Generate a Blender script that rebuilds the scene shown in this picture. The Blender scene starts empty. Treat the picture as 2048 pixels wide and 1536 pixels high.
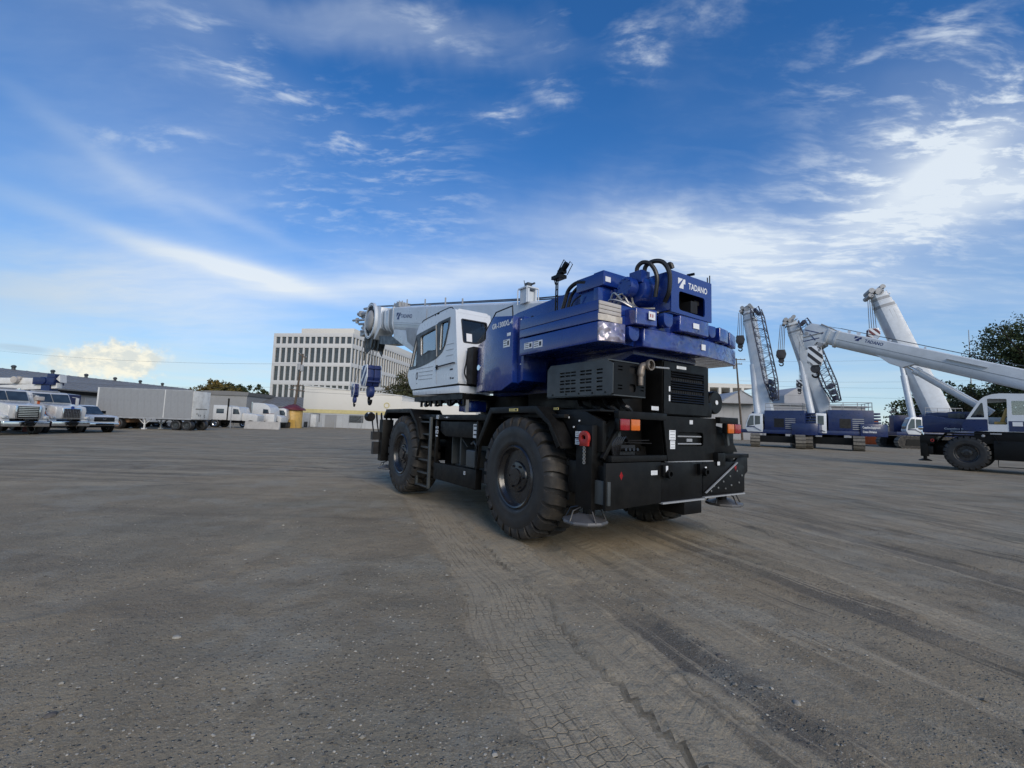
import bpy, bmesh, math, random
import numpy as np
from mathutils import Vector, Matrix
random.seed(7)
rng = np.random.default_rng(7)
SC = bpy.context.scene
COL = SC.collection
PI = math.pi
R_ = math.radians

# ------------------------------------------------------------------ camera
cam_d = bpy.data.cameras.new('camera')
cam_d.sensor_width = 36.0
cam_d.lens = 900.0 / 2048.0 * 36.0
cam_d.clip_start = 0.05
cam_d.clip_end = 3000.0
cam = bpy.data.objects.new('camera', cam_d)
COL.objects.link(cam)
CP, CR, CH = 0.089, 0.033, 1.59          # pitch up, roll, eye height
_fwd = Vector((0, math.cos(CP), math.sin(CP)))
_up = Vector((0, -math.sin(CP), math.cos(CP)))
_rt = Vector((1, 0, 0))
_x = _rt * math.cos(CR) + _up * math.sin(CR)
_y = -_rt * math.sin(CR) + _up * math.cos(CR)
_m = Matrix((_x, _y, -_fwd)).transposed().to_4x4()
_m.translation = (0, 0, CH)
cam.matrix_world = _m
SC.camera = cam

# ------------------------------------------------------------------ sky
SUN_EL, SUN_AZ = R_(27.0), R_(158.0)     # azimuth measured from +Y towards +X
world = bpy.data.worlds.new('World')
SC.world = world
world.use_nodes = True
wt = world.node_tree
for n in list(wt.nodes):
    wt.nodes.remove(n)


class NT:
    """small node-tree helper"""
    def __init__(self, t):
        self.t = t

    def n(self, typ, **kw):
        nd = self.t.nodes.new(typ)
        for k, v in kw.items():
            setattr(nd, k, v)
        return nd

    def put(self, sock, v):
        if v is None:
            return
        if hasattr(v, 'is_output'):
            self.t.links.new(v, sock)
        else:
            if sock.type == 'RGBA' and not hasattr(v, '__len__'):
                v = (v, v, v, 1)
            elif sock.type == 'RGBA' and len(v) == 3:
                v = (*v, 1)
            sock.default_value = v

    def math(self, op, a, b=None, c=None, clamp=False):
        nd = self.n('ShaderNodeMath', operation=op, use_clamp=clamp)
        for i, v in enumerate((a, b, c)):
            self.put(nd.inputs[i], v)
        return nd.outputs[0]

    def vmath(self, op, a, b=None, s=None):
        nd = self.n('ShaderNodeVectorMath', operation=op)
        self.put(nd.inputs[0], a)
        self.put(nd.inputs[1], b)
        if s is not None:
            self.put(nd.inputs['Scale'], s)
        return nd.outputs['Value'] if op in ('LENGTH', 'DOT_PRODUCT', 'DISTANCE') else nd.outputs[0]

    def mix(self, f, a, b, blend='MIX'):
        nd = self.n('ShaderNodeMix', data_type='RGBA', blend_type=blend)
        self.put(nd.inputs[0], f)
        self.put(nd.inputs[6], a)
        self.put(nd.inputs[7], b)
        return nd.outputs[2]

    def noise(self, vec, scale, detail=4, rough=.55, dist=0.0, lac=2.0, out=0):
        nd = self.n('ShaderNodeTexNoise')
        self.put(nd.inputs['Vector'], vec)
        nd.inputs['Scale'].default_value = scale
        nd.inputs['Detail'].default_value = detail
        nd.inputs['Roughness'].default_value = rough
        nd.inputs['Lacunarity'].default_value = lac
        nd.inputs['Distortion'].default_value = dist
        return nd.outputs[out]

    def ramp(self, v, a, b, lo=0.0, hi=1.0, smooth=True):
        nd = self.n('ShaderNodeMapRange', interpolation_type='SMOOTHSTEP' if smooth else 'LINEAR')
        self.put(nd.inputs[0], v)
        for i, q in enumerate((a, b, lo, hi)):
            self.put(nd.inputs[i + 1], q)
        return nd.outputs[0]

    def mapping(self, vec, loc=(0, 0, 0), rot=(0, 0, 0), sc=(1, 1, 1)):
        nd = self.n('ShaderNodeMapping')
        self.put(nd.inputs[0], vec)
        nd.inputs[1].default_value = loc
        nd.inputs[2].default_value = rot
        nd.inputs[3].default_value = sc
        return nd.outputs[0]


# cloud banks of the evening sky: kind, azimuth, elevation, half length, half width (degrees), tilt, strength
CLOUDS = [
 ('V',-43.1,21.5,11.8,7.0,-44,0.16),('V',-44.5,11.5,10.0,3.2,4,0.75),('V',-40,27,12,5,-18,0.12),('V',-30,9,12,2.2,3,0.15),('V',-36,33,9,3.5,-20,0.16),('L',-36.5,16.4,10.0,0.75,-8,0.50),('L',-31.5,15.4,5.0,1.05,-6,0.62),('L',-13.5,16.6,15.0,1.5,8,0.50),('V',-13.5,16.8,14.0,2.2,8,0.30),('L',-44.0,23.0,7.0,0.7,-24,0.16),('L',-33.5,21.0,5.0,0.6,-14,0.22),
 ('V',-38.9,21.6,8.4,1.4,2,0.20),('V',-19.0,41.6,10.1,1.7,8,0.50),('V',-5.0,20.0,11.7,3.0,5,0.30),
 ('V',26.6,19.3,17.3,3.4,-14,0.62),('V',23.9,20.7,8.2,3.2,-30,0.45),('V',45.3,22.1,6.7,3.4,-1,0.60),
 ('V',45.4,24.5,2.2,1.2,19,0.35),('W',46.0,22.0,7.0,3.0,8,0.6),('V',38.9,26.3,8.7,4.2,10,0.22),
 ('W',45.1,30.0,7.5,3.1,-39,0.95),('W',41.5,26.0,5.7,1.9,-9,0.85),('L',43.8,23.6,4.2,1.1,24,0.42),('L',46.5,20.6,5.5,1.4,2,0.32),('W',44.5,21.5,7.0,2.6,18,0.5),('W',46.4,33.9,1.8,1.4,-54,0.60),
 ('W',49.1,28.9,1.5,1.7,-67,0.60),('W',-31.4,34.5,6.2,2.2,-14,0.75),('W',-14.1,27.9,5.8,4.9,-37,0.55),
 ('W',-2.5,35.7,2.2,1.2,-7,0.90),('W',15.5,41.2,1.6,1.6,-68,1.00),('W',4.8,38.5,1.6,1.0,-11,0.70),
 ('W',-40.5,26.0,4.0,0.8,16,0.40),('W',3.9,44.4,1.9,1.3,-36,0.70),('W',23.8,42.6,2.5,1.3,-19,0.50),
 ('W',-21.7,31.6,1.9,1.0,-34,0.40),('W',-25.6,23.8,4.0,2.3,-37,0.40),('W',-10.7,42.5,3.5,1.4,-6,0.60),
 ('C',-41.9,4.7,3.6,1.4,7,1.00),('G',-47.8,5.1,1.7,0.3,0,1.00),
 # unseen banks behind and beside the camera, enlarged and strengthened for neutral fill light
 ('V',110,20,18,6,10,0.7),('V',170,18,24,8,-6,0.9),('V',-120,18,22,7,6,0.8),('V',-160,34,20,6,8,0.6),('W',80,35,9,4,-20,0.7),
 ('W',-90,33,9,4,20,0.7),('V',140,32,12,4,-15,0.5),('W',-150,38,10,4,10,0.6),('W',20,62,10,4,30,0.6)]


def build_sky():
    N = NT(wt)
    out = N.n('ShaderNodeOutputWorld')
    bg = N.n('ShaderNodeBackground')
    bg.inputs[1].default_value = 0.1
    wt.links.new(bg.outputs[0], out.inputs[0])
    co = N.n('ShaderNodeTexCoord').outputs['Generated']
    d = N.vmath('NORMALIZE', co)
    sky = N.n('ShaderNodeTexSky', sky_type='NISHITA', sun_disc=False)
    sky.sun_elevation = SUN_EL
    sky.sun_rotation = SUN_AZ
    sky.air_density = 1.0
    sky.dust_density = 0.6
    sky.ozone_density = 3.0
    sep = N.n('ShaderNodeSeparateXYZ')
    wt.links.new(d, sep.inputs[0])
    z = sep.outputs[2]
    base = N.mix(1.0, sky.outputs[0], SKY_TINT, 'MULTIPLY')
    # cloud-sheet coordinates: direction projected on a flat layer overhead
    zc = N.math('ADD', N.math('MAXIMUM', z, 0.0), 0.12)
    p = N.vmath('DIVIDE', d, N.n('ShaderNodeCombineXYZ').outputs[0])
    comb = p.node.inputs[1].links[0].from_node
    for i in range(3):
        N.put(comb.inputs[i], zc)
    warp = N.noise(p, 1.3, 3, .5, out=1)
    pw = N.vmath('ADD', p, N.vmath('SCALE', N.vmath('SUBTRACT', warp, (.5, .5, .5)), s=0.30))
    strm = N.mapping(pw, rot=(0, 0, R_(-38)), sc=(0.55, 1.9, 1))
    soft = N.noise(strm, 1.5, 5, .55)
    fine = N.noise(N.mapping(pw, rot=(0, 0, R_(35)), sc=(1.0, 2.6, 1)), 6.0, 5, .6, .15)
    crisp = N.noise(N.mapping(pw, rot=(0, 0, R_(70)), sc=(1, 1.7, 1)), 15.0, 4, .6, .1)
    # warp the bank outlines so that none is a clean ellipse
    dw = N.vmath('ADD', d, N.vmath('SCALE', N.vmath('SUBTRACT', N.noise(d, 5.0, 4, .6, out=1), (.5, .5, .5)), s=0.11))
    dw2 = N.vmath('ADD', d, N.vmath('SCALE', N.vmath('SUBTRACT', N.noise(d, 11.0, 5, .6, out=1), (.5, .5, .5)), s=0.09))
    acc = {'L': None, 'V': None, 'W': None, 'C': None, 'G': None}
    for kind, az, el, L, W, tilt, amp in CLOUDS:
        a, e, t = R_(az), R_(el), R_(tilt)
        c = Vector((math.sin(a) * math.cos(e), math.cos(a) * math.cos(e), math.sin(e)))
        r = c.cross(Vector((0, 0, 1))).normalized()
        u = r.cross(c)
        ax = (r * math.cos(t) + u * math.sin(t)) / R_(L) / 1.25
        ay = (-r * math.sin(t) + u * math.cos(t)) / R_(W) / 1.25
        src = dw if kind == 'V' else (dw2 if kind == 'W' else d)
        if kind == 'L':
            src = N.vmath('ADD', d, N.vmath('SCALE', N.vmath('SUBTRACT', N.noise(d, 3.5, 3, .5, out=1), (.5, .5, .5)), s=0.045))
        if kind == 'C':
            src = N.vmath('ADD', d, N.vmath('SCALE', N.vmath('SUBTRACT', N.noise(d, 30.0, 6, .68, out=1), (.5, .5, .5)), s=0.075))
        x1 = N.vmath('DOT_PRODUCT', src, ax)
        y1 = N.vmath('DOT_PRODUCT', src, ay)
        x1 = N.math('SUBTRACT', x1, c.dot(ax)); y1 = N.math('SUBTRACT', y1, c.dot(ay))
        q = N.math('ADD', N.math('MULTIPLY', x1, x1), N.math('MULTIPLY', y1, y1))
        m = N.math('MULTIPLY', N.math('EXPONENT', N.math('MULTIPLY', q, -1.0)), amp)
        front = N.ramp(N.vmath('DOT_PRODUCT', d, c), 0.3, 0.6)
        m = N.math('MULTIPLY', m, front)
        acc[kind] = m if acc[kind] is None else N.math('ADD', acc[kind], m)
    V, W = acc['V'], acc['W']
    az_ = sep.outputs[0]
    gen = N.ramp(N.noise(p, 0.7, 3, .5), .5, .85, 0.0, 0.09)
    V = N.math('ADD', V, gen)
    veil = N.math('MULTIPLY', V, N.ramp(soft, .25, .75, .5, 1.25))
    veil = N.math('ADD', veil, N.math('MULTIPLY', N.math('MULTIPLY', V, N.ramp(az_, -.1, .45, .12, .6)), N.ramp(fine, .42, .72)))
    wis = N.math('MULTIPLY', N.ramp(N.math('ADD', N.math('MULTIPLY', fine, .72), N.math('MULTIPLY', crisp, .28)), .46, .72), W)
    wis = N.math('ADD', wis, N.math('MULTIPLY', W, .07))
    lens = N.math('MULTIPLY', acc['L'], N.ramp(soft, .2, .8, .75, 1.15))
    dens = N.math('ADD', N.math('ADD', N.math('MULTIPLY', veil, .95), lens), N.math('MULTIPLY', wis, 1.0))
    dens = N.ramp(dens, 0.03, 1.1, 0, 0.93, False)
    # pale haze towards the horizon
    hz = N.math('EXPONENT', N.math('MULTIPLY', N.math('POWER', N.math('MULTIPLY', N.math('MAXIMUM', z, 0.0), 4.5), 1.7), -1.0))
    lowstr = N.noise(N.mapping(d, sc=(2.2, 2.2, 26)), 1.0, 5, .6)
    hz = N.math('MULTIPLY', hz, N.ramp(lowstr, .3, .7, .74, 1.1), clamp=True)
    hazecol = N.mix(N.ramp(z, 0.0, .2), (4.9, 5.4, 5.3), (3.5, 4.4, 5.0))
    base = N.mix(N.math('MULTIPLY', hz, .93), base, hazecol)
    lowcol = N.mix(N.ramp(z, .05, .32), (6.0, 5.9, 5.5), (5.0, 5.5, 6.0))
    lowcol = N.mix(N.ramp(az_, -.80, -.52, .75, 0), lowcol, (3.0, 3.75, 4.4))
    c1 = N.mix(dens, base, lowcol)
    cum = N.math('MULTIPLY', N.ramp(acc['C'], .22, .62), N.ramp(N.noise(d, 22.0, 5, .62), .30, .50, .45, 1.0))
    shade = N.ramp(N.noise(N.mapping(d, loc=(0, 0, .3), sc=(1, 1, 1.6)), 34.0, 6, .66), .40, .60)
    c2 = N.mix(N.math('MULTIPLY', cum, .8), c1, N.mix(shade, (4.7, 4.75, 4.3), (6.7, 6.2, 4.9)))
    c3 = N.mix(N.math('MULTIPLY', N.math('MULTIPLY', N.ramp(acc['G'], .2, .9), N.ramp(lowstr, .35, .6, .3, 1)), .55), c2, (2.6, 3.1, 3.6))
    # the ground half of the dome: the dull colour of distant land
    c4 = N.mix(N.ramp(z, -0.06, 0.0), (1.6, 1.5, 1.4), c3)
    wt.links.new(c4, bg.inputs[0])


SKY_TINT = (0.25, 0.65, 1.02)
build_sky()

# ------------------------------------------------------------------ sun (low, veiled by thin cloud)
sl = bpy.data.lights.new('sun', 'SUN')
sl.energy = 1.5
sl.angle = R_(34.0)
sl.color = (1.0, .87, .72)
sun = bpy.data.objects.new('sun', sl)
COL.objects.link(sun)
_sd = Vector((math.sin(SUN_AZ) * math.cos(SUN_EL), math.cos(SUN_AZ) * math.cos(SUN_EL), math.sin(SUN_EL)))
sun.rotation_euler = _sd.to_track_quat('Z', 'Y').to_euler()
sun.location = _sd * 60

SC.view_settings.view_transform = 'Standard'
SC.view_settings.look = 'None'
SC.view_settings.exposure = 0.65
SC.view_settings.gamma = 1.0
SC.view_settings.use_curve_mapping = False
world.cycles.sampling_method = 'MANUAL'
world.cycles.sample_map_resolution = 512
SC.cycles.max_bounces = 6
SC.cycles.transparent_max_bounces = 12

# ------------------------------------------------------------------ materials
def pm(name, col, rough=.5, metal=0.0, coat=0.0, var=.12, scale=2.0, bump=0.0, bscale=30.0, bdist=.01, bdet=5, dirt=None, dirt_amt=.0, spec=.5,
       rvar=.1, emis=None, dscale=1.3):
    """procedural painted / weathered surface: colour and gloss vary, optional dust film and relief"""
    m = bpy.data.materials.new(name)
    m.use_nodes = True
    t = m.node_tree
    N = NT(t)
    b = t.nodes['Principled BSDF']
    co = N.n('ShaderNodeTexCoord').outputs['Object']
    n1 = N.noise(co, scale, 5, .6)
    lo = tuple(c * (1 - var) for c in col)
    hi = tuple(min(1, c * (1 + var)) for c in col)
    c = N.mix(N.ramp(n1, .3, .7), lo, hi)
    if dirt is not None:
        n2 = N.noise(co, dscale, 6, .65)
        f = N.math('MULTIPLY', N.ramp(n2, .38, .72), dirt_amt)
        c = N.mix(f, c, dirt)
    N.put(b.inputs['Base Color'], c)
    N.put(b.inputs['Roughness'], N.ramp(N.noise(co, scale * 2.7, 4, .6), .3, .7, max(.02, rough - rvar), min(1, rough + rvar)))
    b.inputs['Metallic'].default_value = metal
    b.inputs['Specular IOR Level'].default_value = spec
    b.inputs['Coat Weight'].default_value = coat
    b.inputs['Coat Roughness'].default_value = .06
    if bump:
        bn = N.n('ShaderNodeBump')
        bn.inputs['Strength'].default_value = bump
        bn.inputs['Distance'].default_value = bdist
        N.put(bn.inputs['Height'], N.noise(co, bscale, bdet, .55))
        t.links.new(bn.outputs[0], b.inputs['Normal'])
    if emis:
        b.inputs['Emission Color'].default_value = (*emis[0], 1)
        b.inputs['Emission Strength'].default_value = emis[1]
    return m


def pane_mat(name, tint, refl=1.0):
    """thin window glass: clear but tinted, with fresnel reflection"""
    m = bpy.data.materials.new(name)
    m.use_nodes = True
    t = m.node_tree
    for n in list(t.nodes):
        t.nodes.remove(n)
    N = NT(t)
    o = N.n('ShaderNodeOutputMaterial')
    tr = N.n('ShaderNodeBsdfTransparent')
    tr.inputs[0].default_value = (*tint, 1)
    gl = N.n('ShaderNodeBsdfGlossy')
    gl.inputs['Roughness'].default_value = .03
    fr = N.n('ShaderNodeFresnel')
    fr.inputs[0].default_value = 1.6
    mx = N.n('ShaderNodeMixShader')
    N.put(mx.inputs[0], N.math('MULTIPLY', fr.outputs[0], refl, clamp=True))
    t.links.new(tr.outputs[0], mx.inputs[1])
    t.links.new(gl.outputs[0], mx.inputs[2])
    t.links.new(mx.outputs[0], o.inputs[0])
    return m


DUST = (.16, .14, .115)
M = dict(
    black=pm('black_paint', (.004, .004, .0042), .45, coat=.02, spec=.22, dirt=DUST, dirt_amt=.014, var=.2, rvar=.12, dscale=2.2),
    plate=pm('dusty_black_plate', (.005, .005, .005), .5, spec=.22, dirt=DUST, dirt_amt=.03, var=.25, bump=.12, bscale=60, dscale=5),
    rimp=pm('black_rim_paint', (.012, .012, .014), .30, coat=.4, var=.2),
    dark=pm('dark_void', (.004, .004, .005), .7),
    blue=pm('blue_paint', (.005, .027, .185), .28, coat=.5, dirt=DUST, dirt_amt=.035, var=.08, rvar=.06),
    blue2=pm('weathered_blue_paint', (.004, .016, .082), .36, coat=.2, var=.15, dirt=DUST, dirt_amt=.04),
    white=pm('white_paint', (.66, .69, .72), .34, coat=.3, var=.03, dirt=(.36, .35, .33), dirt_amt=.10),
    white2=pm('weathered_white_paint', (.66, .66, .64), .45, var=.06, dirt=(.3, .28, .25), dirt_amt=.3),
    boomw=pm('boom_white_paint', (.58, .62, .66), .36, coat=.15, var=.05, dirt=(.34, .34, .33), dirt_amt=.18),
    grey=pm('grey_sheet_steel', (.050, .058, .062), .48, var=.12, dirt=DUST, dirt_amt=.15, metal=.1),
    lgrey=pm('light_grey_paint', (.30, .31, .32), .5, var=.1),
    steel=pm('bare_steel', (.42, .41, .39), .38, metal=.85, var=.15),
    chrome=pm('bright_chrome', (.75, .76, .78), .12, metal=1.0, var=.05, rvar=.05),
    rust=pm('heat_stained_steel', (.20, .165, .135), .5, metal=.5, var=.3, scale=9),
    rubber=pm('tyre_rubber', (.014, .0145, .016), .52, var=.2, dirt=(.12, .10, .075), dirt_amt=.12, bump=.1, bscale=40, dscale=3.5, rvar=.08),
    tread=pm('dusty_tread_rubber', (.019, .018, .017), .75, var=.25, dirt=(.13, .105, .078), dirt_amt=.34, dscale=4.5),
    hose=pm('hose_rubber', (.012, .012, .014), .4, var=.2),
    red=pm('red_lens', (.26, .008, .012), .2, coat=.6, var=.1, scale=14),
    amber=pm('amber_lens', (.58, .125, .010), .2, coat=.6, var=.1, scale=14),
    redp=pm('red_paint', (.36, .025, .02), .4),
    orange=pm('orange_paint', (.62, .13, .035), .45, dirt=DUST, dirt_amt=.2),
    yellow=pm('yellow_paint', (.50, .31, .075), .5, dirt=(.3, .2, .08), dirt_amt=.4),
    maroon=pm('maroon_paint', (.12, .022, .026), .5, var=.2),
    floatm=pm('outrigger_pad_steel', (.085, .085, .088), .45, var=.2, dirt=DUST, dirt_amt=.2),
    shoe=pm('dusty_track_shoe', (.15, .135, .11), .8, var=.25, scale=6),
    decal=pm('white_decal', (.74, .75, .76), .45, var=.03),
    decaly=pm('yellow_decal', (.68, .55, .18), .5, var=.1),
    decalb=pm('blue_print', (.02, .05, .22), .5, var=.1),
    jibblue=pm('blue_black_paint', (.010, .014, .042), .45, var=.2),
    print=pm('black_print', (.02, .02, .025), .5, var=.1),
    navy=pm('navy_logo_print', (.015, .03, .13), .5, var=.05),
    mottle=pm('silvery_blue_ripple', (.34, .31, .36), .16, metal=.25, var=.5, scale=5, bump=.9, bscale=8, bdist=.07, bdet=1, dirt=(.03, .05, .22), dirt_amt=.75, dscale=3),  # silvery tone mottled with blue, rippled relief
    blueripple=pm('rippled_blue_gloss', (.005, .021, .185), .10, coat=1.0, var=.25, scale=4, bump=.8, bscale=6, bdist=.06, bdet=1, dirt=(.16, .18, .34), dirt_amt=.25, dscale=5),  # blue mottled with lilac, rippled relief
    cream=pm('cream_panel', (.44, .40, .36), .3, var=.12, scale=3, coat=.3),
    creamripple=pm('rippled_cream_gloss', (.52, .46, .38), .2, var=.25, scale=7, bump=.8, bscale=14, coat=.5),  # glossy cream with rippled relief
    seat=pm('seat_fabric', (.03, .03, .035), .9),
    interior=pm('cab_lining', (.66, .67, .67), .8),
    glass=pane_mat('cab_glass', (.90, .96, .97), 3.2),
    dglass=pane_mat('dark_glass', (.22, .27, .30), 1.0),
    wscreen=pm('windscreen_glass', (.035, .05, .065), .06, coat=.6, var=.3, scale=1.5, rvar=.03),
    wire=pm('wire_rope', (.06, .06, .065), .5, metal=.5),
    wood=pm('pole_timber', (.10, .075, .055), .85, var=.3, scale=4),
    concrete=pm('concrete', (.40, .385, .36), .9, var=.12, scale=1.5, bump=.2, bscale=20, dirt=(.2, .18, .16), dirt_amt=.35),
    bark=pm('bark', (.07, .055, .042), .9, var=.3, scale=6),
)


# ------------------------------------------------------------------ mesh building
class G:
    def __init__(self):
        self.v, self.f = [], []

    def add(self, vs, fs):
        o = len(self.v)
        self.v.extend([tuple(p) for p in vs])
        self.f.extend([tuple(i + o for i in q) for q in fs])
        return self

    def box(self, x0, x1, y0, y1, z0, z1):
        x0, x1 = min(x0, x1), max(x0, x1)
        y0, y1 = min(y0, y1), max(y0, y1)
        z0, z1 = min(z0, z1), max(z0, z1)
        return self.add([(x0, y0, z0), (x1, y0, z0), (x1, y1, z0), (x0, y1, z0), (x0, y0, z1), (x1, y0, z1), (x1, y1, z1), (x0, y1, z1)],
                        [(0, 3, 2, 1), (4, 5, 6, 7), (0, 1, 5, 4), (1, 2, 6, 5), (2, 3, 7, 6), (3, 0, 4, 7)])

    def prism(self, poly, axis, a, b, taper=None):
        """polygon in the plane across the axis, from a to b. axis y: (x,z); axis x: (y,z); axis z: (x,y)"""
        def put(p, h):
            if axis == 'y':
                return (p[0], h, p[1])
            if axis == 'x':
                return (h, p[0], p[1])
            return (p[0], p[1], h)
        n = len(poly)
        ar = sum(poly[i][0] * poly[(i + 1) % n][1] - poly[(i + 1) % n][0] * poly[i][1] for i in range(n))
        pl = list(poly) if ar > 0 else list(poly)[::-1]
        p2 = pl if taper is None else [taper(p) for p in pl]
        vs = [put(p, a) for p in pl] + [put(p, b) for p in p2]
        fl = (axis == 'y') != (b < a)
        fs = [tuple(range(n - 1, -1, -1)), tuple(range(n, 2 * n))] + [(i, (i + 1) % n, (i + 1) % n + n, i + n) for i in range(n)]
        if fl:
            fs = [q[::-1] for q in fs]
        return self.add(vs, fs)

    def rings(self, rs, cap=True):
        n = len(rs[0])
        vs = [p for r in rs for p in r]
        fs = []
        for k in range(len(rs) - 1):
            for i in range(n):
                j = (i + 1) % n
                fs.append((k * n + i, k * n + j, (k + 1) * n + j, (k + 1) * n + i))
        if cap:
            fs.append(tuple(range(n - 1, -1, -1)))
            fs.append(tuple((len(rs) - 1) * n + i for i in range(n)))
        return self.add(vs, fs)

    def tube(self, path, r, n=8, cap=True):
        P = [Vector(p) for p in path]
        rr = r if hasattr(r, '__len__') else [r] * len(P)
        t0 = (P[1] - P[0]).normalized()
        nrm = t0.orthogonal().normalized()
        rs = []
        for i, p in enumerate(P):
            t = (P[min(i + 1, len(P) - 1)] - P[max(i - 1, 0)]).normalized()
            nrm = (nrm - t * nrm.dot(t))
            nrm = nrm.normalized() if nrm.length > 1e-6 else t.orthogonal().normalized()
            bn = t.cross(nrm)
            rs.append([tuple(p + nrm * (math.cos(2 * PI * k / n) * rr[i]) + bn * (math.sin(2 * PI * k / n) * rr[i])) for k in range(n)])
        return self.rings(rs, cap)

    def cyl(self, a, b, r, r2=None, n=16):
        return self.tube([a, b], [r, r if r2 is None else r2], n)

    def bar(self, a, b, w, h, up=(0, 0, 1)):
        a, b = Vector(a), Vector(b)
        t = (b - a).normalized()
        u = Vector(up)
        if abs(t.dot(u)) > .98:
            u = Vector((1, 0, 0))
        s = t.cross(u).normalized()
        u = s.cross(t)
        q = [(-w / 2, -h / 2), (w / 2, -h / 2), (w / 2, h / 2), (-w / 2, h / 2)]
        return self.rings([[tuple(p + s * x + u * y) for x, y in q] for p in (a, b)])

    def lathe(self, prof, o=(0, 0, 0), axis='y', n=32, close=False):
        """prof: (radius, height along axis)"""
        rs = []
        for r, h in prof:
            ring = []
            for k in range(n):
                c, s = math.cos(2 * PI * k / n) * r, math.sin(2 * PI * k / n) * r
                if axis == 'y':
                    ring.append((o[0] + s, o[1] + h, o[2] + c))
                elif axis == 'x':
                    ring.append((o[0] + h, o[1] + c, o[2] + s))
                else:
                    ring.append((o[0] + c, o[1] + s, o[2] + h))
            rs.append(ring)
        if close:
            rs.append(rs[0])
        return self.rings(rs, not close)

    def mesh(self, me, mat=None):
        mt = mat or Matrix()
        return self.add([mt @ v.co for v in me.vertices], [tuple(p.vertices) for p in me.polygons])

    def xf(self, mt):
        self.v = [tuple(mt @ Vector(p)) for p in self.v]
        return self

    def islands(self):
        par = list(range(len(self.v)))

        def find(a):
            while par[a] != a:
                par[a] = par[par[a]]
                a = par[a]
            return a
        for q in self.f:
            r = find(q[0])
            for i in q[1:]:
                par[find(i)] = r
        out = {}
        for q in self.f:
            out.setdefault(find(q[0]), []).append(q)
        res = []
        for fs in out.values():
            ids = sorted({i for q in fs for i in q})
            mp = {i: k for k, i in enumerate(ids)}
            g = G()
            g.v = [self.v[i] for i in ids]
            g.f = [tuple(mp[i] for i in q) for q in fs]
            res.append(g)
        return res

    def each(self, name, mat, parent=None, **kw):
        """every separate piece becomes an object of its own"""
        return [g.build(name, mat, parent, **kw) for g in self.islands()]

    def build(self, name, mat, parent=None, bevel=0.0, seg=2, ang=35, smooth=True, mats=None, mi=None):
        me = bpy.data.meshes.new(name)
        me.from_pydata(self.v, [], self.f)
        if bevel:
            bm = bmesh.new()
            bm.from_mesh(me)
            es = [e for e in bm.edges if len(e.link_faces) == 2 and e.calc_face_angle(0) > R_(30)]
            try:
                bmesh.ops.bevel(bm, geom=es, offset=bevel, segments=seg, profile=.6, affect='EDGES', clamp_overlap=True)
            except Exception:
                pass
            bm.to_mesh(me)
            bm.free()
        me.materials.append(M[mat] if isinstance(mat, str) else mat)
        if smooth and len(me.polygons):
            me.polygons.foreach_set('use_smooth', np.ones(len(me.polygons), dtype=bool))
            me.set_sharp_from_angle(angle=R_(ang))
        me.update()
        o = bpy.data.objects.new(name, me)
        COL.objects.link(o)
        if parent is not None:
            o.parent = parent
        return o


def tag(o, label=None, cat=None, group=None, kind=None):
    for k, v in (('label', label), ('category', cat), ('group', group), ('kind', kind)):
        if v:
            o[k] = v
    return o


def thing(name, label, cat, loc=(0, 0, 0), rz=0.0, group=None):
    o = bpy.data.objects.new(name, None)
    COL.objects.link(o)
    o.location = loc
    o.rotation_euler = (0, 0, rz)
    o.empty_display_size = .2
    return tag(o, label, cat, group)


def copy_tree(o, parent=None):
    c = o.copy()
    COL.objects.link(c)
    if parent is not None:
        c.parent = parent
    for ch in list(o.children):
        copy_tree(ch, c)
    return c


def clone(o, loc, rz, label, group=None):
    c = copy_tree(o)
    c.location = loc
    c.rotation_euler = (0, 0, rz)
    c['label'] = label
    if group:
        c['group'] = group
    return c


def inst(src, name, parent, loc=(0, 0, 0), rot=(0, 0, 0), sc=(1, 1, 1)):
    o = bpy.data.objects.new(name, src.data)
    COL.objects.link(o)
    o.parent = parent
    o.location, o.rotation_euler, o.scale = loc, rot, sc
    return o


_txt = {}


def text_mesh(s, bold=.0):
    """flat lettering, 1 unit cap height, starting at x = 0"""
    key = (s, bold)
    if key not in _txt:
        cu = bpy.data.curves.new('lettering', 'FONT')
        cu.body = s
        cu.size = 1.4
        cu.offset = bold
        cu.resolution_u = 2
        ob = bpy.data.objects.new('lettering', cu)
        COL.objects.link(ob)
        me = bpy.data.meshes.new_from_object(ob)
        bpy.data.objects.remove(ob)
        _txt[key] = me
    return _txt[key]


def frame(o, r, u):
    r, u = Vector(r).normalized(), Vector(u).normalized()
    n = r.cross(u)
    m = Matrix((r, u, n)).transposed().to_4x4()
    m.translation = Vector(o)
    return m


def lettering(s, o, r, u, h, mat, parent, bold=.02, width=None, name='lettering'):
    me = text_mesh(s, bold)
    xs = [v.co.x for v in me.vertices]
    w = (width / (max(xs) - min(xs))) if width else h
    g = G().mesh(me, frame(o, r, u) @ Matrix.Diagonal((w, h, 1, 1)))
    return g.build(name, mat, parent, smooth=False)


def logo(o, r, u, h, mat, parent, w=None):
    """the split T-shaped emblem"""
    m = frame(o, r, u)
    w = w or h
    g = G()
    for poly in ([(0, 1), (.66, 1), (.06, .40), (0, .40)], [(.76, 1), (1.0, 1), (1.0, .52), (.76, .50), (.74, 0), (.18, 0), (.18, .10)]):
        g.add([m @ Vector((x * w, y * h, 0)) for x, y in poly], [tuple(range(len(poly)))][::1])
    # face winding towards the viewer
    g.f = [q[::-1] for q in g.f]
    return g.build('emblem', mat, parent, smooth=False)


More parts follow.
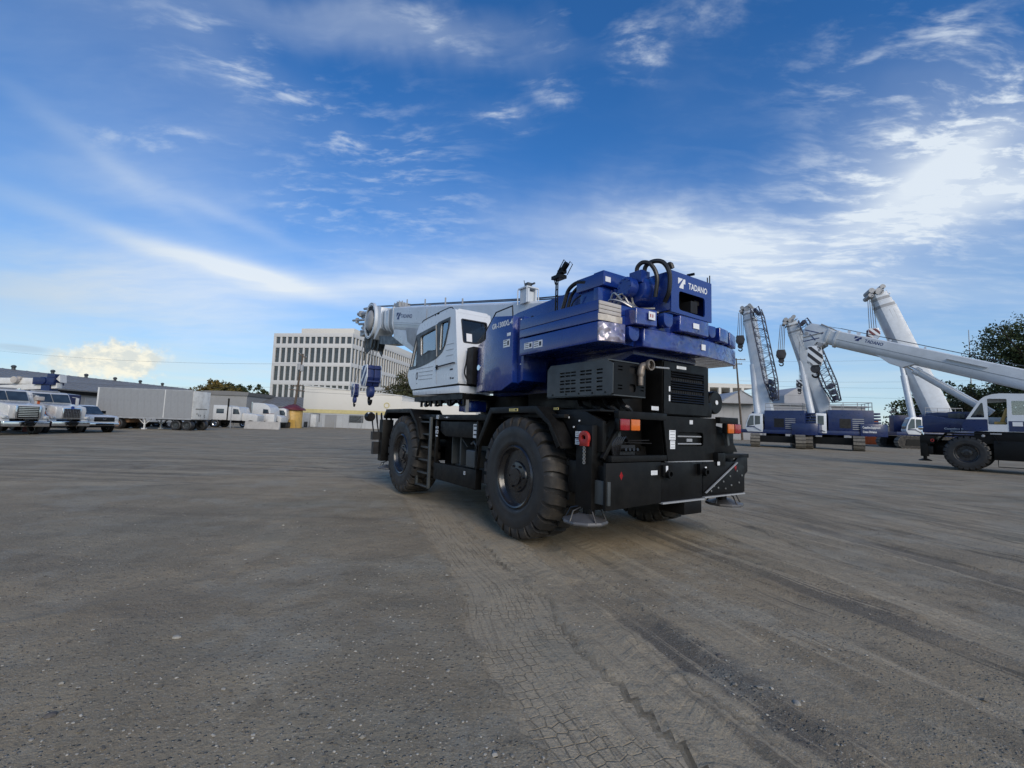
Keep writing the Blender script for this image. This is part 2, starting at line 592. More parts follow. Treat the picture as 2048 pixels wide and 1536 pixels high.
def plate(outline, holes, t):
    """flat sheet with openings, in the XY plane, thickness t (mesh data)"""
    cu = bpy.data.curves.new('sheet', 'CURVE')
    cu.dimensions = '2D'
    cu.fill_mode = 'BOTH'
    cu.extrude = t / 2
    for pts in [outline] + list(holes):
        sp = cu.splines.new('POLY')
        sp.points.add(len(pts) - 1)
        for p, q in zip(sp.points, pts):
            p.co = (q[0], q[1], 0, 1)
        sp.use_cyclic_u = True
    ob = bpy.data.objects.new('sheet', cu)
    COL.objects.link(ob)
    me = bpy.data.meshes.new_from_object(ob)
    bpy.data.objects.remove(ob)
    return me


def inset_poly(poly, d):
    """shrink a polygon towards its centre by about d"""
    c = Vector((sum(p[0] for p in poly) / len(poly), sum(p[1] for p in poly) / len(poly)))
    out = []
    for p in poly:
        v = Vector(p) - c
        out.append(tuple(c + v * max(.1, (v.length - d * 1.25) / v.length)))
    return out


def round_poly(poly, r, n=3):
    out = []
    k = len(poly)
    for i in range(k):
        p, a, b = Vector(poly[i]), Vector(poly[i - 1]), Vector(poly[(i + 1) % k])
        da, db = (a - p), (b - p)
        ra = min(r, da.length * .45, db.length * .45)
        s, e = p + da.normalized() * ra, p + db.normalized() * ra
        for j in range(n + 1):
            t = j / n
            out.append(tuple(s * (1 - t) ** 2 + p * 2 * t * (1 - t) + e * t * t))
    return out


def bez(pts, n=12):
    """smooth path through points (Catmull-Rom)"""
    P = [Vector(p) for p in pts]
    P = [P[0] * 2 - P[1]] + P + [P[-1] * 2 - P[-2]]
    out = []
    for i in range(1, len(P) - 2):
        for j in range(n):
            t = j / n
            a, b, c, d = P[i - 1:i + 3]
            out.append(.5 * ((2 * b) + (c - a) * t + (2 * a - 5 * b + 4 * c - d) * t * t + (3 * b - a - 3 * c + d) * t ** 3))
    out.append(P[-2])
    return out

# ================================================================== ground
TRACKS = [  # centre line points, half width, depth, pattern (1 = block tread, 2 = bars, 0 = plain rut), strength
    ([(-7.5, 17.5), (-4.6, 13.6), (-2.6, 10.9), (-1.65, 9.2), (-.9, 6.95), (-.36, 5.4), (-.05, 4.6), (.06, 4.0), (.16, 3.5), (.34, 3.0), (.54, 2.5), (.8, 1.9), (1.2, 1.0)], .36, .022, 1, 1.0),
    ([(-1.15, 8.7), (-.45, 7.0), (.15, 5.5), (.48, 4.6), (.66, 3.9), (.86, 3.2), (1.1, 2.55), (1.35, 2.0), (1.8, 1.2)], .30, .012, 2, .85),
    ([(.2, 7.0), (.6, 5.72), (.98, 4.5), (1.16, 3.6), (1.34, 2.98), (1.5, 2.61), (1.75, 2.1), (2.1, 1.3)], .16, .030, 0, .55),
    ([(.85, 4.75), (1.15, 3.9), (1.40, 3.25), (1.62, 2.75), (1.9, 2.25), (2.4, 1.5)], .17, .012, 3, .95),
    ([(1.15, 4.2), (1.48, 3.5), (1.75, 2.9), (2.05, 2.35), (2.5, 1.7)], .07, .010, 3, .7),
    ([(2.2, 7.6), (2.75, 6.0), (3.15, 4.9), (3.4, 4.0), (3.5, 3.2)], .20, .012, 3, .75),
    ([(4.6, 10.5), (5.2, 8.2), (5.6, 6.5), (5.85, 5.2)], .2, .012, 3, .6),
    ([(-16, 13.0), (-9, 13.4), (-5.6, 14.6), (-3.6, 17)], .5, .008, 3, .5),
    ([(-9, 5.4), (-6, 5.0), (-3.6, 4.4), (-2.2, 3.3)], .35, .006, 3, .35),
    ([(.75, 7.2), (1.05, 6.0), (1.50, 4.5), (1.78, 3.6), (1.98, 2.95), (2.15, 2.4), (2.4, 1.7)], .26, .018, 2, .8),
    ([(1.8, 7.4), (2.2, 5.9), (2.6, 4.8), (2.85, 3.9), (3.0, 3.1), (3.2, 2.3)], .20, .022, 0, .5),
    ([(3.6, 10.2), (3.7, 8.4), (3.85, 6.6), (4.0, 5.2), (4.1, 4.0), (4.2, 2.8)], .34, .018, 1, .7),
    ([(4.4, 12.0), (5.0, 9.6), (5.4, 7.6), (5.7, 5.9), (5.9, 4.6)], .26, .02, 2, .6),
    ([(6.0, 16.0), (7.0, 12.0), (7.6, 9.0), (8.0, 6.5)], .34, .02, 2, .6),
    ([(9.0, 24.0), (10.2, 17.0), (10.8, 12.5), (11.0, 9.0)], .34, .02, 1, .6),
    ([(7.0, 23.0), (8.4, 17.0), (9.3, 12.5), (9.8, 9.0)], .30, .02, 2, .5),
    ([(-14, 9.0), (-10, 9.9), (-7.4, 11.0), (-5.0, 12.8), (-3.2, 15.6), (-2, 19)], .34, .016, 2, .7),
    ([(-14, 11.5), (-10, 12.4), (-7.2, 13.6), (-5.2, 15.6), (-3.8, 19)], .34, .016, 2, .6),
    ([(-20, 14.0), (-12, 15.2), (-6, 18.0), (-2, 23), (1, 32)], .4, .014, 0, .6),
    ([(-26, 20), (-12, 21.0), (0, 25.0), (12, 31)], .5, .012, 0, .6),
    ([(-24, 16), (-10, 18.4), (2, 27), (8, 40)], .45, .012, 0, .5),
    ([(-3.4, 7.0), (-3.0, 5.6), (-3.4, 4.2), (-4.6, 3.0)], .22, .010, 0, .35),
    ([(14, 14), (19, 18), (22, 26), (24, 38)], .4, .016, 2, .5),
    ([(11, 15), (16, 20), (19, 28), (20, 40)], .4, .016, 1, .5),
]


def vnoise(x, y, seed):
    """smooth value noise on arrays"""
    r = np.random.default_rng(seed).random((256, 256))
    xi, yi = np.floor(x).astype(int), np.floor(y).astype(int)
    fx, fy = x - xi, y - yi
    fx, fy = fx * fx * (3 - 2 * fx), fy * fy * (3 - 2 * fy)
    a, b = r[yi % 256, xi % 256], r[yi % 256, (xi + 1) % 256]
    c, d = r[(yi + 1) % 256, xi % 256], r[(yi + 1) % 256, (xi + 1) % 256]
    return (a * (1 - fx) + b * fx) * (1 - fy) + (c * (1 - fx) + d * fx) * fy


def ground_fields(X, Y):
    Z = np.zeros_like(X)
    T, U, V, H = np.zeros_like(X), np.zeros_like(X), np.zeros_like(X), np.zeros_like(X)
    D = np.zeros_like(X)
    Z += (vnoise(X * .35 + 40, Y * .35 + 40, 1) - .5) * .05
    Z += (vnoise(X * 1.3 + 9, Y * 1.3 + 3, 2) - .5) * .022
    Z += (vnoise(X * 4 + 19, Y * 4 + 3, 3) - .5) * .010
    Z += (vnoise(X * 9 + 19, Y * 9 + 33, 4) - .5) * .005
    far = np.clip((Y - 12) / 30, 0, 1)
    Z += far * (vnoise(X * .10 + 7, Y * .45 + 3, 5) - .5) * .10
    Z -= .012
    for pts, hw, dep, pat, st in TRACKS:
        P = np.array([tuple(p) for p in bez([(a, b, 0) for a, b in pts], 14)])[:, :2]
        seg = P[1:] - P[:-1]
        ln = np.linalg.norm(seg, axis=1)
        cum = np.concatenate([[0], np.cumsum(ln)])
        x0, x1 = P[:, 0].min() - 1.2, P[:, 0].max() + 1.2
        y0, y1 = P[:, 1].min() - 1.2, P[:, 1].max() + 1.2
        sel = np.where((X > x0) & (X < x1) & (Y > y0) & (Y < y1))
        if not len(sel[0]):
            continue
        px, py = X[sel], Y[sel]
        best = np.full(px.shape, 9e9)
        bu, bv = np.zeros_like(px), np.zeros_like(px)
        for i in range(len(seg)):
            dx, dy = px - P[i, 0], py - P[i, 1]
            t = np.clip((dx * seg[i, 0] + dy * seg[i, 1]) / (ln[i] ** 2 + 1e-9), 0, 1)
            ex, ey = dx - t * seg[i, 0], dy - t * seg[i, 1]
            d2 = ex * ex + ey * ey
            m = d2 < best
            best[m] = d2[m]
            sg = np.sign(seg[i, 0] * dy - seg[i, 1] * dx)
            bu[m] = (np.sqrt(d2) * sg)[m]
            bv[m] = (cum[i] + t * ln[i])[m]
        d = np.sqrt(best)
        wob = hw * (1 + .30 * (vnoise(px * 3, py * 3, 11) - .5)) + .07 * (vnoise(px * 9, py * 9, 13) - .5)
        w = np.clip((wob + .05 - d) / .10, 0, 1)
        w = w * w * (3 - 2 * w)
        brk = np.clip(vnoise(px * .9 + 3, py * .9, 12) * 1.9 - .25, 0, 1)
        brk = .72 + .28 * brk if pat == 1 else brk
        ridge = np.exp(-((d - wob - .07) / .05) ** 2)
        Z[sel] += -dep * w * .7 + dep * .55 * ridge * brk
        if pat == 3:
            ww = np.clip((wob * 1.15 + (vnoise(px * 7, py * 7, 31) - .5) * hw * .8 - d) / (hw * .28), 0, 1) * st * np.clip(brk * 1.2, 0, 1)
            D[sel] = np.maximum(D[sel], ww)
            continue
        wst = w * st * brk
        tt = T[sel]
        m = wst > tt * .9
        tt[m] = wst[m]
        T[sel] = tt
        for A, val in ((U, bu), (V, bv)):
            q = A[sel]
            q[m & (w > .02)] = val[m & (w > .02)]
            A[sel] = q
        q = H[sel]
        q[m & (w > .02)] = {0: 0.0, 1: 1.0, 2: .5}[pat]
        H[sel] = q
    # level pads where the machines stand
    return Z, T * (1 - .8 * D), U, V, H, D


def dirt_material():
    m = bpy.data.materials.new('packed_dirt')
    m.use_nodes = True
    t = m.node_tree
    N = NT(t)
    b = t.nodes['Principled BSDF']
    co = N.n('ShaderNodeTexCoord').outputs['Object']
    sx = N.n('ShaderNodeSeparateXYZ')
    t.links.new(co, sx.inputs[0])

    def at(n):
        return N.n('ShaderNodeAttribute', attribute_name=n).outputs['Fac']
    tr, tu, tv, tk = at('track'), at('across'), at('along'), at('tread')
    dk = at('dark')
    big = N.noise(co, .22, 5, .6)
    mid = N.noise(co, 1.1, 6, .65)
    streak = N.noise(N.mapping(co, rot=(0, 0, R_(-14)), sc=(.12, .75, 1)), 1.0, 6, .6)
    streak2 = N.noise(N.mapping(co, rot=(0, 0, R_(35)), sc=(.9, .14, 1)), 1.0, 5, .6)
    grit = N.noise(co, 38, 4, .7)
    fine = N.noise(co, 150, 3, .7)
    east = N.ramp(N.math('SUBTRACT', sx.outputs[0], N.math('MULTIPLY', sx.outputs[1], .08)), -1.2, 1.8)
    grey = N.mix(N.ramp(mid, .3, .7), GR['grey0'], GR['grey1'])
    brown = N.mix(N.ramp(mid, .3, .7), GR['brown0'], GR['brown1'])
    c = N.mix(N.ramp(N.math('ADD', big, N.math('MULTIPLY', streak, .35)), .5, .78), grey, brown)
    c = N.mix(N.math('MULTIPLY', east, .5), c, brown)
    damp = N.math('MULTIPLY', N.ramp(streak, .55, .70), .5)
    c = N.mix(damp, c, GR['damp'])
    damp2 = N.math('MULTIPLY', N.math('MULTIPLY', N.ramp(streak2, .52, .66), east), .55)
    c = N.mix(damp2, c, GR['damp'])
    c = N.mix(N.math('MULTIPLY', N.ramp(streak, .30, .44, 1, 0), .35), c, GR['pale'])
    c = N.mix(N.math('MULTIPLY', tr, .92), c, N.mix(N.ramp(grit, .3, .7), GR['dust0'], GR['dust1']))
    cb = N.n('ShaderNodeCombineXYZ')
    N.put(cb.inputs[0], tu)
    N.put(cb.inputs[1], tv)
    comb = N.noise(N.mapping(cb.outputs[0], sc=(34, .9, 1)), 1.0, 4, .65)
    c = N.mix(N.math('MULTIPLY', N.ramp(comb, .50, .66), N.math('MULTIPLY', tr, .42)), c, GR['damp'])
    c = N.mix(N.math('MULTIPLY', dk, .9), c, N.mix(N.ramp(grit, .3, .7), GR['dark0'], GR['dark1']))
    # many faint wheel lines: fanning past the crane at the right, crossing the yard at the far left
    wv = N.vmath('ADD', co, N.vmath('SCALE', N.vmath('SUBTRACT', N.noise(co, .16, 2, .5, out=1), (.5, .5, .5)), s=.9))
    rot = N.mapping(wv, rot=(0, 0, R_(-19)))
    l1 = N.noise(N.mapping(rot, sc=(4.2, .13, 1)), 1.0, 5, .66)
    l2 = N.noise(N.mapping(rot, sc=(17, .5, 1)), 1.0, 4, .6)
    l3 = N.noise(N.mapping(wv, rot=(0, 0, R_(-7)), sc=(.10, 2.2, 1)), 1.0, 6, .62)
    westf = N.math('MULTIPLY', N.ramp(sx.outputs[1], 7, 13), N.math('SUBTRACT', 1.0, N.math('MULTIPLY', east, .6)))
    ewt = N.math('MULTIPLY', N.ramp(N.noise(co, .5, 4, .6), .32, .6), east)
    wl = N.math('ADD', N.math('MULTIPLY', l1, .62), N.math('MULTIPLY', l2, .38))
    c = N.mix(N.math('MULTIPLY', N.ramp(wl, .53, .60), N.math('MULTIPLY', ewt, .88)), c, GR['damp'])
    c = N.mix(N.math('MULTIPLY', N.ramp(wl, .40, .47, 1, 0), N.math('MULTIPLY', east, .70)), c, GR['dust1'])
    c = N.mix(N.math('MULTIPLY', N.ramp(l3, .53, .62), N.math('MULTIPLY', westf, .65)), c, GR['damp'])
    c = N.mix(N.math('MULTIPLY', N.ramp(l3, .36, .46, 1, 0), N.math('MULTIPLY', westf, .55)), c, GR['dust1'])
    v2 = N.n('ShaderNodeTexVoronoi', feature='DISTANCE_TO_EDGE')
    N.put(v2.inputs['Vector'], N.mapping(cb.outputs[0], sc=(14.5, 12.0, 1)))
    v2.inputs['Scale'].default_value = 1.0
    v2.inputs['Randomness'].default_value = .38
    blocks = N.ramp(v2.outputs['Distance'], .015, .07)
    bars = N.ramp(N.math('SINE', N.math('ADD', N.math('MULTIPLY', tv, 46.0), N.math('MULTIPLY', N.math('ABSOLUTE', tu), 26.0))), -.4, .4)
    isb = N.ramp(tk, .7, .8)
    isr = N.math('MULTIPLY', N.ramp(tk, .3, .4), N.ramp(tk, .7, .8, 1, 0))
    keep = N.ramp(N.noise(co, 2.3, 5, .7), .42, .58)
    pat = N.math('ADD', N.math('MULTIPLY', N.math('MULTIPLY', N.math('SUBTRACT', blocks, 1.0), isb), N.math('MULTIPLY', keep, 1.0)), N.math('MULTIPLY', N.math('MULTIPLY', N.math('SUBTRACT', bars, 1.0), isr), N.math('MULTIPLY', keep, .38)))
    c = N.mix(N.math('MULTIPLY', N.math('MULTIPLY', pat, -.6, clamp=True), tr), c, GR['brown0'])  # groove shade painted into the ground colour
    # loose grit and small stones
    vo = N.n('ShaderNodeTexVoronoi', feature='F1')
    N.put(vo.inputs['Vector'], co)
    vo.inputs['Scale'].default_value = 34
    stone = N.ramp(vo.outputs['Distance'], .16, .34, 1, 0)
    cs = N.n('ShaderNodeSeparateColor')
    t.links.new(vo.outputs['Color'], cs.inputs[0])
    pick = N.ramp(cs.outputs[0], .50, .54)
    loose = N.math('MULTIPLY', N.math('MULTIPLY', stone, pick), N.ramp(N.math('ADD', mid, N.math('MULTIPLY', tr, -.5)), .32, .55))
    c = N.mix(N.math('MULTIPLY', loose, .85), c, N.mix(cs.outputs[1], (.08, .074, .064), (.44, .41, .35)))
    c = N.mix(N.ramp(grit, .54, .72, 0, .62), c, (.085, .078, .068))
    c = N.mix(N.math('MULTIPLY', N.ramp(grit, .28, .42, 1, 0), .5), c, GR['pale'])
    spk = N.noise(co, 85, 3, .75)
    c = N.mix(N.ramp(spk, .58, .68, 0, .75), c, (.46, .43, .37))
    c = N.mix(N.ramp(spk, .28, .40, .6, 0), c, (.07, .065, .057))
    patch = N.math('MULTIPLY', N.ramp(N.noise(co, .75, 5, .68), .50, .62), N.math('SUBTRACT', 1.0, N.math('MULTIPLY', tr, 1.0, clamp=True)))
    c = N.mix(N.math('MULTIPLY', patch, N.ramp(spk, .35, .6, .12, .55)), c, (.36, .335, .265))
    c = N.mix(N.math('MULTIPLY', N.ramp(N.noise(co, .42, 4, .6), .54, .66), .30), c, (.20, .20, .155))
    blot = N.noise(co, 3.2, 5, .7)
    c = N.mix(N.ramp(blot, .52, .72, 0, .35), c, GR['damp'])
    c = N.mix(N.ramp(fine, .6, .8, 0, .35), c, (.30, .28, .25))
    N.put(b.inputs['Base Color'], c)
    b.inputs['Roughness'].default_value = .95
    b.inputs['Specular IOR Level'].default_value = .25
    # relief: grit, stones, tyre tread
    pat = N.math('MULTIPLY', pat, N.math('MULTIPLY', tr, .010))
    h = N.math('ADD', pat, N.math('MULTIPLY', grit, .010))
    h = N.math('ADD', h, N.math('MULTIPLY', N.math('MULTIPLY', comb, tr), .012))
    h = N.math('SUBTRACT', h, N.math('MULTIPLY', N.math('MULTIPLY', wl, east), .05))
    h = N.math('ADD', h, N.math('MULTIPLY', fine, .004))
    h = N.math('ADD', h, N.math('MULTIPLY', loose, .016))
    h = N.math('ADD', h, N.math('MULTIPLY', N.noise(co, 9, 5, .65), .016))
    bn = N.n('ShaderNodeBump')
    bn.inputs['Strength'].default_value = 1.0
    bn.inputs['Distance'].default_value = 1.0
    N.put(bn.inputs['Height'], h)
    t.links.new(bn.outputs[0], b.inputs['Normal'])
    # tread grooves are darkened in the colour above, standing in for their shade
    return m


GR = dict(grey0=(.212, .177, .120), grey1=(.295, .250, .172), brown0=(.275, .216, .138), brown1=(.355, .282, .182), damp=(.125, .104, .073),
          pale=(.40, .35, .255), dust0=(.37, .302, .202), dust1=(.47, .385, .262), dark0=(.095, .083, .066), dark1=(.145, .126, .098))


def lines(segs):
    out = []
    for a, b, s in segs:
        n = max(1, int(round((b - a) / s)))
        out += [a + (b - a) * k / n for k in range(n)]
    out.append(segs[-1][1])
    return np.array(out)


def make_ground():
    xs = lines([(-600, -120, 60), (-120, -40, 8), (-40, -12, .8), (-12, -4, .16), (-4, 6, .045), (6, 12, .14), (12, 40, .7), (40, 120, 8), (120, 600, 60)])
    ys = lines([(-150, -20, 26), (-20, 0, 2), (0, 1.6, .2), (1.6, 6.2, .042), (6.2, 12, .10), (12, 30, .35), (30, 60, 1.2), (60, 130, 7), (130, 900, 55)])
    X, Y = np.meshgrid(xs, ys)
    Z, T, U, V, H, D = ground_fields(X, Y)
    nx, ny = len(xs), len(ys)
    me = bpy.data.meshes.new('ground')
    co = np.stack([X, Y, Z], -1).reshape(-1, 3)
    idx = np.arange(nx * ny).reshape(ny, nx)
    q = np.stack([idx[:-1, :-1], idx[:-1, 1:], idx[1:, 1:], idx[1:, :-1]], -1).reshape(-1, 4)
    me.vertices.add(len(co))
    me.vertices.foreach_set('co', co.ravel())
    me.loops.add(q.size)
    me.loops.foreach_set('vertex_index', q.ravel())
    me.polygons.add(len(q))
    me.polygons.foreach_set('loop_start', np.arange(0, q.size, 4))
    me.polygons.foreach_set('loop_total', np.full(len(q), 4))
    me.polygons.foreach_set('use_smooth', np.ones(len(q), dtype=bool))
    me.update()
    for nm, A in (('track', T), ('across', U), ('along', V), ('tread', H), ('dark', D)):
        at = me.attributes.new(nm, 'FLOAT', 'POINT')
        at.data.foreach_set('value', A.ravel().astype(np.float32))
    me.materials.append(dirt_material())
    o = bpy.data.objects.new('ground', me)
    COL.objects.link(o)
    tag(o, 'packed dirt yard crossed by tyre tracks', None, None, 'structure')


make_ground()


def ground_z(x, y):
    Z, T, _, _, _, _ = ground_fields(np.array([[x]], float), np.array([[y]], float))
    return float(Z[0, 0])


def make_gravel():
    n = 22000
    d = 1.9 + 9.0 * rng.random(n) ** 1.7
    a = (rng.random(n) - .5) * 2.3
    X, Y = d * np.sin(a), d * np.cos(a)
    Z, T, _, _, _, _ = ground_fields(X[None, :], Y[None, :])
    Z, T = Z[0], T[0]
    clump = vnoise(X * 1.4 + 5, Y * 1.4, 21)
    ok = (T < .35 + .5 * rng.random(n)) & (clump > .42 * rng.random(n) + .25)
    X, Y, Z = X[ok], Y[ok], Z[ok]
    n = len(X)
    s = .0026 + .0075 * rng.random(n) ** 3 + .010 * (rng.random(n) > .985)
    base = np.array([(1, 0, 0), (-1, 0, 0), (0, 1, 0), (0, -1, 0), (0, 0, .8), (0, 0, -.5), (.6, .6, .45), (-.6, .55, .4), (.5, -.6, .4), (-.55, -.6, .45)])
    F = [(4, 6, 7), (4, 7, 9), (4, 9, 8), (4, 8, 6), (0, 2, 6), (6, 2, 7), (2, 1, 7), (7, 1, 9), (1, 3, 9), (9, 3, 8), (3, 0, 8), (8, 0, 6)]
    nb = len(base)
    jit = 1 + (rng.random((n, nb, 3)) - .5) * .55
    ang = rng.random(n) * 6.28
    pts = base[None] * jit * s[:, None, None] * np.array([1.2, .95, .75])
    c, q = np.cos(ang)[:, None], np.sin(ang)[:, None]
    px = pts[:, :, 0] * c - pts[:, :, 1] * q + X[:, None]
    py = pts[:, :, 0] * q + pts[:, :, 1] * c + Y[:, None]
    pz = pts[:, :, 2] + Z[:, None] + s[:, None] * .25
    co = np.stack([px, py, pz], -1).reshape(-1, 3)
    f = (np.array(F)[None] + (np.arange(n) * nb)[:, None, None]).reshape(-1, 3)
    me = bpy.data.meshes.new('gravel')
    me.from_pydata(co.tolist(), [], f.tolist())
    at = me.attributes.new('shade', 'FLOAT', 'POINT')
    at.data.foreach_set('value', np.repeat(rng.random(n), nb).astype(np.float32))
    m = bpy.data.materials.new('gravel_stone')
    m.use_nodes = True
    N = NT(m.node_tree)
    sh = N.n('ShaderNodeAttribute', attribute_name='shade').outputs['Fac']
    b = m.node_tree.nodes['Principled BSDF']
    N.put(b.inputs['Base Color'], N.mix(N.ramp(sh, .25, .95), (.13, .115, .09), (.46, .42, .34)))
    b.inputs['Roughness'].default_value = .9
    me.materials.append(m)
    o = bpy.data.objects.new('gravel', me)
    COL.objects.link(o)
    tag(o, 'loose gravel scattered over the packed dirt', None, None, 'stuff')


make_gravel()
M['stone'] = pm('pale_stone', (.30, .28, .235), .9, var=.2, scale=30)
M['stone2'] = pm('dark_stone', (.10, .09, .08), .9, var=.2, scale=30)
for i, (x, y, s, mt, lab) in enumerate((
        (-2.32, 3.35, .028, 'stone', 'pale flat stone on the plain dirt at the left'),
        (1.76, 2.84, .026, 'stone', 'pale stone lying in the ruts at the right'),
        (-2.27, 2.33, .012, 'stone', 'tiny white pebble near the bottom left corner'),
        (-2.35, 2.50, .026, 'stone2', 'dark brown stone near the bottom left corner'),
        (-4.07, 10.16, .035, 'stone', 'white stone far out on the bare dirt'),
        (1.54, 3.36, .022, 'stone2', 'dark pebble between two tyre ruts'),
        (-.35, 3.05, .014, 'stone', 'small pale pebble beside the block tread track'))):
    g = G()
    k = 8
    rs = []
    for zz, rr in ((-.4, .6), (-.1, 1.0), (.25, .85), (.45, .4)):
        rs.append([(math.cos(2 * PI * j / k) * s * rr * (1 + .3 * random.random()), math.sin(2 * PI * j / k) * s * rr * .75 * (1 + .3 * random.random()), zz * s) for j in range(k)])
    o = g.rings(rs).build('stone', mt)
    o.location = (x, y, ground_z(x, y) + s * .18)
    o.rotation_euler = (0, 0, i * 1.3)
    tag(o, lab, 'stone', 'loose stones on the dirt')

# ================================================================== main crane
CRANE_LOC, CRANE_RZ = (1.424, 7.336, 0.0), 2.162
_cm = Matrix.Translation(CRANE_LOC) @ Matrix.Rotation(CRANE_RZ, 4, 'Z')


def cw(x, y, z):
    return tuple(_cm @ Vector((x, y, z)))


def make_tyre(R, w, nl, lug=True, rb=None, face=True):
    """tyre about the Y axis, outer face at +w/2; chunky diagonal lugs; returns builder"""
    h = w / 2
    rb = rb or R * .5
    g = G()
    lg = G()
    T = R - .052 if lug else R
    S = R - rb
    prof = [(rb, -h * .78), (rb + .04 * S, -h * .93), (rb + .35 * S, -h * 1.02), (rb + .65 * S, -h * 1.0), (T - .10 * S, -h * .93), (T, -h * .70), (T + .004, 0),
            (T, h * .70), (T - .10 * S, h * .93), (rb + .65 * S, h * 1.0), (rb + .60 * S, h * 1.025), (rb + .35 * S, h * 1.02), (rb + .22 * S, h * .99), (rb + .18 * S, h * 1.0),
            (rb + .04 * S, h * .93), (rb, h * .78)]
    g.lathe(prof, n=56 if lug else 36, close=True)
    if lug:
        for side in (-1, 1):
            for k in range(nl):
                a0 = 2 * PI * (k + (.5 if side > 0 else 0)) / nl
                hw = 2 * PI / nl * .385
                rs = []
                for hh, r0, r1, off, sc in ((.03, T - .02, R, .0, .8), (.55, T - .02, R, .07, .95), (.84, T - .05, R - .006, .09, 1.0), (.97, T - .09, T + .012, .10, 1.05), (1.01, T - .13, T - .055, .10, 1.05), (.99, T - .15, T - .115, .10, 1.0)):
                    q = []
                    for da, rr in ((-1, r0), (1, r0), (.86, r1), (-.86, r1)):
                        a = a0 + off * side + da * hw * sc
                        q.append((math.sin(a) * rr, side * hh * h, math.cos(a) * rr))
                    rs.append(q if side < 0 else q[::-1])
                lg.rings(rs)
    return (g, lg) if lug else g


def make_rim(R, h, bolts=12):
    """dished rim with planetary hub about Y, outer at +h"""
    s = R / .43
    g = G()
    g.lathe([(.435 * s, h * .70), (.445 * s, h * .93), (.425 * s, h * 1.0), (.405 * s, h * .97), (.395 * s, h * .80), (.375 * s, h * .74), (.365 * s, h * .52), (.345 * s, h * .46),
             (.335 * s, h * .22), (.24 * s, h * .16), (.235 * s, h * .62), (.20 * s, h * .78), (.12 * s, h * .82), (.115 * s, h * .90), (0.001, h * .90)], n=40)
    for k in range(bolts):
        a = 2 * PI * k / bolts
        c, q = math.cos(a), math.sin(a)
        g.cyl((.275 * s * c, h * .14, .275 * s * q), (.275 * s * c, h * .32, .275 * s * q), .016 * s, n=6)
        if k % 2 == 0:
            g.cyl((.165 * s * c, h * .7, .165 * s * q), (.165 * s * c, h * .88, .165 * s * q), .016 * s, n=6)
    return g


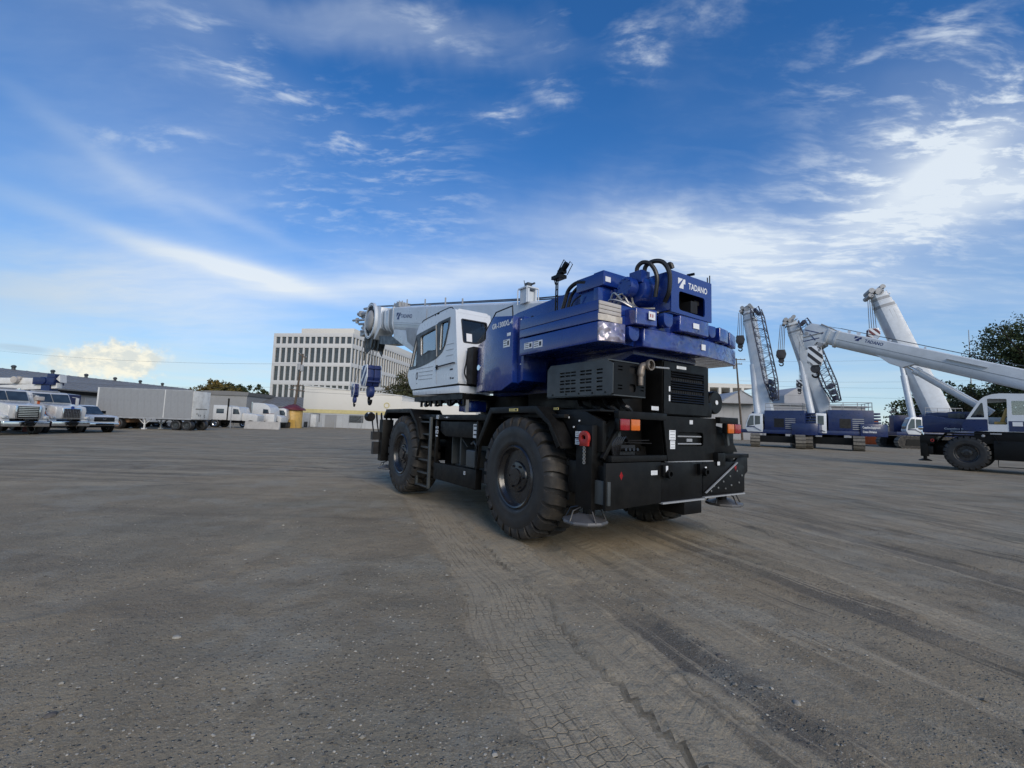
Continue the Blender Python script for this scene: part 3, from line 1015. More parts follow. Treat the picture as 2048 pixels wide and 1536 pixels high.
def main_crane():
    T = thing('rough_terrain_crane', 'large blue and black rough terrain crane with white boom in the middle', 'mobile crane', CRANE_LOC, CRANE_RZ)
    R, WB = .854, 4.49
    # ---- wheels
    tg, lgs = make_tyre(R, .62, 25, rb=.425)
    tyre = tg.build('tyre', 'rubber', T, ang=50)
    tyre.location = (0, 1.34, R)
    tag(lgs.build('tread_lugs', 'tread', tyre, ang=40), kind='stuff')
    rim = make_rim(.43, .31).build('rim', 'rimp', tyre, ang=40)
    for x, y in ((WB, 1.34), (0, -1.34), (WB, -1.34)):
        c = copy_tree(tyre, T)
        c.location = (x, y, R)
        if y < 0:
            c.rotation_euler = (0, 0, PI)
        else:
            c.rotation_euler = (0, .3, 0)
    # ---- carrier frame and axles
    g = G()
    g.box(-1.2, 5.9, -.55, .55, .72, 1.35)
    g.box(-1.0, 5.7, -.95, .95, 1.28, 1.66)
    for x in (0, WB):
        g.cyl((x, -1.1, R), (x, 1.1, R), .17, n=14)
        g.cyl((x, -.3, R), (x, .3, R), .33, n=18)
    g.box(.95, 3.55, .2, 1.0, .62, 1.3)
    g.box(.95, 3.55, -1.45, -.2, .5, 1.64)
    g.build('carrier_frame', 'black', T, bevel=.015)
    deck = G()
    deck.box(.55, 3.9, .55, 1.49, 1.665, 1.70).box(.55, 3.9, -1.49, -.55, 1.665, 1.70).box(-.9, .6, -1.5, 1.5, 1.69, 1.74)
    deck.build('deck_plate', 'plate', T, bevel=.004)

    # ---- fenders
    def fender(pts, y0, y1):
        g = G()
        n = len(pts)
        low = [(p[0], p[1] - .03) for p in pts]
        g.prism(pts + low[::-1], 'y', y0, y1)
        ctr = (sum(p[0] for p in pts) / n, .9)
        inner = [(p[0] + (ctr[0] - p[0]) * .065, p[1] - .085 if abs(p[1] - 1.84) < .05 else p[1] - .03) for p in pts]
        s = 1 if y1 > y0 else -1
        g.prism([(p[0], p[1] + .004) for p in pts] + inner[::-1], 'y', y1 - .03 * s, y1 + .012 * s)
        return g.build('fender', 'plate', T, bevel=.004)
    for s in (1, -1):
        fender([(1.07, 1.25), (.68, 1.83), (-.51, 1.84), (-.80, 1.63), (-1.0, 1.34)], s * .95, s * 1.64)
        fender([(5.77, 1.66), (5.58, 1.85), (3.99, 1.85), (3.62, 1.57), (3.44, 1.25)], s * .95, s * 1.64)
    g = G()
    g.bar((1.02, 1.6, 1.28), (1.20, 1.53, .85), .05, .03).bar((3.5, 1.58, 1.3), (3.84, 1.58, .36), .05, .03)
    g.each('fender_stay', 'plate', T)
    # rear corner panel behind the rear fender
    g = G()
    g.prism([(-.62, 1.80), (-.86, 1.60), (-1.06, 1.30), (-1.5, 1.30), (-1.5, 1.66), (-1.2, 1.78)], 'y', 1.36, 1.42)
    g.box(-1.45, -.55, .6, 1.42, 1.775, 1.80)
    g.build('rear_side_panel', 'plate', T, bevel=.006)
    # ---- side rail, bay, lower panel
    g = G()
    g.box(.97, 3.86, 1.42, 1.50, 1.635, 1.73)
    g.build('side_rail', 'plate', T, bevel=.006)
    g = G()
    g.prism([(2.86, 1.60), (1.30, 1.60), (1.30, 1.34), (1.55, 1.33), (2.62, 1.32), (2.86, 1.40)], 'y', 1.40, 1.455)
    g.build('bay_flap', 'plate', T, bevel=.006)
    g = G()
    g.prism([(3.0, .48), (1.32, .48), (1.31, .81), (3.01, .79)], 'y', 1.38, 1.50)
    g.box(1.31, 1.35, 1.44, 1.50, .8, 1.62).box(2.95, 3.0, 1.44, 1.50, .79, 1.62)
    g.build('lower_side_panel', 'plate', T, bevel=.008)
    g = G()
    g.box(1.3, 3.0, .98, 1.02, .5, 1.62)
    g.box(2.25, 2.30, 1.02, 1.3, .8, 1.4).box(2.6, 2.63, 1.02, 1.3, .8, 1.3)
    g.bar((2.2, 1.3, 1.28), (2.0, 1.3, 1.15), .015, .015)
    g.cyl((1.95, 1.25, 1.0), (1.95, 1.05, 1.0), .1)
    g.build('bay_interior', 'grey', T)
    can = G().box(1.44, 1.75, 1.22, 1.47, .82, 1.12).build('fluid_canister', 'grey', T, bevel=.03, seg=3)
    can2 = G().tube([(1.5, 1.38, 1.1), (1.52, 1.38, 1.2), (1.62, 1.38, 1.26), (1.7, 1.38, 1.22)], .025, 8).build('canister_neck', 'grey', can)
    # ---- ladder
    lad = G().box(3.13, 3.19, 1.50, 1.55, .26, 1.68).box(3.74, 3.80, 1.50, 1.55, .26, 1.68).build('ladder', 'grey', T, bevel=.006)
    r0 = G().box(-.27, .27, -.03, .03, -.015, .015).build('rung', 'grey', lad)
    r0.location = (3.465, 1.525, .29)
    for z in (.55, .81, 1.07, 1.33, 1.58):
        inst(r0, 'rung', lad, (3.465, 1.525, z))

    # ---- outrigger boxes, jacks, floats
    g = G()
    g.box(-1.56, -1.15, -1.42, 1.40, .70, 1.14)
    g.box(5.45, 5.95, -1.4, 1.4, .72, 1.2)
    g.each('outrigger_box', 'black', T, bevel=.012)
    fl = None
    for x, s in ((-1.27, 1), (-1.27, -1), (5.7, 1), (5.7, -1)):
        g = G()
        if x < 0:
            g.box(x - .14, x + .14, s * 1.22, s * 1.50, .62, 1.61)
            g.box(x + .0, x + .30, s * 1.15, s * 1.47, .78, 1.17)
        else:
            g.box(x - .13, x + .13, s * 1.45, s * 1.72, .60, 1.60)
        g.cyl((x, s * 1.5 - s * .1, .66), (x, s * 1.5 - s * .1, .5), .07)
        g.build('outrigger_jack', 'black', T, bevel=.012)
        if fl is None:
            f = G()
            n = 10
            f.lathe([(.265, .0), (.275, .018), (.265, .04), (.22, .045), (.09, .10), (.06, .10), (.001, .10)], axis='z', n=n)
            fl = f.build('outrigger_float', 'floatm', T, ang=25)
            f = G()
            for k in range(5):
                a = 2 * PI * (k + .3) / 5
                f.tube([(.255 * math.cos(a), .255 * math.sin(a), .03), (.18 * math.cos(a), .2 * math.sin(a), .15), (.08 * math.cos(a), .08 * math.sin(a), .18)], .01, 5)
            tag(f.build('lifting_wire', 'hose', fl), kind='stuff')
            fl.location = (x, s * 1.46, .46)
        else:
            c = copy_tree(fl, T)
            c.location = (x, s * 1.46, .46 if x < 0 else .40)
    G().box(-1.62, -1.34, 1.40, 1.445, .70, .97).build('jack_guard_plate', 'grey', T, bevel=.006)
    # front corner gear: mirror, lamp and hose cluster seen past the front wheel
    g = G()
    for k in range(5):
        y = 1.35 + .12 * k
        g.tube(bez([(5.85, y, 1.2), (5.95, y + .05, 1.62), (5.8, y + .1, 1.75), (5.7, y + .1, 1.5)], 6), .018, 6)
    g.box(5.8, 5.95, 1.55, 1.85, .75, 1.05).box(5.75, 5.9, 1.62, 1.9, 1.1, 1.3)
    tag(g.build('front_hose_cluster', 'hose', T), kind='stuff')
    g = G().lathe([(.001, -.10), (.09, -.10), (.115, -.03), (.115, .12), (.09, .15), (.001, .15)], (5.75, 1.98, 1.66), 'x', 16)
    g.build('front_mirror', 'black', T)
    G().box(5.68, 5.74, 1.90, 2.06, 1.70, 1.76).build('painted_mirror_glint', 'white', T, bevel=.01)  # white block painted in as a glint on the mirror
    # ---- rear bumper plates
    g = G().prism([(1.46, 1.18), (1.46, .64), (.485, .67), (.485, 1.18)], 'x', -1.60, -1.56)
    g.build('bumper_plate', 'plate', T, bevel=.004)
    g = G().prism([(.48, 1.17), (.48, .675), (-.40, .68), (-.40, 1.16)], 'x', -1.595, -1.56)
    g.build('bumper_plate', 'black', T, bevel=.004)
    g = G().prism([(-.405, 1.16), (-.405, .70), (-1.42, .69), (-1.46, .95), (-1.54, 1.0), (-1.54, 1.20), (-1.36, 1.26), (-1.2, 1.15)], 'x', -1.60, -1.56)
    g.build('bumper_plate', 'black', T, bevel=.004)
    g = G().prism([(-.42, .74), (-1.21, 1.13), (-1.41, 1.08), (-1.41, .71)], 'x', -1.622, -1.60)
    rp = g.build('gusset_plate', 'black', T, bevel=.004)
    g = G()
    for y, z in ((-.55, .765), (-.62, .83), (-.72, .80), (-.85, .88), (-.9, .78), (-1.02, .95), (-1.05, .82), (-1.2, 1.02), (-1.25, .85), (-1.33, .95)):
        g.cyl((-1.622, y, z), (-1.634, y, z), .014, n=6)
    tag(g.build('bolt_heads', 'steel', rp), kind='stuff')
    g = G()
    g.box(-1.625, -1.56, -.40, .48, .655, .675).box(-1.625, -1.56, -1.42, -.41, .675, .692).bar((-1.628, -.42, .745), (-1.628, -1.21, 1.14), .012, .022, (1, 0, 0))
    g.build('bumper_lip', 'lgrey', T)
    G().box(-1.6, -1.2, -.37, .01, .48, .65).build('tow_bracket', 'black', T, bevel=.01)
    g = G()
    g.box(-1.60, -1.5, .37, 1.37, 1.19, 1.26).box(-1.60, -1.5, -1.58, -.95, 1.20, 1.26)
    g.box(-1.62, -1.5, -.92, -.74, 1.10, 1.28)
    g.each('rear_top_beam', 'plate', T, bevel=.006)
    for y, w in ((.40, .09), (-.38, .10)):
        g = G().box(-1.64, -1.6, y - w, y + w, 1.0, 1.14)
        g.lathe([(.03, -.03), (.055, -.03), (.055, .03), (.03, .03)], (-1.66, y, 1.03), 'x', 14, True)
        g.each('tow_shackle', 'black', T)
    # ---- rear cross beams and lamps
    g = G()
    g.box(-1.60, -1.52, .37, 1.26, 1.70, 1.79).box(-1.60, -1.52, -1.30, -.83, 1.70, 1.79)
    g.bar((-1.5, 1.1, 1.68), (-1.5, 1.42, 1.22), .05, .05).prism([(-.86, 1.68), (-1.25, 1.62), (-1.52, 1.28), (-.86, 1.28)], 'x', -1.46, -1.42)
    g.prism([(.38, 1.68), (1.0, 1.68), (1.42, 1.30), (.38, 1.28)], 'x', -1.20, -1.16)
    g.each('rear_cross_beam', 'plate', T, bevel=.006)
    for s in (1, -1):
        hs = G().box(-1.63, -1.56, s * .935, s * 1.29, 1.555, 1.70).build('lamp_housing', 'black', T, bevel=.01)
        a, b = (1.125, 1.27) if s > 0 else (1.125, 1.27)
        G().box(-1.655, -1.63, s * 1.125, s * 1.28, 1.56, 1.695).build('red_lens', 'red', hs, bevel=.014, seg=3)
        G().box(-1.655, -1.63, s * .945, s * 1.10, 1.56, 1.695).build('amber_lens', 'amber', hs, bevel=.014, seg=3)
        G().bar((-1.5, s * 1.15, 1.57), (-1.5, s * 1.18, 1.38), .05, .04).build('lamp_bracket', 'grey', hs)
    # ---- hydraulic hoses and valve block under the left lamp
    g = G()
    for k in range(5):
        o = .035 * k
        g.tube(bez([(-1.5 + .02 * k, 1.22 - o, 1.20), (-1.52, 1.28 - o, 1.38), (-1.5, 1.18 - o, 1.48), (-1.38, .98 - o, 1.46 - .4 * o), (-1.3, .75 - o, 1.40 - o)], 8), .016, 7)
    g.box(-1.45, -1.35, .8, 1.1, 1.26, 1.38)
    for k in range(4):
        g.cyl((-1.46, .83 + .07 * k, 1.32), (-1.52, .83 + .07 * k, 1.33), .02, n=8)
    g.tube([(-1.4, .95, 1.43), (-1.42, .5, 1.44)], .008, 5).tube([(-1.4, .95, 1.41), (-1.42, .45, 1.40)], .008, 5)
    tag(g.build('hydraulic_hoses', 'hose', T), kind='stuff')
    g = G()
    for k in range(4):
        g.tube(bez([(-.5 - .25 * k, .9, 1.98), (-.62 - .25 * k, .95, 1.88), (-.75 - .25 * k, 1.0, 1.84), (-.8 - .2 * k, .8, 1.76)], 6), .035, 8)
    tag(g.build('under_hoses', 'hose', T), kind='stuff')
    # red shackle hung on the jack, with its chain
    g = G().lathe([(.035, -.02), (.085, -.02), (.085, .02), (.035, .02)], (-1.31, 1.53, 1.455), 'y', 20, True)
    g.prism([(-1.385, 1.44), (-1.235, 1.44), (-1.24, 1.36), (-1.38, 1.36)], 'y', 1.515, 1.545)
    g.build('red_lashing_ring', 'redp', T, bevel=.004)
    g = G()
    for k in range(5):
        z = 1.335 - .042 * k
        ax = 'x' if k % 2 else 'y'
        g.lathe([(.012, -.004), (.022, -.004), (.022, .004), (.012, .004)], (-1.31, 1.53, z), ax, 10, True)
    tag(g.build('chain', 'steel', T), kind='stuff')

    # ---- engine housing at the rear
    g = G().prism([(.36, 1.76), (.27, 1.17), (-.76, 1.17), (-.83, 1.76)], 'x', -1.49, -.9)
    g.build('engine_housing', 'black', T, bevel=.01)
    pl = plate([(.365, 1.765), (.265, 1.165), (-.765, 1.165), (-.84, 1.765)], [round_poly([(.06, 1.56), (.06, 1.37), (-.52, 1.37), (-.52, 1.56)], .05)], .02)
    g = G().mesh(pl, frame((-1.525, 0, 0), (0, 1, 0), (0, 0, 1)))
    tail = g.build('tail_plate', 'plate', T, smooth=False)
    g = G().tube([(-1.505, .05, 1.50), (-1.505, -.50, 1.50)], .01, 6).tube([(-1.505, .05, 1.40), (-1.505, -.50, 1.40)], .01, 6).box(-1.508, -1.492, -.30, -.18, 1.43, 1.47)
    g.build('slot_bars', 'lgrey', tail)
    G().box(-1.545, -1.50, -.78, .28, 1.155, 1.172).build('tail_plate_lip', 'lgrey', tail)
    hood = G().box(-1.44, -.55, -.77, .26, 1.78, 2.52).box(-1.40, -.6, -.95, -.77, 1.78, 2.0).build('radiator_hood', 'black', T, bevel=.02)
    pl = plate([(.25, 1.80), (.25, 2.50), (-.76, 2.50), (-.76, 1.80)], [[(.10, 1.95), (.10, 2.39), (-.65, 2.39), (-.65, 1.95)]], .016)
    G().mesh(pl, frame((-1.452, 0, 0), (0, 1, 0), (0, 0, 1))).build('grille_frame', 'black', hood, smooth=False)
    G().box(-1.4425, -1.4405, -.66, .11, 1.94, 2.40).build('radiator_core', 'dark', hood)
    sl = G().box(-.012, .012, -.375, .375, -.008, .008).build('slat', 'black', hood)
    sl.location, sl.rotation_euler = (-1.455, -.275, 1.97), (0, .5, 0)
    for k in range(1, 13):
        if k in (4, 9):
            continue
        inst(sl, 'slat', hood, (-1.455, -.275, 1.97 + .034 * k), (0, .5, 0))
    g = G()
    for k in range(15):
        y = .09 - .052 * k
        g.box(-1.4485, -1.4445, y - .005, y + .005, 1.95, 2.39)
    tag(g.build('grille_bars', 'black', hood), kind='stuff')
    ac = G().lathe([(.001, -.03), (.165, -.03), (.18, -.01), (.18, .10), (.165, .14), (.165, .45), (.001, .45)], (-1.22, -1.30, 2.03), 'x', 28).build('air_cleaner', 'black', T)
    G().cyl((-1.252, -1.30, 2.03), (-1.262, -1.30, 2.03), .035, n=12).build('air_cleaner_badge', 'decal', ac)
    G().box(-1.2, -.8, -1.15, -.7, 1.80, 1.88).build('air_cleaner_bracket', 'black', ac)

    # ---- silencer box with slotted grey cover, exhaust
    holes = []
    for x0, x1 in ((-.565, -.66), (-.675, -.775), (-.785, -.885), (-.965, -1.06), (-1.07, -1.18), (-1.265, -1.37)):
        for z in (2.30, 2.258, 2.192, 2.152, 2.088, 2.048):
            holes.append([(-x0, z - .012), (-x1, z - .012), (-x1, z + .010), (-x0, z + .010)])
    pl = plate([(.29, 1.99), (1.50, 1.98), (1.54, 2.0), (1.54, 2.36), (1.45, 2.405), (.36, 2.425), (.29, 2.36)], holes, .012)
    cov = G().mesh(pl, frame((0, 1.30, 0), (-1, 0, 0), (0, 0, 1))).build('silencer_cover', 'grey', T, smooth=False)
    G().box(-1.50, -.31, .74, 1.285, 2.02, 2.38).build('silencer_core', 'dark', cov)
    G().box(-1.54, -.29, .72, 1.29, 1.972, 1.99).box(-1.44, -.36, .72, 1.29, 2.41, 2.425).build('silencer_tray', 'grey', cov)
    g = G()
    for x in (-.42, -.70, -.95, -1.20, -1.42):
        g.cyl((x, 1.304, 2.012), (x, 1.314, 2.012), .012, n=8)
    tag(g.build('cover_screws', 'black', cov), kind='stuff')
    hl = [round_poly([(1.0 - .13, 2.26), (1.0 + .02, 2.26), (1.0 + .02, 2.36), (1.0 - .13, 2.36)], .04), round_poly([(.90, 2.03), (1.02, 2.03), (1.02, 2.13), (.90, 2.13)], .04)]
    for z in (2.33, 2.29, 2.10, 2.06):
        hl.append([(1.14, z - .008), (1.22, z - .008), (1.22, z + .008), (1.14, z + .008)])
    for z in (2.10, 2.06):
        hl.append([(.75, z - .008), (.82, z - .008), (.82, z + .008), (.75, z + .008)])
    pl = plate([(1.29, 1.985), (1.29, 2.38), (.72, 2.38), (.72, 1.985)], hl, .012)
    G().mesh(pl, frame((-1.535, 0, 0), (0, 1, 0), (0, 0, 1))).build('silencer_end_plate', 'black', cov, smooth=False)
    ex = G().tube(bez([(-1.58, .86, 2.12), (-1.58, .86, 2.25), (-1.585, .85, 2.33), (-1.60, .83, 2.365), (-1.66, .78, 2.375)], 6), [.034] * 6 + [.045] * 19, 14, cap=False)
    ex.lathe([(.052, -.02), (.068, -.02), (.072, .0), (.068, .02), (.052, .02)], (-1.66, .78, 2.375), 'x', 18, True)
    ep = ex.build('exhaust_pipe', 'rust', T)
    G().tube([(-1.60, .60, 2.37), (-1.56, .28, 2.39)], .012, 6).build('exhaust_stay', 'lgrey', ep)

    G().box(-1.1, 1.0, -.95, .70, 1.745, 2.12).build('engine_deck', 'black', T, bevel=.02)
    # ---- turntable and superstructure body
    g = G().lathe([(.78, 1.66), (.82, 1.70), (.82, 1.84), (.74, 1.86), (.74, 2.10)], (2.2, 0, 0), 'z', 40)
    for k in range(40):
        a = 2 * PI * k / 40
        g.cyl((2.2 + .78 * math.cos(a), .78 * math.sin(a), 1.84), (2.2 + .78 * math.cos(a), .78 * math.sin(a), 1.875), .014, n=6)
    g.build('turntable', 'black', T)
    g = G()
    g.prism([(2.2, 2.10), (2.2, 2.35), (1.8, 2.9), (1.6, 3.35), (-1.1, 3.40), (-1.3, 3.0), (-1.3, 2.56), (-.9, 2.42), (.4, 2.12)], 'y', -.70, .68)
    g.build('superstructure', 'blue', T, bevel=.012)
    g = G()
    for y0 in (.70, -.80):
        g.prism([(1.55, 3.1), (1.47, 3.575), (1.3, 3.60), (-.15, 3.66), (-.48, 3.72), (-.55, 3.80), (-.84, 3.80), (-1.02, 3.66), (-1.08, 3.05)], 'y', y0, y0 + .06)
    g.prism([(-.62, 3.82), (-.82, 3.82), (-.82, 3.74), (-.62, 3.74)], 'y', -.80, .76)
    g.each('boom_cheek_plate', 'blue', T, bevel=.008)
    # blue fairing with the model number
    g = G()
    g.prism([(1.14, 2.12), (.62, 2.11), (.33, 2.22), (.35, 3.25), (.92, 3.34), (1.16, 3.12)], 'y', .95, 1.50)
    fair = g.build('side_fairing', 'blue', T, bevel=.012)
    g = G().prism([(1.145, 1.498), (1.76, 1.30), (1.80, .95), (1.145, .95)], 'z', 2.13, 2.995)
    g.build('side_fairing', 'blue', T, bevel=.012)
    lettering('GR-1300XL-4', (.955, 1.5035, 3.125), (-1, 0, .0), (0, 0, 1), .085, 'decal', fair, .05, width=.60)
    hr = G().tube([(1.24, 1.47, 3.02), (1.21, 1.47, 3.14), (.90, 1.47, 3.41), (.42, 1.47, 3.425), (.40, 1.47, 3.24)], .011, 7)
    hr.build('grab_rail', 'black', fair)
    g = G().prism([(.33, 2.2), (.19, 2.25), (.17, 3.12), (.20, 3.23), (.34, 3.24)], 'y', .95, 1.40)
    jam = g.build('fairing_jamb', 'blue', T, bevel=.006)
    g = G()
    for x, z in ((.27, 3.19), (.24, 3.02), (.25, 2.5)):
        g.lathe([(.001, 0), (.012, 0), (.010, .008), (.001, .010)], (x, 1.40, z), 'y', 10)
    tag(g.build('jamb_bolts', 'decal', jam), kind='stuff')
    # lamp and sticker on the narrow front of the fairing
    lm = G().lathe([(.001, .0), (.05, .0), (.055, -.02), (.045, -.05)], (1.56, 1.39, 2.56), 'y', 16)
    lm.build('marker_lamp', 'chrome', fair)

    # ---- left deck panels (side of the counterweight)
    g = G().prism([(.16, 2.875), (-1.47, 2.86), (-1.47, 2.985), (.16, 2.99)], 'y', .80, 1.50)
    g.build('side_panel', 'blue', T, bevel=.006)
    g = G().prism([(.17, 2.996), (-1.468, 2.991), (-1.468, 3.115), (.15, 3.15)], 'y', .80, 1.497)
    sp = g.build('side_panel', 'blue', T, bevel=.006)
    G().box(-1.468, -1.39, 1.42, 1.495, 3.11, 3.27).build('deck_post', 'blue', sp, bevel=.006)
    # pale slats and glossy cream sheet that end the side panels
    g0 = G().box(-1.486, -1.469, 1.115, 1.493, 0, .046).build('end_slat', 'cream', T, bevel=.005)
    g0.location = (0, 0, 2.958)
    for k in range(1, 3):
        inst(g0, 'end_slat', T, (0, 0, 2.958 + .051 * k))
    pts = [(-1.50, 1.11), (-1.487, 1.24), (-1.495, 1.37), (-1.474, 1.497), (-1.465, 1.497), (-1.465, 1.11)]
    G().prism(pts, 'z', 2.868, 2.95).build('end_sheet', 'creamripple', T, bevel=.008)

    # ---- counterweight
    def arc(y):   # rear edge of the slab in plan
        return -1.665 + .085 * (y + .05) ** 2 + (.06 * max(0, -y - 1.0)) - (.03 if y > .8 else 0) * 0
    low = G()
    ys = [.83, .6, .4, .2, 0, -.2, -.4, -.6, -.8, -1.0, -1.2, -1.38, -1.46, -1.5]
    pl_ = [(.15, -1.5), (.15, .83)] + [(arc(y), y) for y in ys]
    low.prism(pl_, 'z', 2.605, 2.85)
    cwt = low.build('counterweight', 'blueripple', T, bevel=.022, seg=3)
    low = G().prism([(.15, 1.13), (.15, 1.5), (-1.43, 1.5), (-1.47, 1.485), (-1.50, 1.45), (-1.555, 1.13)], 'z', 2.605, 2.852)
    low.build('corner_block', 'blue', cwt, bevel=.012)
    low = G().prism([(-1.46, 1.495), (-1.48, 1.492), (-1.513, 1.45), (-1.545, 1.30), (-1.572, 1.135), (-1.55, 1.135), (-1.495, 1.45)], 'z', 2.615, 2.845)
    low.build('corner_facing', 'mottle', cwt, bevel=.012, seg=3)  # silvery and blue mottled facing along the corner block
    low = G().box(.1, -1.44, .83, 1.13, 2.63, 2.86)
    low.build('lug_recess', 'blue', cwt, bevel=.01)

    def lug(y, w, z0, z1, x):
        n = 10
        pts = [(y + w / 2, z1), (y - w / 2, z1), (y - w / 2, z0 + w / 2)]
        pts += [(y - w / 2 * math.cos(PI * k / n), z0 + w / 2 - w / 2 * math.sin(PI * k / n)) for k in range(1, n)]
        pts += [(y + w / 2, z0 + w / 2)]
        return G().prism(pts, 'x', x, x + .10).build('lifting_lug', 'blue', cwt, bevel=.012)
    lug(.97, .19, 2.66, 2.84, -1.57)
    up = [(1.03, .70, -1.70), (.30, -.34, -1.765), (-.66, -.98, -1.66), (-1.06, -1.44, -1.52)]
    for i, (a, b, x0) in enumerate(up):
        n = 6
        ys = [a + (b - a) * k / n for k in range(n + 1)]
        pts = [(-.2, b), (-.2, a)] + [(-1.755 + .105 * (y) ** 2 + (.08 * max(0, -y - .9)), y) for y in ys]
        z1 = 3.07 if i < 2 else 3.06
        G().prism(pts, 'z', 2.862, z1).build('upper_block', 'blueripple' if i != 3 else 'blue', cwt, bevel=.02, seg=3)
    G().prism([(-.2, -1.4), (-.2, 1.1), (-1.35, 1.1), (-1.55, .8), (-1.62, 0), (-1.52, -.8), (-1.36, -1.4)], 'z', 2.853, 3.0).build('upper_slab', 'blue', cwt, bevel=.008)
    lug(.50, .18, 2.88, 3.06, -1.72)
    lug(-.49, .17, 2.88, 3.05, -1.70)
    # decals and papers on the weights
    G().prism([(.87, 3.03), (.87, 2.93), (.75, 2.93), (.75, 3.03)], 'x', -1.712, -1.706).build('decal', 'decal', cwt)
    for y in (.84, .80):
        G().prism([(y - .008, 3.0), (y + .008, 3.0), (y + .008, 2.96), (y - .008, 2.96)], 'x', -1.715, -1.713).build('warning_mark', 'redp', cwt)
    G().prism([(.05, 3.0), (.05, 2.93), (-.08, 2.93), (-.08, 3.0)], 'x', -1.768, -1.762).build('decal', 'decal', cwt)
    G().prism([(-.28, 2.77), (-.28, 2.69), (-.37, 2.69), (-.37, 2.77)], 'x', -1.672, -1.664).build('decal', 'decal', cwt)

    # ---- winch, motor, hoses, boom-foot hardware
    g = G().box(-1.06, -.52, .60, 1.0, 3.50, 3.69).box(-1.0, -.56, .66, .96, 3.15, 3.52)
    br = g.build('luffing_bracket', 'blue', T, bevel=.01)
    G().prism([(.97, 3.62), (.87, 3.62), (.87, 3.55), (.97, 3.55)], 'x', -1.066, -1.062).build('decal', 'decal', br)
    g = G().lathe([(.001, .10), (.115, .10), (.135, .08), (.135, -.02), (.10, -.03), (.10, -.06), (.19, -.08), (.20, -.12), (.20, -.30), (.21, -.32), (.21, -.42), (.001, -.42)], (-1.30, .76, 3.44), 'y', 30)
    for k in range(8):
        a = 2 * PI * k / 8
        g.cyl((-1.30 + .1 * math.cos(a), .85, 3.44 + .1 * math.sin(a)), (-1.30 + .1 * math.cos(a), .875, 3.44 + .1 * math.sin(a)), .012, n=6)
    g.box(-1.46, -1.26, .55, .72, 3.50, 3.66)
    wn = g.build('winch_motor', 'blue', T)
    g = G().lathe([(.001, .42), (.28, .42), (.28, .38), (.20, .37), (.20, -.46), (.28, -.47), (.28, -.52), (.001, -.52)], (-1.2, -.1, 3.42), 'y', 30)
    for k in range(28):
        y = .36 - k * .03
        g.lathe([(.20, -.012), (.213, 0), (.20, .012)], (-1.2, -.1 + y, 3.42), 'y', 24)
    g.build('winch_drum', 'black', wn)
    g = G()
    g.tube(bez([(-1.34, .66, 3.60), (-1.36, .68, 3.72), (-1.44, .66, 3.775), (-1.54, .62, 3.72), (-1.60, .58, 3.55), (-1.56, .56, 3.3)], 8), .028, 9)
    g.tube(bez([(-1.40, .60, 3.62), (-1.44, .60, 3.74), (-1.54, .56, 3.785), (-1.64, .50, 3.75), (-1.70, .46, 3.60), (-1.68, .44, 3.38), (-1.60, .42, 3.25)], 8), .030, 9)
    g.tube(bez([(-1.62, .44, 3.70), (-1.68, .42, 3.74), (-1.70, .40, 3.68)], 6), .03, 8)
    tag(g.build('winch_hoses', 'hose', wn), kind='stuff')
    g = G()
    for k in range(6):
        o = k * .05
        g.tube(bez([(-1.1, .95 - o * .4, 3.2), (-1.2 - o * .4, 1.02 - o, 3.25 + .1 * (k % 2)), (-1.32, .95 - o, 3.22), (-1.42, .85 - o * .6, 3.14)], 6), .014, 6)
    g.tube([(-1.3, .9, 3.13), (-1.5, .5, 3.17)], .014, 6).tube([(-1.25, .85, 3.10), (-1.5, .42, 3.13)], .014, 6)
    tag(g.build('pipe_runs', 'steel', wn), kind='stuff')
    g = G()
    g.tube(bez([(-.70, .98, 3.62), (-.5, .98, 3.66), (-.30, .96, 3.60), (-.20, .95, 3.42), (-.10, .94, 3.24), (.05, .92, 3.16)], 8), .030, 8)
    g.tube(bez([(-.70, .94, 3.58), (-.52, .93, 3.62), (-.34, .92, 3.54), (-.26, .92, 3.38), (-.22, .92, 3.20)], 8), .024, 8)
    g.tube(bez([(-.62, 1.0, 3.45), (-.5, 1.03, 3.38), (-.42, 1.02, 3.26), (-.5, 1.0, 3.18), (-.66, 1.0, 3.2)], 8), .012, 6)
    g.tube(bez([(.3, 1.2, 3.16), (.2, 1.25, 3.25), (.1, 1.2, 3.2), (-.1, 1.2, 3.16)], 6), .014, 6)
    g.tube(bez([(-.05, 1.0, 3.17), (-.3, .98, 3.2), (-.45, 1.0, 3.16)], 6), .02, 6)
    tag(g.build('boom_foot_hoses', 'hose', T), kind='stuff')
    # light mast
    g = G().tube([(-.05, 1.0, 3.13), (-.06, 1.0, 3.84)], .012, 7).tube([(-.10, 1.0, 3.13), (-.10, 1.0, 3.80)], .010, 7)
    for k in range(7):
        g.box(-.10, -.05, .99, 1.01, 3.2 + .09 * k, 3.21 + .09 * k)
    g.box(-.14, -.02, .97, 1.03, 3.12, 3.30).tube([(.0, 1.0, 3.86), (-.06, 1.02, 3.74)], .008, 5)
    ms = g.build('lamp_mast', 'black', T)
    g = G().box(-.22, -.02, .93, 1.07, 3.81, 3.86).cyl((-.12, 1.0, 3.86), (-.2, 1.0, 3.95), .05).box(-.24, -.14, .95, 1.05, 3.88, 3.93)
    g.tube([(-.18, .94, 3.92), (-.30, .94, 4.05), (-.36, .94, 3.99), (-.24, .94, 3.86)], .007, 5).tube([(-.18, 1.06, 3.92), (-.30, 1.06, 4.05), (-.36, 1.06, 3.99), (-.24, 1.06, 3.86)], .007, 5)
    g.cyl((-.22, 1.0, 3.94), (-.30, 1.0, 4.01), .045)
    g.build('mast_lamps', 'black', ms)
    # rear winch housing
    y0, y1, xr = -.505, .395, -1.68
    g = G()
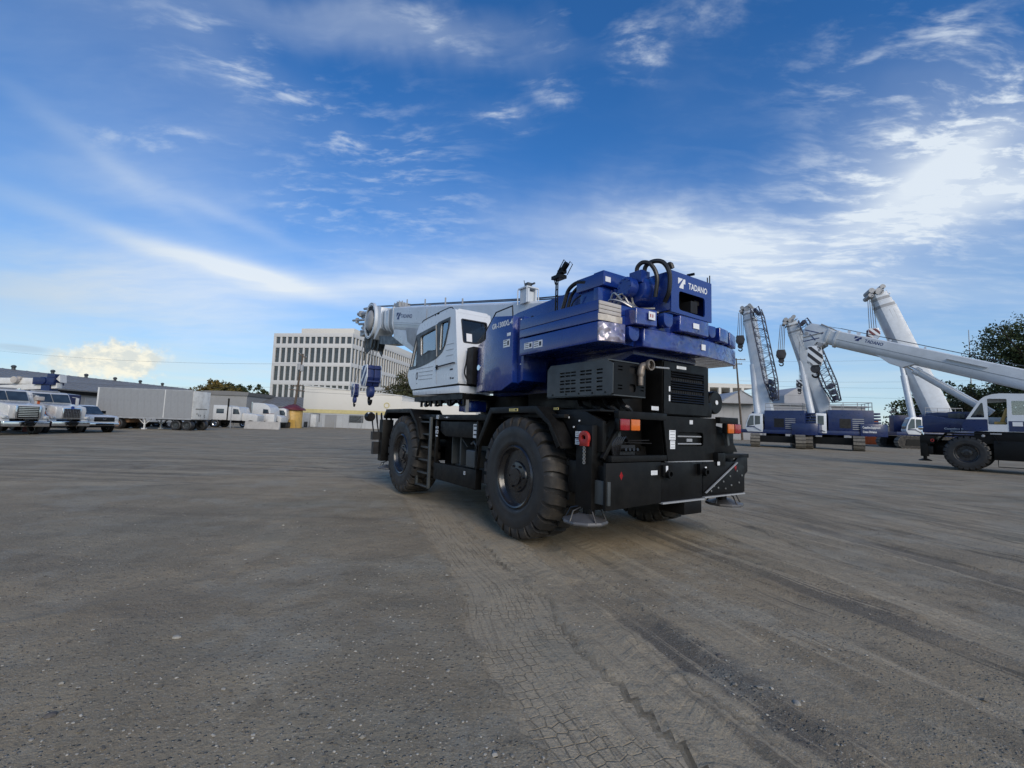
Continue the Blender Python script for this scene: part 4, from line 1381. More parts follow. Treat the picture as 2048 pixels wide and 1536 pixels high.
    g.box(xr + .02, -.95, y1 - .03, y1, 3.14, 3.665).box(xr + .02, -.95, y0, y0 + .03, 3.11, 3.66)
    g.box(xr + .02, -1.35, y0 + .03, y1 - .03, 3.64, 3.665).box(xr + .02, -1.0, y0 + .03, y1 - .03, 3.10, 3.125)
    box = g.build('winch_housing', 'blue', T, bevel=.006)
    pl = plate([(y1, 3.115), (y1, 3.668), (y0, 3.665), (y0, 3.10)], [round_poly([(.235, 3.165), (.235, 3.42), (-.345, 3.42), (-.345, 3.15)], .05)], .02)
    G().mesh(pl, frame((xr + .01, 0, 0), (0, 1, 0), (0, 0, 1))).build('rear_plate', 'blue', box, smooth=False)
    G().box(-1.42, -1.40, y0 + .04, y1 - .04, 3.13, 3.63).box(-1.66, -1.42, -.2, -.05, 3.18, 3.34).box(-1.6, -1.45, -.33, -.22, 3.33, 3.39).build('housing_inside', 'dark', box)
    logo((xr - .002, .255, 3.46), (0, -1, 0), (0, 0, 1), .135, 'decal', box, .155)
    lettering('TADANO', (xr - .002, .03, 3.485), (0, -1, 0), (0, 0, 1), .085, 'decal', box, .03, width=.43)
    g = G().box(-1.6, -1.52, -.11, -.06, 3.665, 3.72).cyl((-1.56, -.12, 3.735), (-1.66, -.13, 3.73), .02, n=8)
    g.build('rear_camera', 'black', box)
    g = G().cyl((-1.66, -.44, 3.66), (-1.66, -.44, 3.745), .008, n=6).cyl((-1.66, -.495, 3.66), (-1.66, -.495, 3.785), .008, n=6).box(-1.62, -1.5, -.56, -.51, 3.38, 3.55).box(-1.60, -1.52, -.54, -.51, 3.28, 3.36)
    tag(g.build('antenna_rods', 'black', box), kind='stuff')

    # ---- operator cab
    side = [(2.06, 2.30), (4.33, 2.29), (4.50, 2.42), (4.63, 2.64), (4.52, 2.80), (4.16, 3.62), (4.02, 3.735), (2.60, 3.79), (2.30, 3.74)]
    Wf = round_poly([(4.17, 3.46), (4.45, 2.80), (4.10, 2.785), (4.10, 3.30)], .03)
    Wd = round_poly([(3.95, 3.45), (3.12, 3.51), (3.075, 3.03), (3.45, 3.06), (3.89, 2.99)], .05)
    Wq = round_poly([(2.92, 3.575), (2.54, 3.565), (2.56, 3.42), (2.74, 3.03), (2.93, 2.99)], .05)
    mxz = lambda poly: [(-p[0], p[1]) for p in poly]
    pl = plate(mxz(round_poly(side, .05)), [mxz(Wf), mxz(Wd), mxz(Wq)], .03)
    cab = G().mesh(pl, frame((0, 1.505, 0), (-1, 0, 0), (0, 0, 1))).build('cab', 'white', T, smooth=False)
    pl2 = plate(mxz(round_poly(side, .05)), [mxz(Wf), mxz(round_poly([(3.95, 3.5), (2.45, 3.56), (2.45, 3.0), (3.9, 3.0)], .05))], .03)
    G().mesh(pl2, frame((0, .76, 0), (-1, 0, 0), (0, 0, 1))).build('cab_side', 'white', cab, smooth=False)
    # roof, front lower skin, floor, corner posts run along the outline
    g = G()
    sd = round_poly(side, .06, 4)
    inn = inset_poly(sd, .03)
    k = len(sd)

    def strip(sel):
        for i in range(k):
            j = (i + 1) % k
            mx, mz = (sd[i][0] + sd[j][0]) / 2, (sd[i][1] + sd[j][1]) / 2
            if sel(mx, mz):
                a, b = sd[i], sd[j]
                c, d = inn[j], inn[i]
                g.prism([a, b, c, d], 'y', .775, 1.49)
    strip(lambda x, z: z > 3.62 or z < 2.62 or (x > 4.4 and z < 2.78))
    g.build('cab_shell', 'white', cab, bevel=.0)
    RW = lambda d: frame((2.085 + d, 0, 2.30), (0, 1, 0), (.160, 0, .987)) @ Matrix.Translation((0, -2.30, 0))
    hw = [(1.385, 3.565), (.82, 3.565), (.82, 3.13), (1.33, 3.10), (1.385, 3.2)]
    hw = round_poly([(1.40, 3.575), (.84, 3.575), (.84, 3.20), (1.10, 3.12), (1.37, 3.11)], .04)
    pl = plate([(1.505, 2.30), (1.505, 3.72), (1.44, 3.775), (.82, 3.775), (.77, 3.72), (.77, 2.30)], [hw], .03)
    rearw = G().mesh(pl, RW(.0)).build('cab_rear_wall', 'white', cab, smooth=False)
    for poly, nm in ((Wf, 'window'), (Wd, 'window'), (Wq, 'window')):
        G().mesh(plate(mxz(poly), [], .004), frame((0, 1.50, 0), (-1, 0, 0), (0, 0, 1))).build(nm, 'glass', cab, smooth=False)
        pf = plate(mxz([tuple(Vector(c) + (Vector(c) - Vector((sum(p[0] for p in poly) / len(poly), sum(p[1] for p in poly) / len(poly)))).normalized() * .008) for c in poly]), [mxz(inset_poly(poly, .014))], .012)
        G().mesh(pf, frame((0, 1.529, 0), (-1, 0, 0), (0, 0, 1))).build('window_seal', 'hose', cab, smooth=False)
    G().mesh(plate(hw, [], .004), RW(.0)).build('rear_window', 'dglass', cab, smooth=False)
    G().mesh(plate([(c[0], c[1]) for c in inset_poly(hw, -.012)], [inset_poly(hw, .012)], .012), RW(-.014)).build('window_seal', 'hose', cab, smooth=False)
    G().add([RW(-.008) @ Vector(p) for p in ((1.18, 3.14, 0), (1.30, 3.14, 0), (1.30, 3.30, 0), (1.18, 3.30, 0))], [(3, 2, 1, 0)]).build('notice_sheet', 'decal', cab)
    # dark glazing surround on the door side
    sur = [(4.19, 3.50), (4.02, 3.52), (3.10, 3.575), (3.02, 3.60), (2.50, 3.62), (2.50, 3.50), (2.66, 3.10), (2.80, 2.96), (3.08, 2.86), (3.6, 2.79), (4.0, 2.755), (4.50, 2.745), (4.50, 2.80)]
    pl = plate(mxz(sur), [mxz(Wf), mxz(Wd), mxz(Wq)], .008)
    G().mesh(pl, frame((0, 1.525, 0), (-1, 0, 0), (0, 0, 1))).build('glazing_surround', 'grey', cab, smooth=False)
    G().mesh(plate([(1.47, 2.80), (.80, 2.80), (.80, 3.60), (1.47, 3.60)], [], .005), frame((4.34, 0, 0), (0, 1, 0), (0, 0, 1)) @ Matrix.Identity(4)).xf(Matrix.Translation((4.34, 0, 3.2)) @ Matrix.Rotation(-.40, 4, 'Y') @ Matrix.Translation((-4.34, 0, -3.2))).build('windscreen', 'glass', cab, smooth=False)
    # door seam, handles, pressed ribs, badge
    g = G()
    g.bar((3.00, 1.5215, 2.34), (3.09, 1.5215, 2.84), .008, .006).bar((3.02, 1.5325, 2.90), (3.12, 1.5325, 3.56), .03, .008)
    for z in (2.475, 2.555, 2.635):
        g.bar((3.22, 1.5215, z - .004), (3.95, 1.5215, z + .012), .006, .010)
    for z in (2.86, 2.97, 3.08):
        g.bar((2.30, 1.5215, z), (2.62, 1.5215, z + .004), .006, .008)
    for z in (2.715,):
        g.bar((3.2, 1.5215, z), (4.1, 1.5215, z + .01), .006, .008)
    tag(g.build('door_seam', 'lgrey', cab), kind='stuff')
    G().tube([(3.00, 1.525, 2.665), (3.00, 1.56, 2.675), (2.24, 1.56, 2.695), (2.22, 1.525, 2.695)], .013, 7).box(2.98, 3.02, 1.52, 1.55, 2.63, 2.72).build('door_rail', 'black', cab)
    g = G().lathe([(.035, -.003), (.05, -.003), (.05, .003), (.035, .003)], (4.05, 1.523, 2.575), 'y', 18, True)
    for v in range(len(g.v)):
        x, y, z = g.v[v]
        g.v[v] = (x, y, 2.575 + (z - 2.575) * 1.7)
    g.build('cab_badge', 'print', cab)
    g = G().box(2.30, 2.42, 1.5215, 1.524, 2.57, 2.60).box(2.36, 2.40, 1.5215, 1.524, 2.40, 2.44).box(2.24, 2.33, 1.5215, 1.524, 2.40, 2.425).box(4.03, 4.06, 1.5215, 1.524, 2.40, 2.42)
    tag(g.build('cab_lettering_marks', 'print', cab), kind='stuff')
    g = G().tube(bez([(4.15, 1.46, 3.66), (4.02, 1.46, 3.80), (3.6, 1.46, 3.83), (2.7, 1.46, 3.85), (2.55, 1.44, 3.80)], 6), .010, 6).tube([(3.35, 1.46, 3.835), (3.35, 1.46, 3.79)], .01, 5)
    g.box(3.15, 3.19, 1.46, 1.50, 3.80, 3.83)
    g.build('roof_rail', 'black', cab)
    G().box(2.4, 4.0, .80, 1.47, 3.68, 3.70).build('roof_lining', 'interior', cab)
    # interior
    st = G().box(2.75, 3.2, .95, 1.35, 2.62, 2.78).prism([(2.68, 2.75), (2.86, 2.75), (2.74, 3.40), (2.60, 3.40)], 'y', .96, 1.34).box(2.60, 2.72, 1.04, 1.26, 3.40, 3.58)
    st.build('seat', 'seat', cab, bevel=.03)
    G().box(3.8, 4.25, .85, 1.42, 2.45, 2.95).cyl((3.7, 1.1, 2.9), (3.66, 1.1, 3.05), .02).lathe([(.15, -.012), (.172, 0), (.15, .012)], (3.66, 1.12, 3.08), 'x', 20).build('dashboard', 'interior', cab, bevel=.01)
    G().box(2.2, 4.3, .80, 1.46, 2.30, 2.34).build('cab_floor', 'interior', cab)
    # step sill under the cab
    g = G().prism([(2.02, 2.13), (4.28, 2.16), (4.33, 2.27), (2.04, 2.265)], 'y', .85, 1.50)
    sill = g.build('cab_sill', 'white', T, bevel=.008)
    G().box(2.04, 4.32, .9, 1.49, 2.268, 2.288).build('sill_gap', 'dark', sill)
    g = G().box(2.0, 4.3, .6, 1.45, 2.02, 2.12)
    for x in (2.02, 2.6, 3.0, 3.25, 3.5, 3.75, 4.0):
        g.box(x - .025, x + .025, 1.38, 1.42, 1.90, 2.03)
    for x in (2.2, 2.7, 3.3, 3.9):
        g.tube(bez([(x, 1.2, 2.02), (x + .15, 1.25, 1.93), (x + .4, 1.2, 1.96), (x + .5, 1.1, 2.04)], 5), .025, 6)
    g.build('cab_under_frame', 'black', sill)
    g = G().box(2.02, 2.06, 1.30, 1.36, 1.78, 2.14)
    g.build('under_post', 'lgrey', sill)
    g = G().box(2.12, 2.62, .86, 1.2, 1.80, 2.0).cyl((2.1, 1.05, 1.9), (2.66, 1.05, 1.9), .11)
    g.build('slew_motor', 'blue', T, bevel=.02)
    # dark service gap between cab and fairing
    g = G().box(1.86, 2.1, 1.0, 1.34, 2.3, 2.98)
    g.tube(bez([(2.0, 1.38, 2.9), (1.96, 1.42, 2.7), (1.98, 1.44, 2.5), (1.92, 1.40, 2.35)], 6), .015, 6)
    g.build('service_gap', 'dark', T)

    # ---- boom
    sl, z0 = math.tan(.1845), 3.66
    ca, sa = math.cos(.1845), math.sin(.1845)
    yb = -.02

    def bm_ring(x, hw, top, crease, bottom, n=7):
        """boom cross-section at distance x along: flat sides, rounded belly. Offsets measured from the top line"""
        zt = z0 + sl * x
        pts = [(yb - hw + .05, zt - top), (yb + hw - .05, zt - top), (yb + hw, zt - top - .05)]
        for k in range(n + 1):
            a = PI * k / n
            pts.append((yb + hw * math.cos(a), zt - crease - (bottom - crease) * math.sin(a)))
        pts.append((yb - hw, zt - top - .05))
        return [(x + .0 * p[1], p[0], p[1]) for p in pts]
    g = G().rings([bm_ring(.7, .36, .0, .56, .98), bm_ring(9.4, .36, .0, .56, .98)])
    boom = g.build('boom', 'boomw', T, ang=30)
    for i, (xa, xb, hw, tp, cr, bt) in enumerate(((9.4, 9.95, .335, .04, .56, .94), (9.95, 10.4, .31, .08, .56, .91), (10.4, 10.8, .285, .11, .56, .88), (10.8, 11.25, .26, .14, .56, .85))):
        G().rings([bm_ring(xa, hw, tp, cr, bt), bm_ring(xb, hw, tp, cr, bt)]).build('boom_section', 'boomw' if i % 2 else 'lgrey', boom, ang=30)
    for xa in (9.36, 9.9, 10.36, 10.76):
        w = .375 - (xa - 9.36) * .055
        t = (xa - 9.36) * .075
        G().rings([bm_ring(xa, w, t - .015, .56, 1.0 - t), bm_ring(xa + .09, w, t - .015, .56, 1.0 - t)]).build('boom_collar', 'boomw', boom, ang=30)
    # seam lines on the boom flank
    g = G()
    for off in (.53, .585):
        g.bar((.9, yb + .362, z0 + sl * .9 - off), (9.3, yb + .362, z0 + sl * 9.3 - off), .012, .006)
    g.bar((6.5, yb + .362, z0 + sl * 6.5 - .1), (6.5, yb + .362, z0 + sl * 6.5 - .45), .02, .01)
    tag(g.build('boom_seam', 'lgrey', boom), kind='stuff')
    # luffing-cylinder bracket under the boom
    g = G().prism([(9.45, 4.86), (9.38, 4.36), (8.6, 4.05), (7.55, 3.66), (6.6, 3.55), (5.2, 3.6), (5.0, 4.1), (8.2, 4.64)], 'y', yb - .31, yb + .31)
    g.build('luffing_lug', 'boomw', boom, bevel=.02)
    g = G().prism([(8.2, 4.52), (8.0, 4.05), (7.3, 3.72), (6.0, 3.75), (6.2, 4.35)], 'y', yb + .31, yb + .335)
    g.build('lug_web', 'lgrey', boom, bevel=.006)
    G().cyl((5.8, 0, 3.75), (2.6, 0, 2.55), .17, n=18).build('luffing_cylinder', 'boomw', boom)
    # boom head: side plates, round sheave cover on the left flank
    hx, hz = 12.05, 5.40
    g = G().prism([(11.0, 5.75), (12.2, 6.05), (12.9, 5.9), (13.0, 5.3), (12.6, 4.75), (11.6, 4.62), (11.0, 4.95)], 'y', yb - .30, yb + .28)
    head = g.build('boom_head', 'boomw', boom, bevel=.02)
    g = G().lathe([(.40, .0), (.40, .06), (.60, .06), (.60, .0)], (hx, yb + .28, hz), 'y', 44, True)
    g.build('sheave_gap', 'dark', head)
    g = G().lathe([(.60, .0), (.60, .10), (.655, .10), (.655, .03), (.675, .03), (.675, .10), (.70, .10), (.70, .0)], (hx, yb + .28, hz), 'y', 44, True)
    g.build('sheave_guard_ring', 'boomw', head, ang=30)
    g = G().lathe([(.40, .0), (.40, .08), (.37, .13), (.26, .18), (.12, .20), (.001, .20)], (hx, yb + .28, hz), 'y', 40)
    g.build('sheave_cover', 'lgrey', head, ang=40)
    g = G()
    for k in range(9):
        a = .3 + k * .7
        g.cyl((hx + .56 * math.cos(a), yb + .32, hz + .56 * math.sin(a)), (hx + .56 * math.cos(a), yb + .38, hz + .56 * math.sin(a)), .035, n=8)
    tag(g.build('guard_bolts', 'steel', head), kind='stuff')
    g = G()
    for k, (dx, dz, L, r) in enumerate(((.5, .62, .9, .05), (.7, .46, 1.7, .09), (.8, .34, 1.2, .06), (.8, .2, 2.3, .05), (.85, .05, 1.4, .055), (.8, -.12, 1.1, .06), (.7, -.28, 1.0, .05))):
        yy = yb + .22 - .05 * (k % 3)
        g.cyl((hx + dx, yy, hz + dz), (hx + dx + L, yy, hz + dz + .16 * L), r, n=8)
        if k % 2:
            g.cyl((hx + dx + L * .7, yy, hz + dz + .1 * L - .1), (hx + dx + L * .7, yy, hz + dz + .1 * L + .12), r * 1.5, n=8)
    g.box(hx + 1.2, hx + 1.9, yb - .1, yb + .2, hz - .32, hz - .1)
    tag(g.build('head_pins', 'lgrey', head), kind='stuff')
    g = G()
    for k in range(3):
        g.lathe([(.05, -.05), (.30, -.05), (.27, 0), (.30, .05), (.05, .05)], (12.35 + .12 * k, yb + .22 - .2 * k, 4.62), 'y', 22, True)
    g.prism([(11.6, 4.9), (12.8, 4.9), (12.75, 4.35), (12.35, 4.15), (11.9, 4.3)], 'y', yb + .29, yb + .32)
    g.prism([(11.9, 4.8), (12.9, 4.8), (12.7, 4.3), (12.4, 4.1)], 'y', yb - .3, yb - .27)
    g.tube(bez([(12.3, yb + .34, 5.0), (12.55, yb + .36, 4.6), (12.5, yb + .36, 4.2), (12.6, yb + .34, 3.9)], 6), .03, 6)
    g.tube(bez([(12.0, yb + .34, 4.9), (12.2, yb + .36, 4.5), (12.1, yb + .36, 4.3)], 6), .03, 6)
    tag(g.build('lower_sheaves', 'grey', head), kind='stuff')
    g = G().prism([(11.3, 4.72), (11.2, 4.4), (10.3, 4.25), (9.3, 4.15), (8.4, 3.98), (8.9, 4.25), (10.2, 4.55)], 'y', yb - .2, yb + .2)
    g.build('jib_stowage', 'hose', boom)
    # fittings along the top of the boom, ropes
    g = G()
    for x, h in ((9.7, .30), (9.45, .38), (9.25, .42), (9.1, .36), (8.95, .40), (8.75, .30), (8.5, .46), (7.0, .40), (5.6, .40), (4.6, .3)):
        g.tube([(x, .2, z0 + sl * x - .02), (x, .2, z0 + sl * x + h * .55)], .022, 6)
    g.box(9.0, 9.6, -.1, .3, z0 + sl * 9.2 - .02, z0 + sl * 9.2 + .14)
    g.bar((6.95, .2, z0 + sl * 7 + .05), (6.6, .2, z0 + sl * 6.6 + .03), .03, .03)
    tag(g.build('rope_guides', 'lgrey', boom), kind='stuff')
    g = G()
    for y in (-.12, .02):
        g.tube([(-1.2, y, 3.62), (1.6, y, z0 + sl * 1.6 + .12), (9.4, y, z0 + sl * 9.4 + .12), (12.3, y, hz + .68)], .016, 6)
    tag(g.build('hoist_rope', 'wire', boom), kind='stuff')
    g = G().box(1.52, 1.78, .18, .22, 3.92, 4.2).box(1.52, 1.78, .36, .40, 3.92, 4.2).box(1.58, 1.72, .22, .36, 3.95, 4.15).box(1.50, 1.80, .16, .44, 4.20, 4.225)
    for x, y in ((1.50, .16), (1.80, .16), (1.50, .44), (1.80, .44)):
        g.tube([(x, y, 3.9), (x, y, 4.2)], .012, 6)
    cmx = g.build('rope_sheave_frame', 'boomw', boom)
    g = G().box(1.6, 1.7, .25, .35, 4.225, 4.33).tube([(1.74, .3, 4.22), (1.8, .3, 4.42)], .008, 5).cyl((1.55, .3, 4.28), (1.45, .3, 4.28), .02, n=8)
    g.build('anemometer', 'grey', cmx)
    lettering('TADANO', (8.62, yb + .364, z0 + sl * 8.5 - .35), (-ca, 0, -sa), (-sa, 0, ca), .12, 'navy', boom, .02, width=1.0)
    logo((9.05, yb + .364, z0 + sl * 9.0 - .42), (-ca, 0, -sa), (-sa, 0, ca), .22, 'navy', boom, .38)

    # ---- small decals over the machine
    def decal(x0, x1, y, z0_, z1_, mat='decal', nm='decal', printed=True):
        o = G().box(x0, x1, y, y + .003, z0_, z1_).build(nm, mat, T)
        if printed:
            g = G()
            n = 3
            for k in range(n):
                zz = z0_ + (z1_ - z0_) * (k + .6) / (n + .2)
                g.box(x0 + (x1 - x0) * .45, x1 - (x1 - x0) * .08, y + .003, y + .0045, zz, zz + (z1_ - z0_) * .1)
            g.box(x0 + (x1 - x0) * .1, x0 + (x1 - x0) * .35, y + .003, y + .0045, z0_ + (z1_ - z0_) * .2, z0_ + (z1_ - z0_) * .8)
            tag(g.build('decal_print', 'print', o), kind='stuff')
        return o
    decal(-.40, -.20, 1.4995, 2.675, 2.775)
    decal(-.17, .03, 1.4995, 2.685, 2.775)
    decal(.42, .60, 1.5005, 2.78, 2.90)
    decal(.40, .50, 1.5005, 2.95, 3.0, printed=False)
    decal(1.32, 1.53, 1.456, 1.335, 1.57, 'white2')
    decal(2.86, 2.98, 1.5005, 1.46, 1.50)
    decal(2.86, 2.98, 1.5005, 1.36, 1.43)
    decal(2.88, 2.96, 1.5005, 1.30, 1.33, printed=False)
    decal(2.86, 2.97, 1.5005, 1.65, 1.72)
    decal(1.68, 1.74, 1.5005, .69, .75)
    decal(-.08, .14, 1.6525, 1.775, 1.815, 'decaly')
    decal(-.84, -.68, 1.42, 1.49, 1.545)
    decal(-.70, -.60, 1.43, 1.80, 1.83, 'decaly')
    decal(-1.24, -1.12, 1.5005, 1.46, 1.53)
    decal(-1.24, -1.12, 1.5005, 1.37, 1.44)
    g = G().bar((2.62, 1.5005, 1.675), (2.40, 1.5005, 1.68), .006, .004).box(2.47, 2.53, 1.5, 1.502, 1.665, 1.69)
    g.build('rail_mark', 'decal', T)

    def rdecal(y0_, y1_, x, z0_, z1_, mat='decal', printed=True):
        o = G().box(x - .003, x, y0_, y1_, z0_, z1_).build('decal', mat, T)
        if printed:
            g = G()
            for k in range(3):
                zz = z0_ + (z1_ - z0_) * (k + .6) / 3.2
                g.box(x - .0045, x - .003, y0_ + (y1_ - y0_) * .1, y0_ + (y1_ - y0_) * .85, zz, zz + (z1_ - z0_) * .07)
            tag(g.build('decal_print', 'lgrey', o), kind='stuff')
    rdecal(.11, .24, -1.5355, 1.455, 1.58)
    rdecal(.12, .22, -1.5355, 1.335, 1.445)
    rdecal(-.27, -.20, -1.5355, 1.67, 1.725)
    rdecal(.56, .68, -1.6005, 1.02, 1.075)
    rdecal(.41, .45, -1.645, 1.04, 1.13, printed=False)
    rdecal(-.42, -.38, -1.645, 1.06, 1.10, printed=False)
    rdecal(-.77, -.71, -1.623, 1.11, 1.16)
    rdecal(-.23, -.02, -1.4605, 2.425, 2.465)
    rdecal(.12, .15, -1.4605, 1.97, 2.05, printed=False)
    rdecal(.12, .15, -1.4605, 2.10, 2.17, printed=False)
    rdecal(.42, .56, -1.505, 1.83, 1.88)
    for y, z, x in ((1.21, 1.03, -1.6), (-1.17, 1.07, -1.622)):
        G().prism([(y, z + .05), (y + .03, z), (y, z - .05), (y - .03, z)], 'x', x - .003, x).build('reflector', 'red', T)
    g = G()
    for x, z in ((-.75, 1.60), (-1.0, 1.58), (-1.1, 1.66), (-.9, 1.7)):
        g.cyl((x, 1.42, z), (x, 1.43, z), .012, n=8)
    tag(g.build('panel_bolts', 'decal', T), kind='stuff')
    return T


main_crane()


def clip_band(poly, n, lo, hi):
    """part of a convex polygon between two parallel lines"""
    for sg, lim in ((1, lo), (-1, -hi)):
        out = []
        for i in range(len(poly)):
            a, b = poly[i - 1], poly[i]
            da, db = sg * (a[0] * n[0] + a[1] * n[1]) - lim, sg * (b[0] * n[0] + b[1] * n[1]) - lim
            if (da >= 0) != (db >= 0):
                t = da / (da - db)
                out.append((a[0] + (b[0] - a[0]) * t, a[1] + (b[1] - a[1]) * t))
            if db >= 0:
                out.append(b)
        poly = out
        if not poly:
            break
    return poly


def hook_block(name, label, loc, rz, s=1.0, stripe=('white', 'navy'), h=.75, wide=.42, group=None, drop=None):
    """hook block: striped cheek plates, sheaves, forged hook; hangs on rope falls"""
    T = thing(name, label, 'hook block', loc, rz, group)
    prof = [(-.36 * s, .30 * s), (-.30 * s, h * s), (.26 * s, h * s), (.36 * s, .35 * s), (.26 * s, 0), (-.18 * s, 0)]
    for sgn in (1, -1):
        ck = G().prism(prof, 'y', sgn * wide * s / 2, sgn * (wide * s / 2 + .03 * s)).build('cheek_plate', stripe[0], T, bevel=.006)
        inn = [(p[0] * .94, p[1] * .94 + .02 * s) for p in prof]
        for k in range(4):
            pts = clip_band(inn, (.707, .707), (-.20 + .31 * k) * s, (-.05 + .31 * k) * s)
            if len(pts) > 2:
                G().prism(pts, 'y', sgn * (wide * s / 2 + .03 * s), sgn * (wide * s / 2 + .036 * s)).build('hazard_stripe', stripe[1], ck)
    g = G()
    for k in range(4):
        y = -.15 * s + .1 * s * k
        g.lathe([(.06 * s, -.04 * s), (.30 * s, -.04 * s), (.26 * s, 0), (.30 * s, .04 * s), (.06 * s, .04 * s)], (0, y, .42 * s), 'y', 20, True)
    g.build('sheave_set', stripe[1], T, bevel=0)
    hp = [(p[0] * .9, p[1] * .97 + .01) for p in prof]
    n_ = max(2, int(wide / .16))
    for k in range(n_):
        w_ = wide * s / n_
        y = -wide * s / 2 + w_ * k
        G().prism(hp, 'y', y + .012 * s, y + w_ - .012 * s).build('sheave_guard', stripe[1], T, bevel=.015)
    for zz in (.14, .60):
        G().box(-.335 * s, -.30 * s, -wide * s / 2, wide * s / 2, zz * s, (zz + .05) * s).build('cross_bar', stripe[1], T)
    g = G().cyl((0, 0, .04 * s), (0, 0, -.16 * s), .10 * s, n=14)
    g.lathe([(.001, -.09 * s), (.20 * s, -.09 * s), (.22 * s, -.05 * s), (.22 * s, .05 * s), (.20 * s, .09 * s), (.001, .09 * s)], (0, 0, -.17 * s), 'y', 20)
    g.build('swivel', stripe[1], T)
    hk = [(0, 0, -.30 * s)] + [(.14 * s * math.sin(a), 0, -.46 * s + .15 * s * math.cos(a)) for a in [0.2, .8, 1.5, 2.2, 2.9, 3.6, 4.2, 4.7]]
    G().tube(bez(hk, 4), [.05 * s] * 20 + [max(.02, .055 - .0012 * i) * s for i in range(len(hk) * 4 - 23)], 8).build('hook', 'black', T)
    return T


hk_loc = cw(12.75, -.05, 2.90)
hook_block('hook_block', 'navy hook block with white striped cheek, hanging by the white cab', hk_loc, CRANE_RZ, 1.14, ('white', 'navy'), .74, .46)
small = hook_block('hook_block', 'small striped single line hook left of the navy hook block', cw(14.0, .22, 2.50), CRANE_RZ, .62, ('white', 'navy'), .9, .3)
ropes = G()
for dy, dx in ((.16, .1), (.06, -.1), (-.06, .1), (-.16, -.1), (.2, -.25)):
    ropes.tube([cw(12.75 + dx, dy * .9, 3.4), cw(12.5 + dx * .5, dy * .6, 4.55)], .012, 5)
ropes.tube([cw(14.0, .22, 3.2), cw(13.1, .2, 5.0)], .010, 5)
tag(ropes.build('hoist_ropes', 'wire'), 'thin steel rope falls between the big crane boom head and its hooks', 'rope')

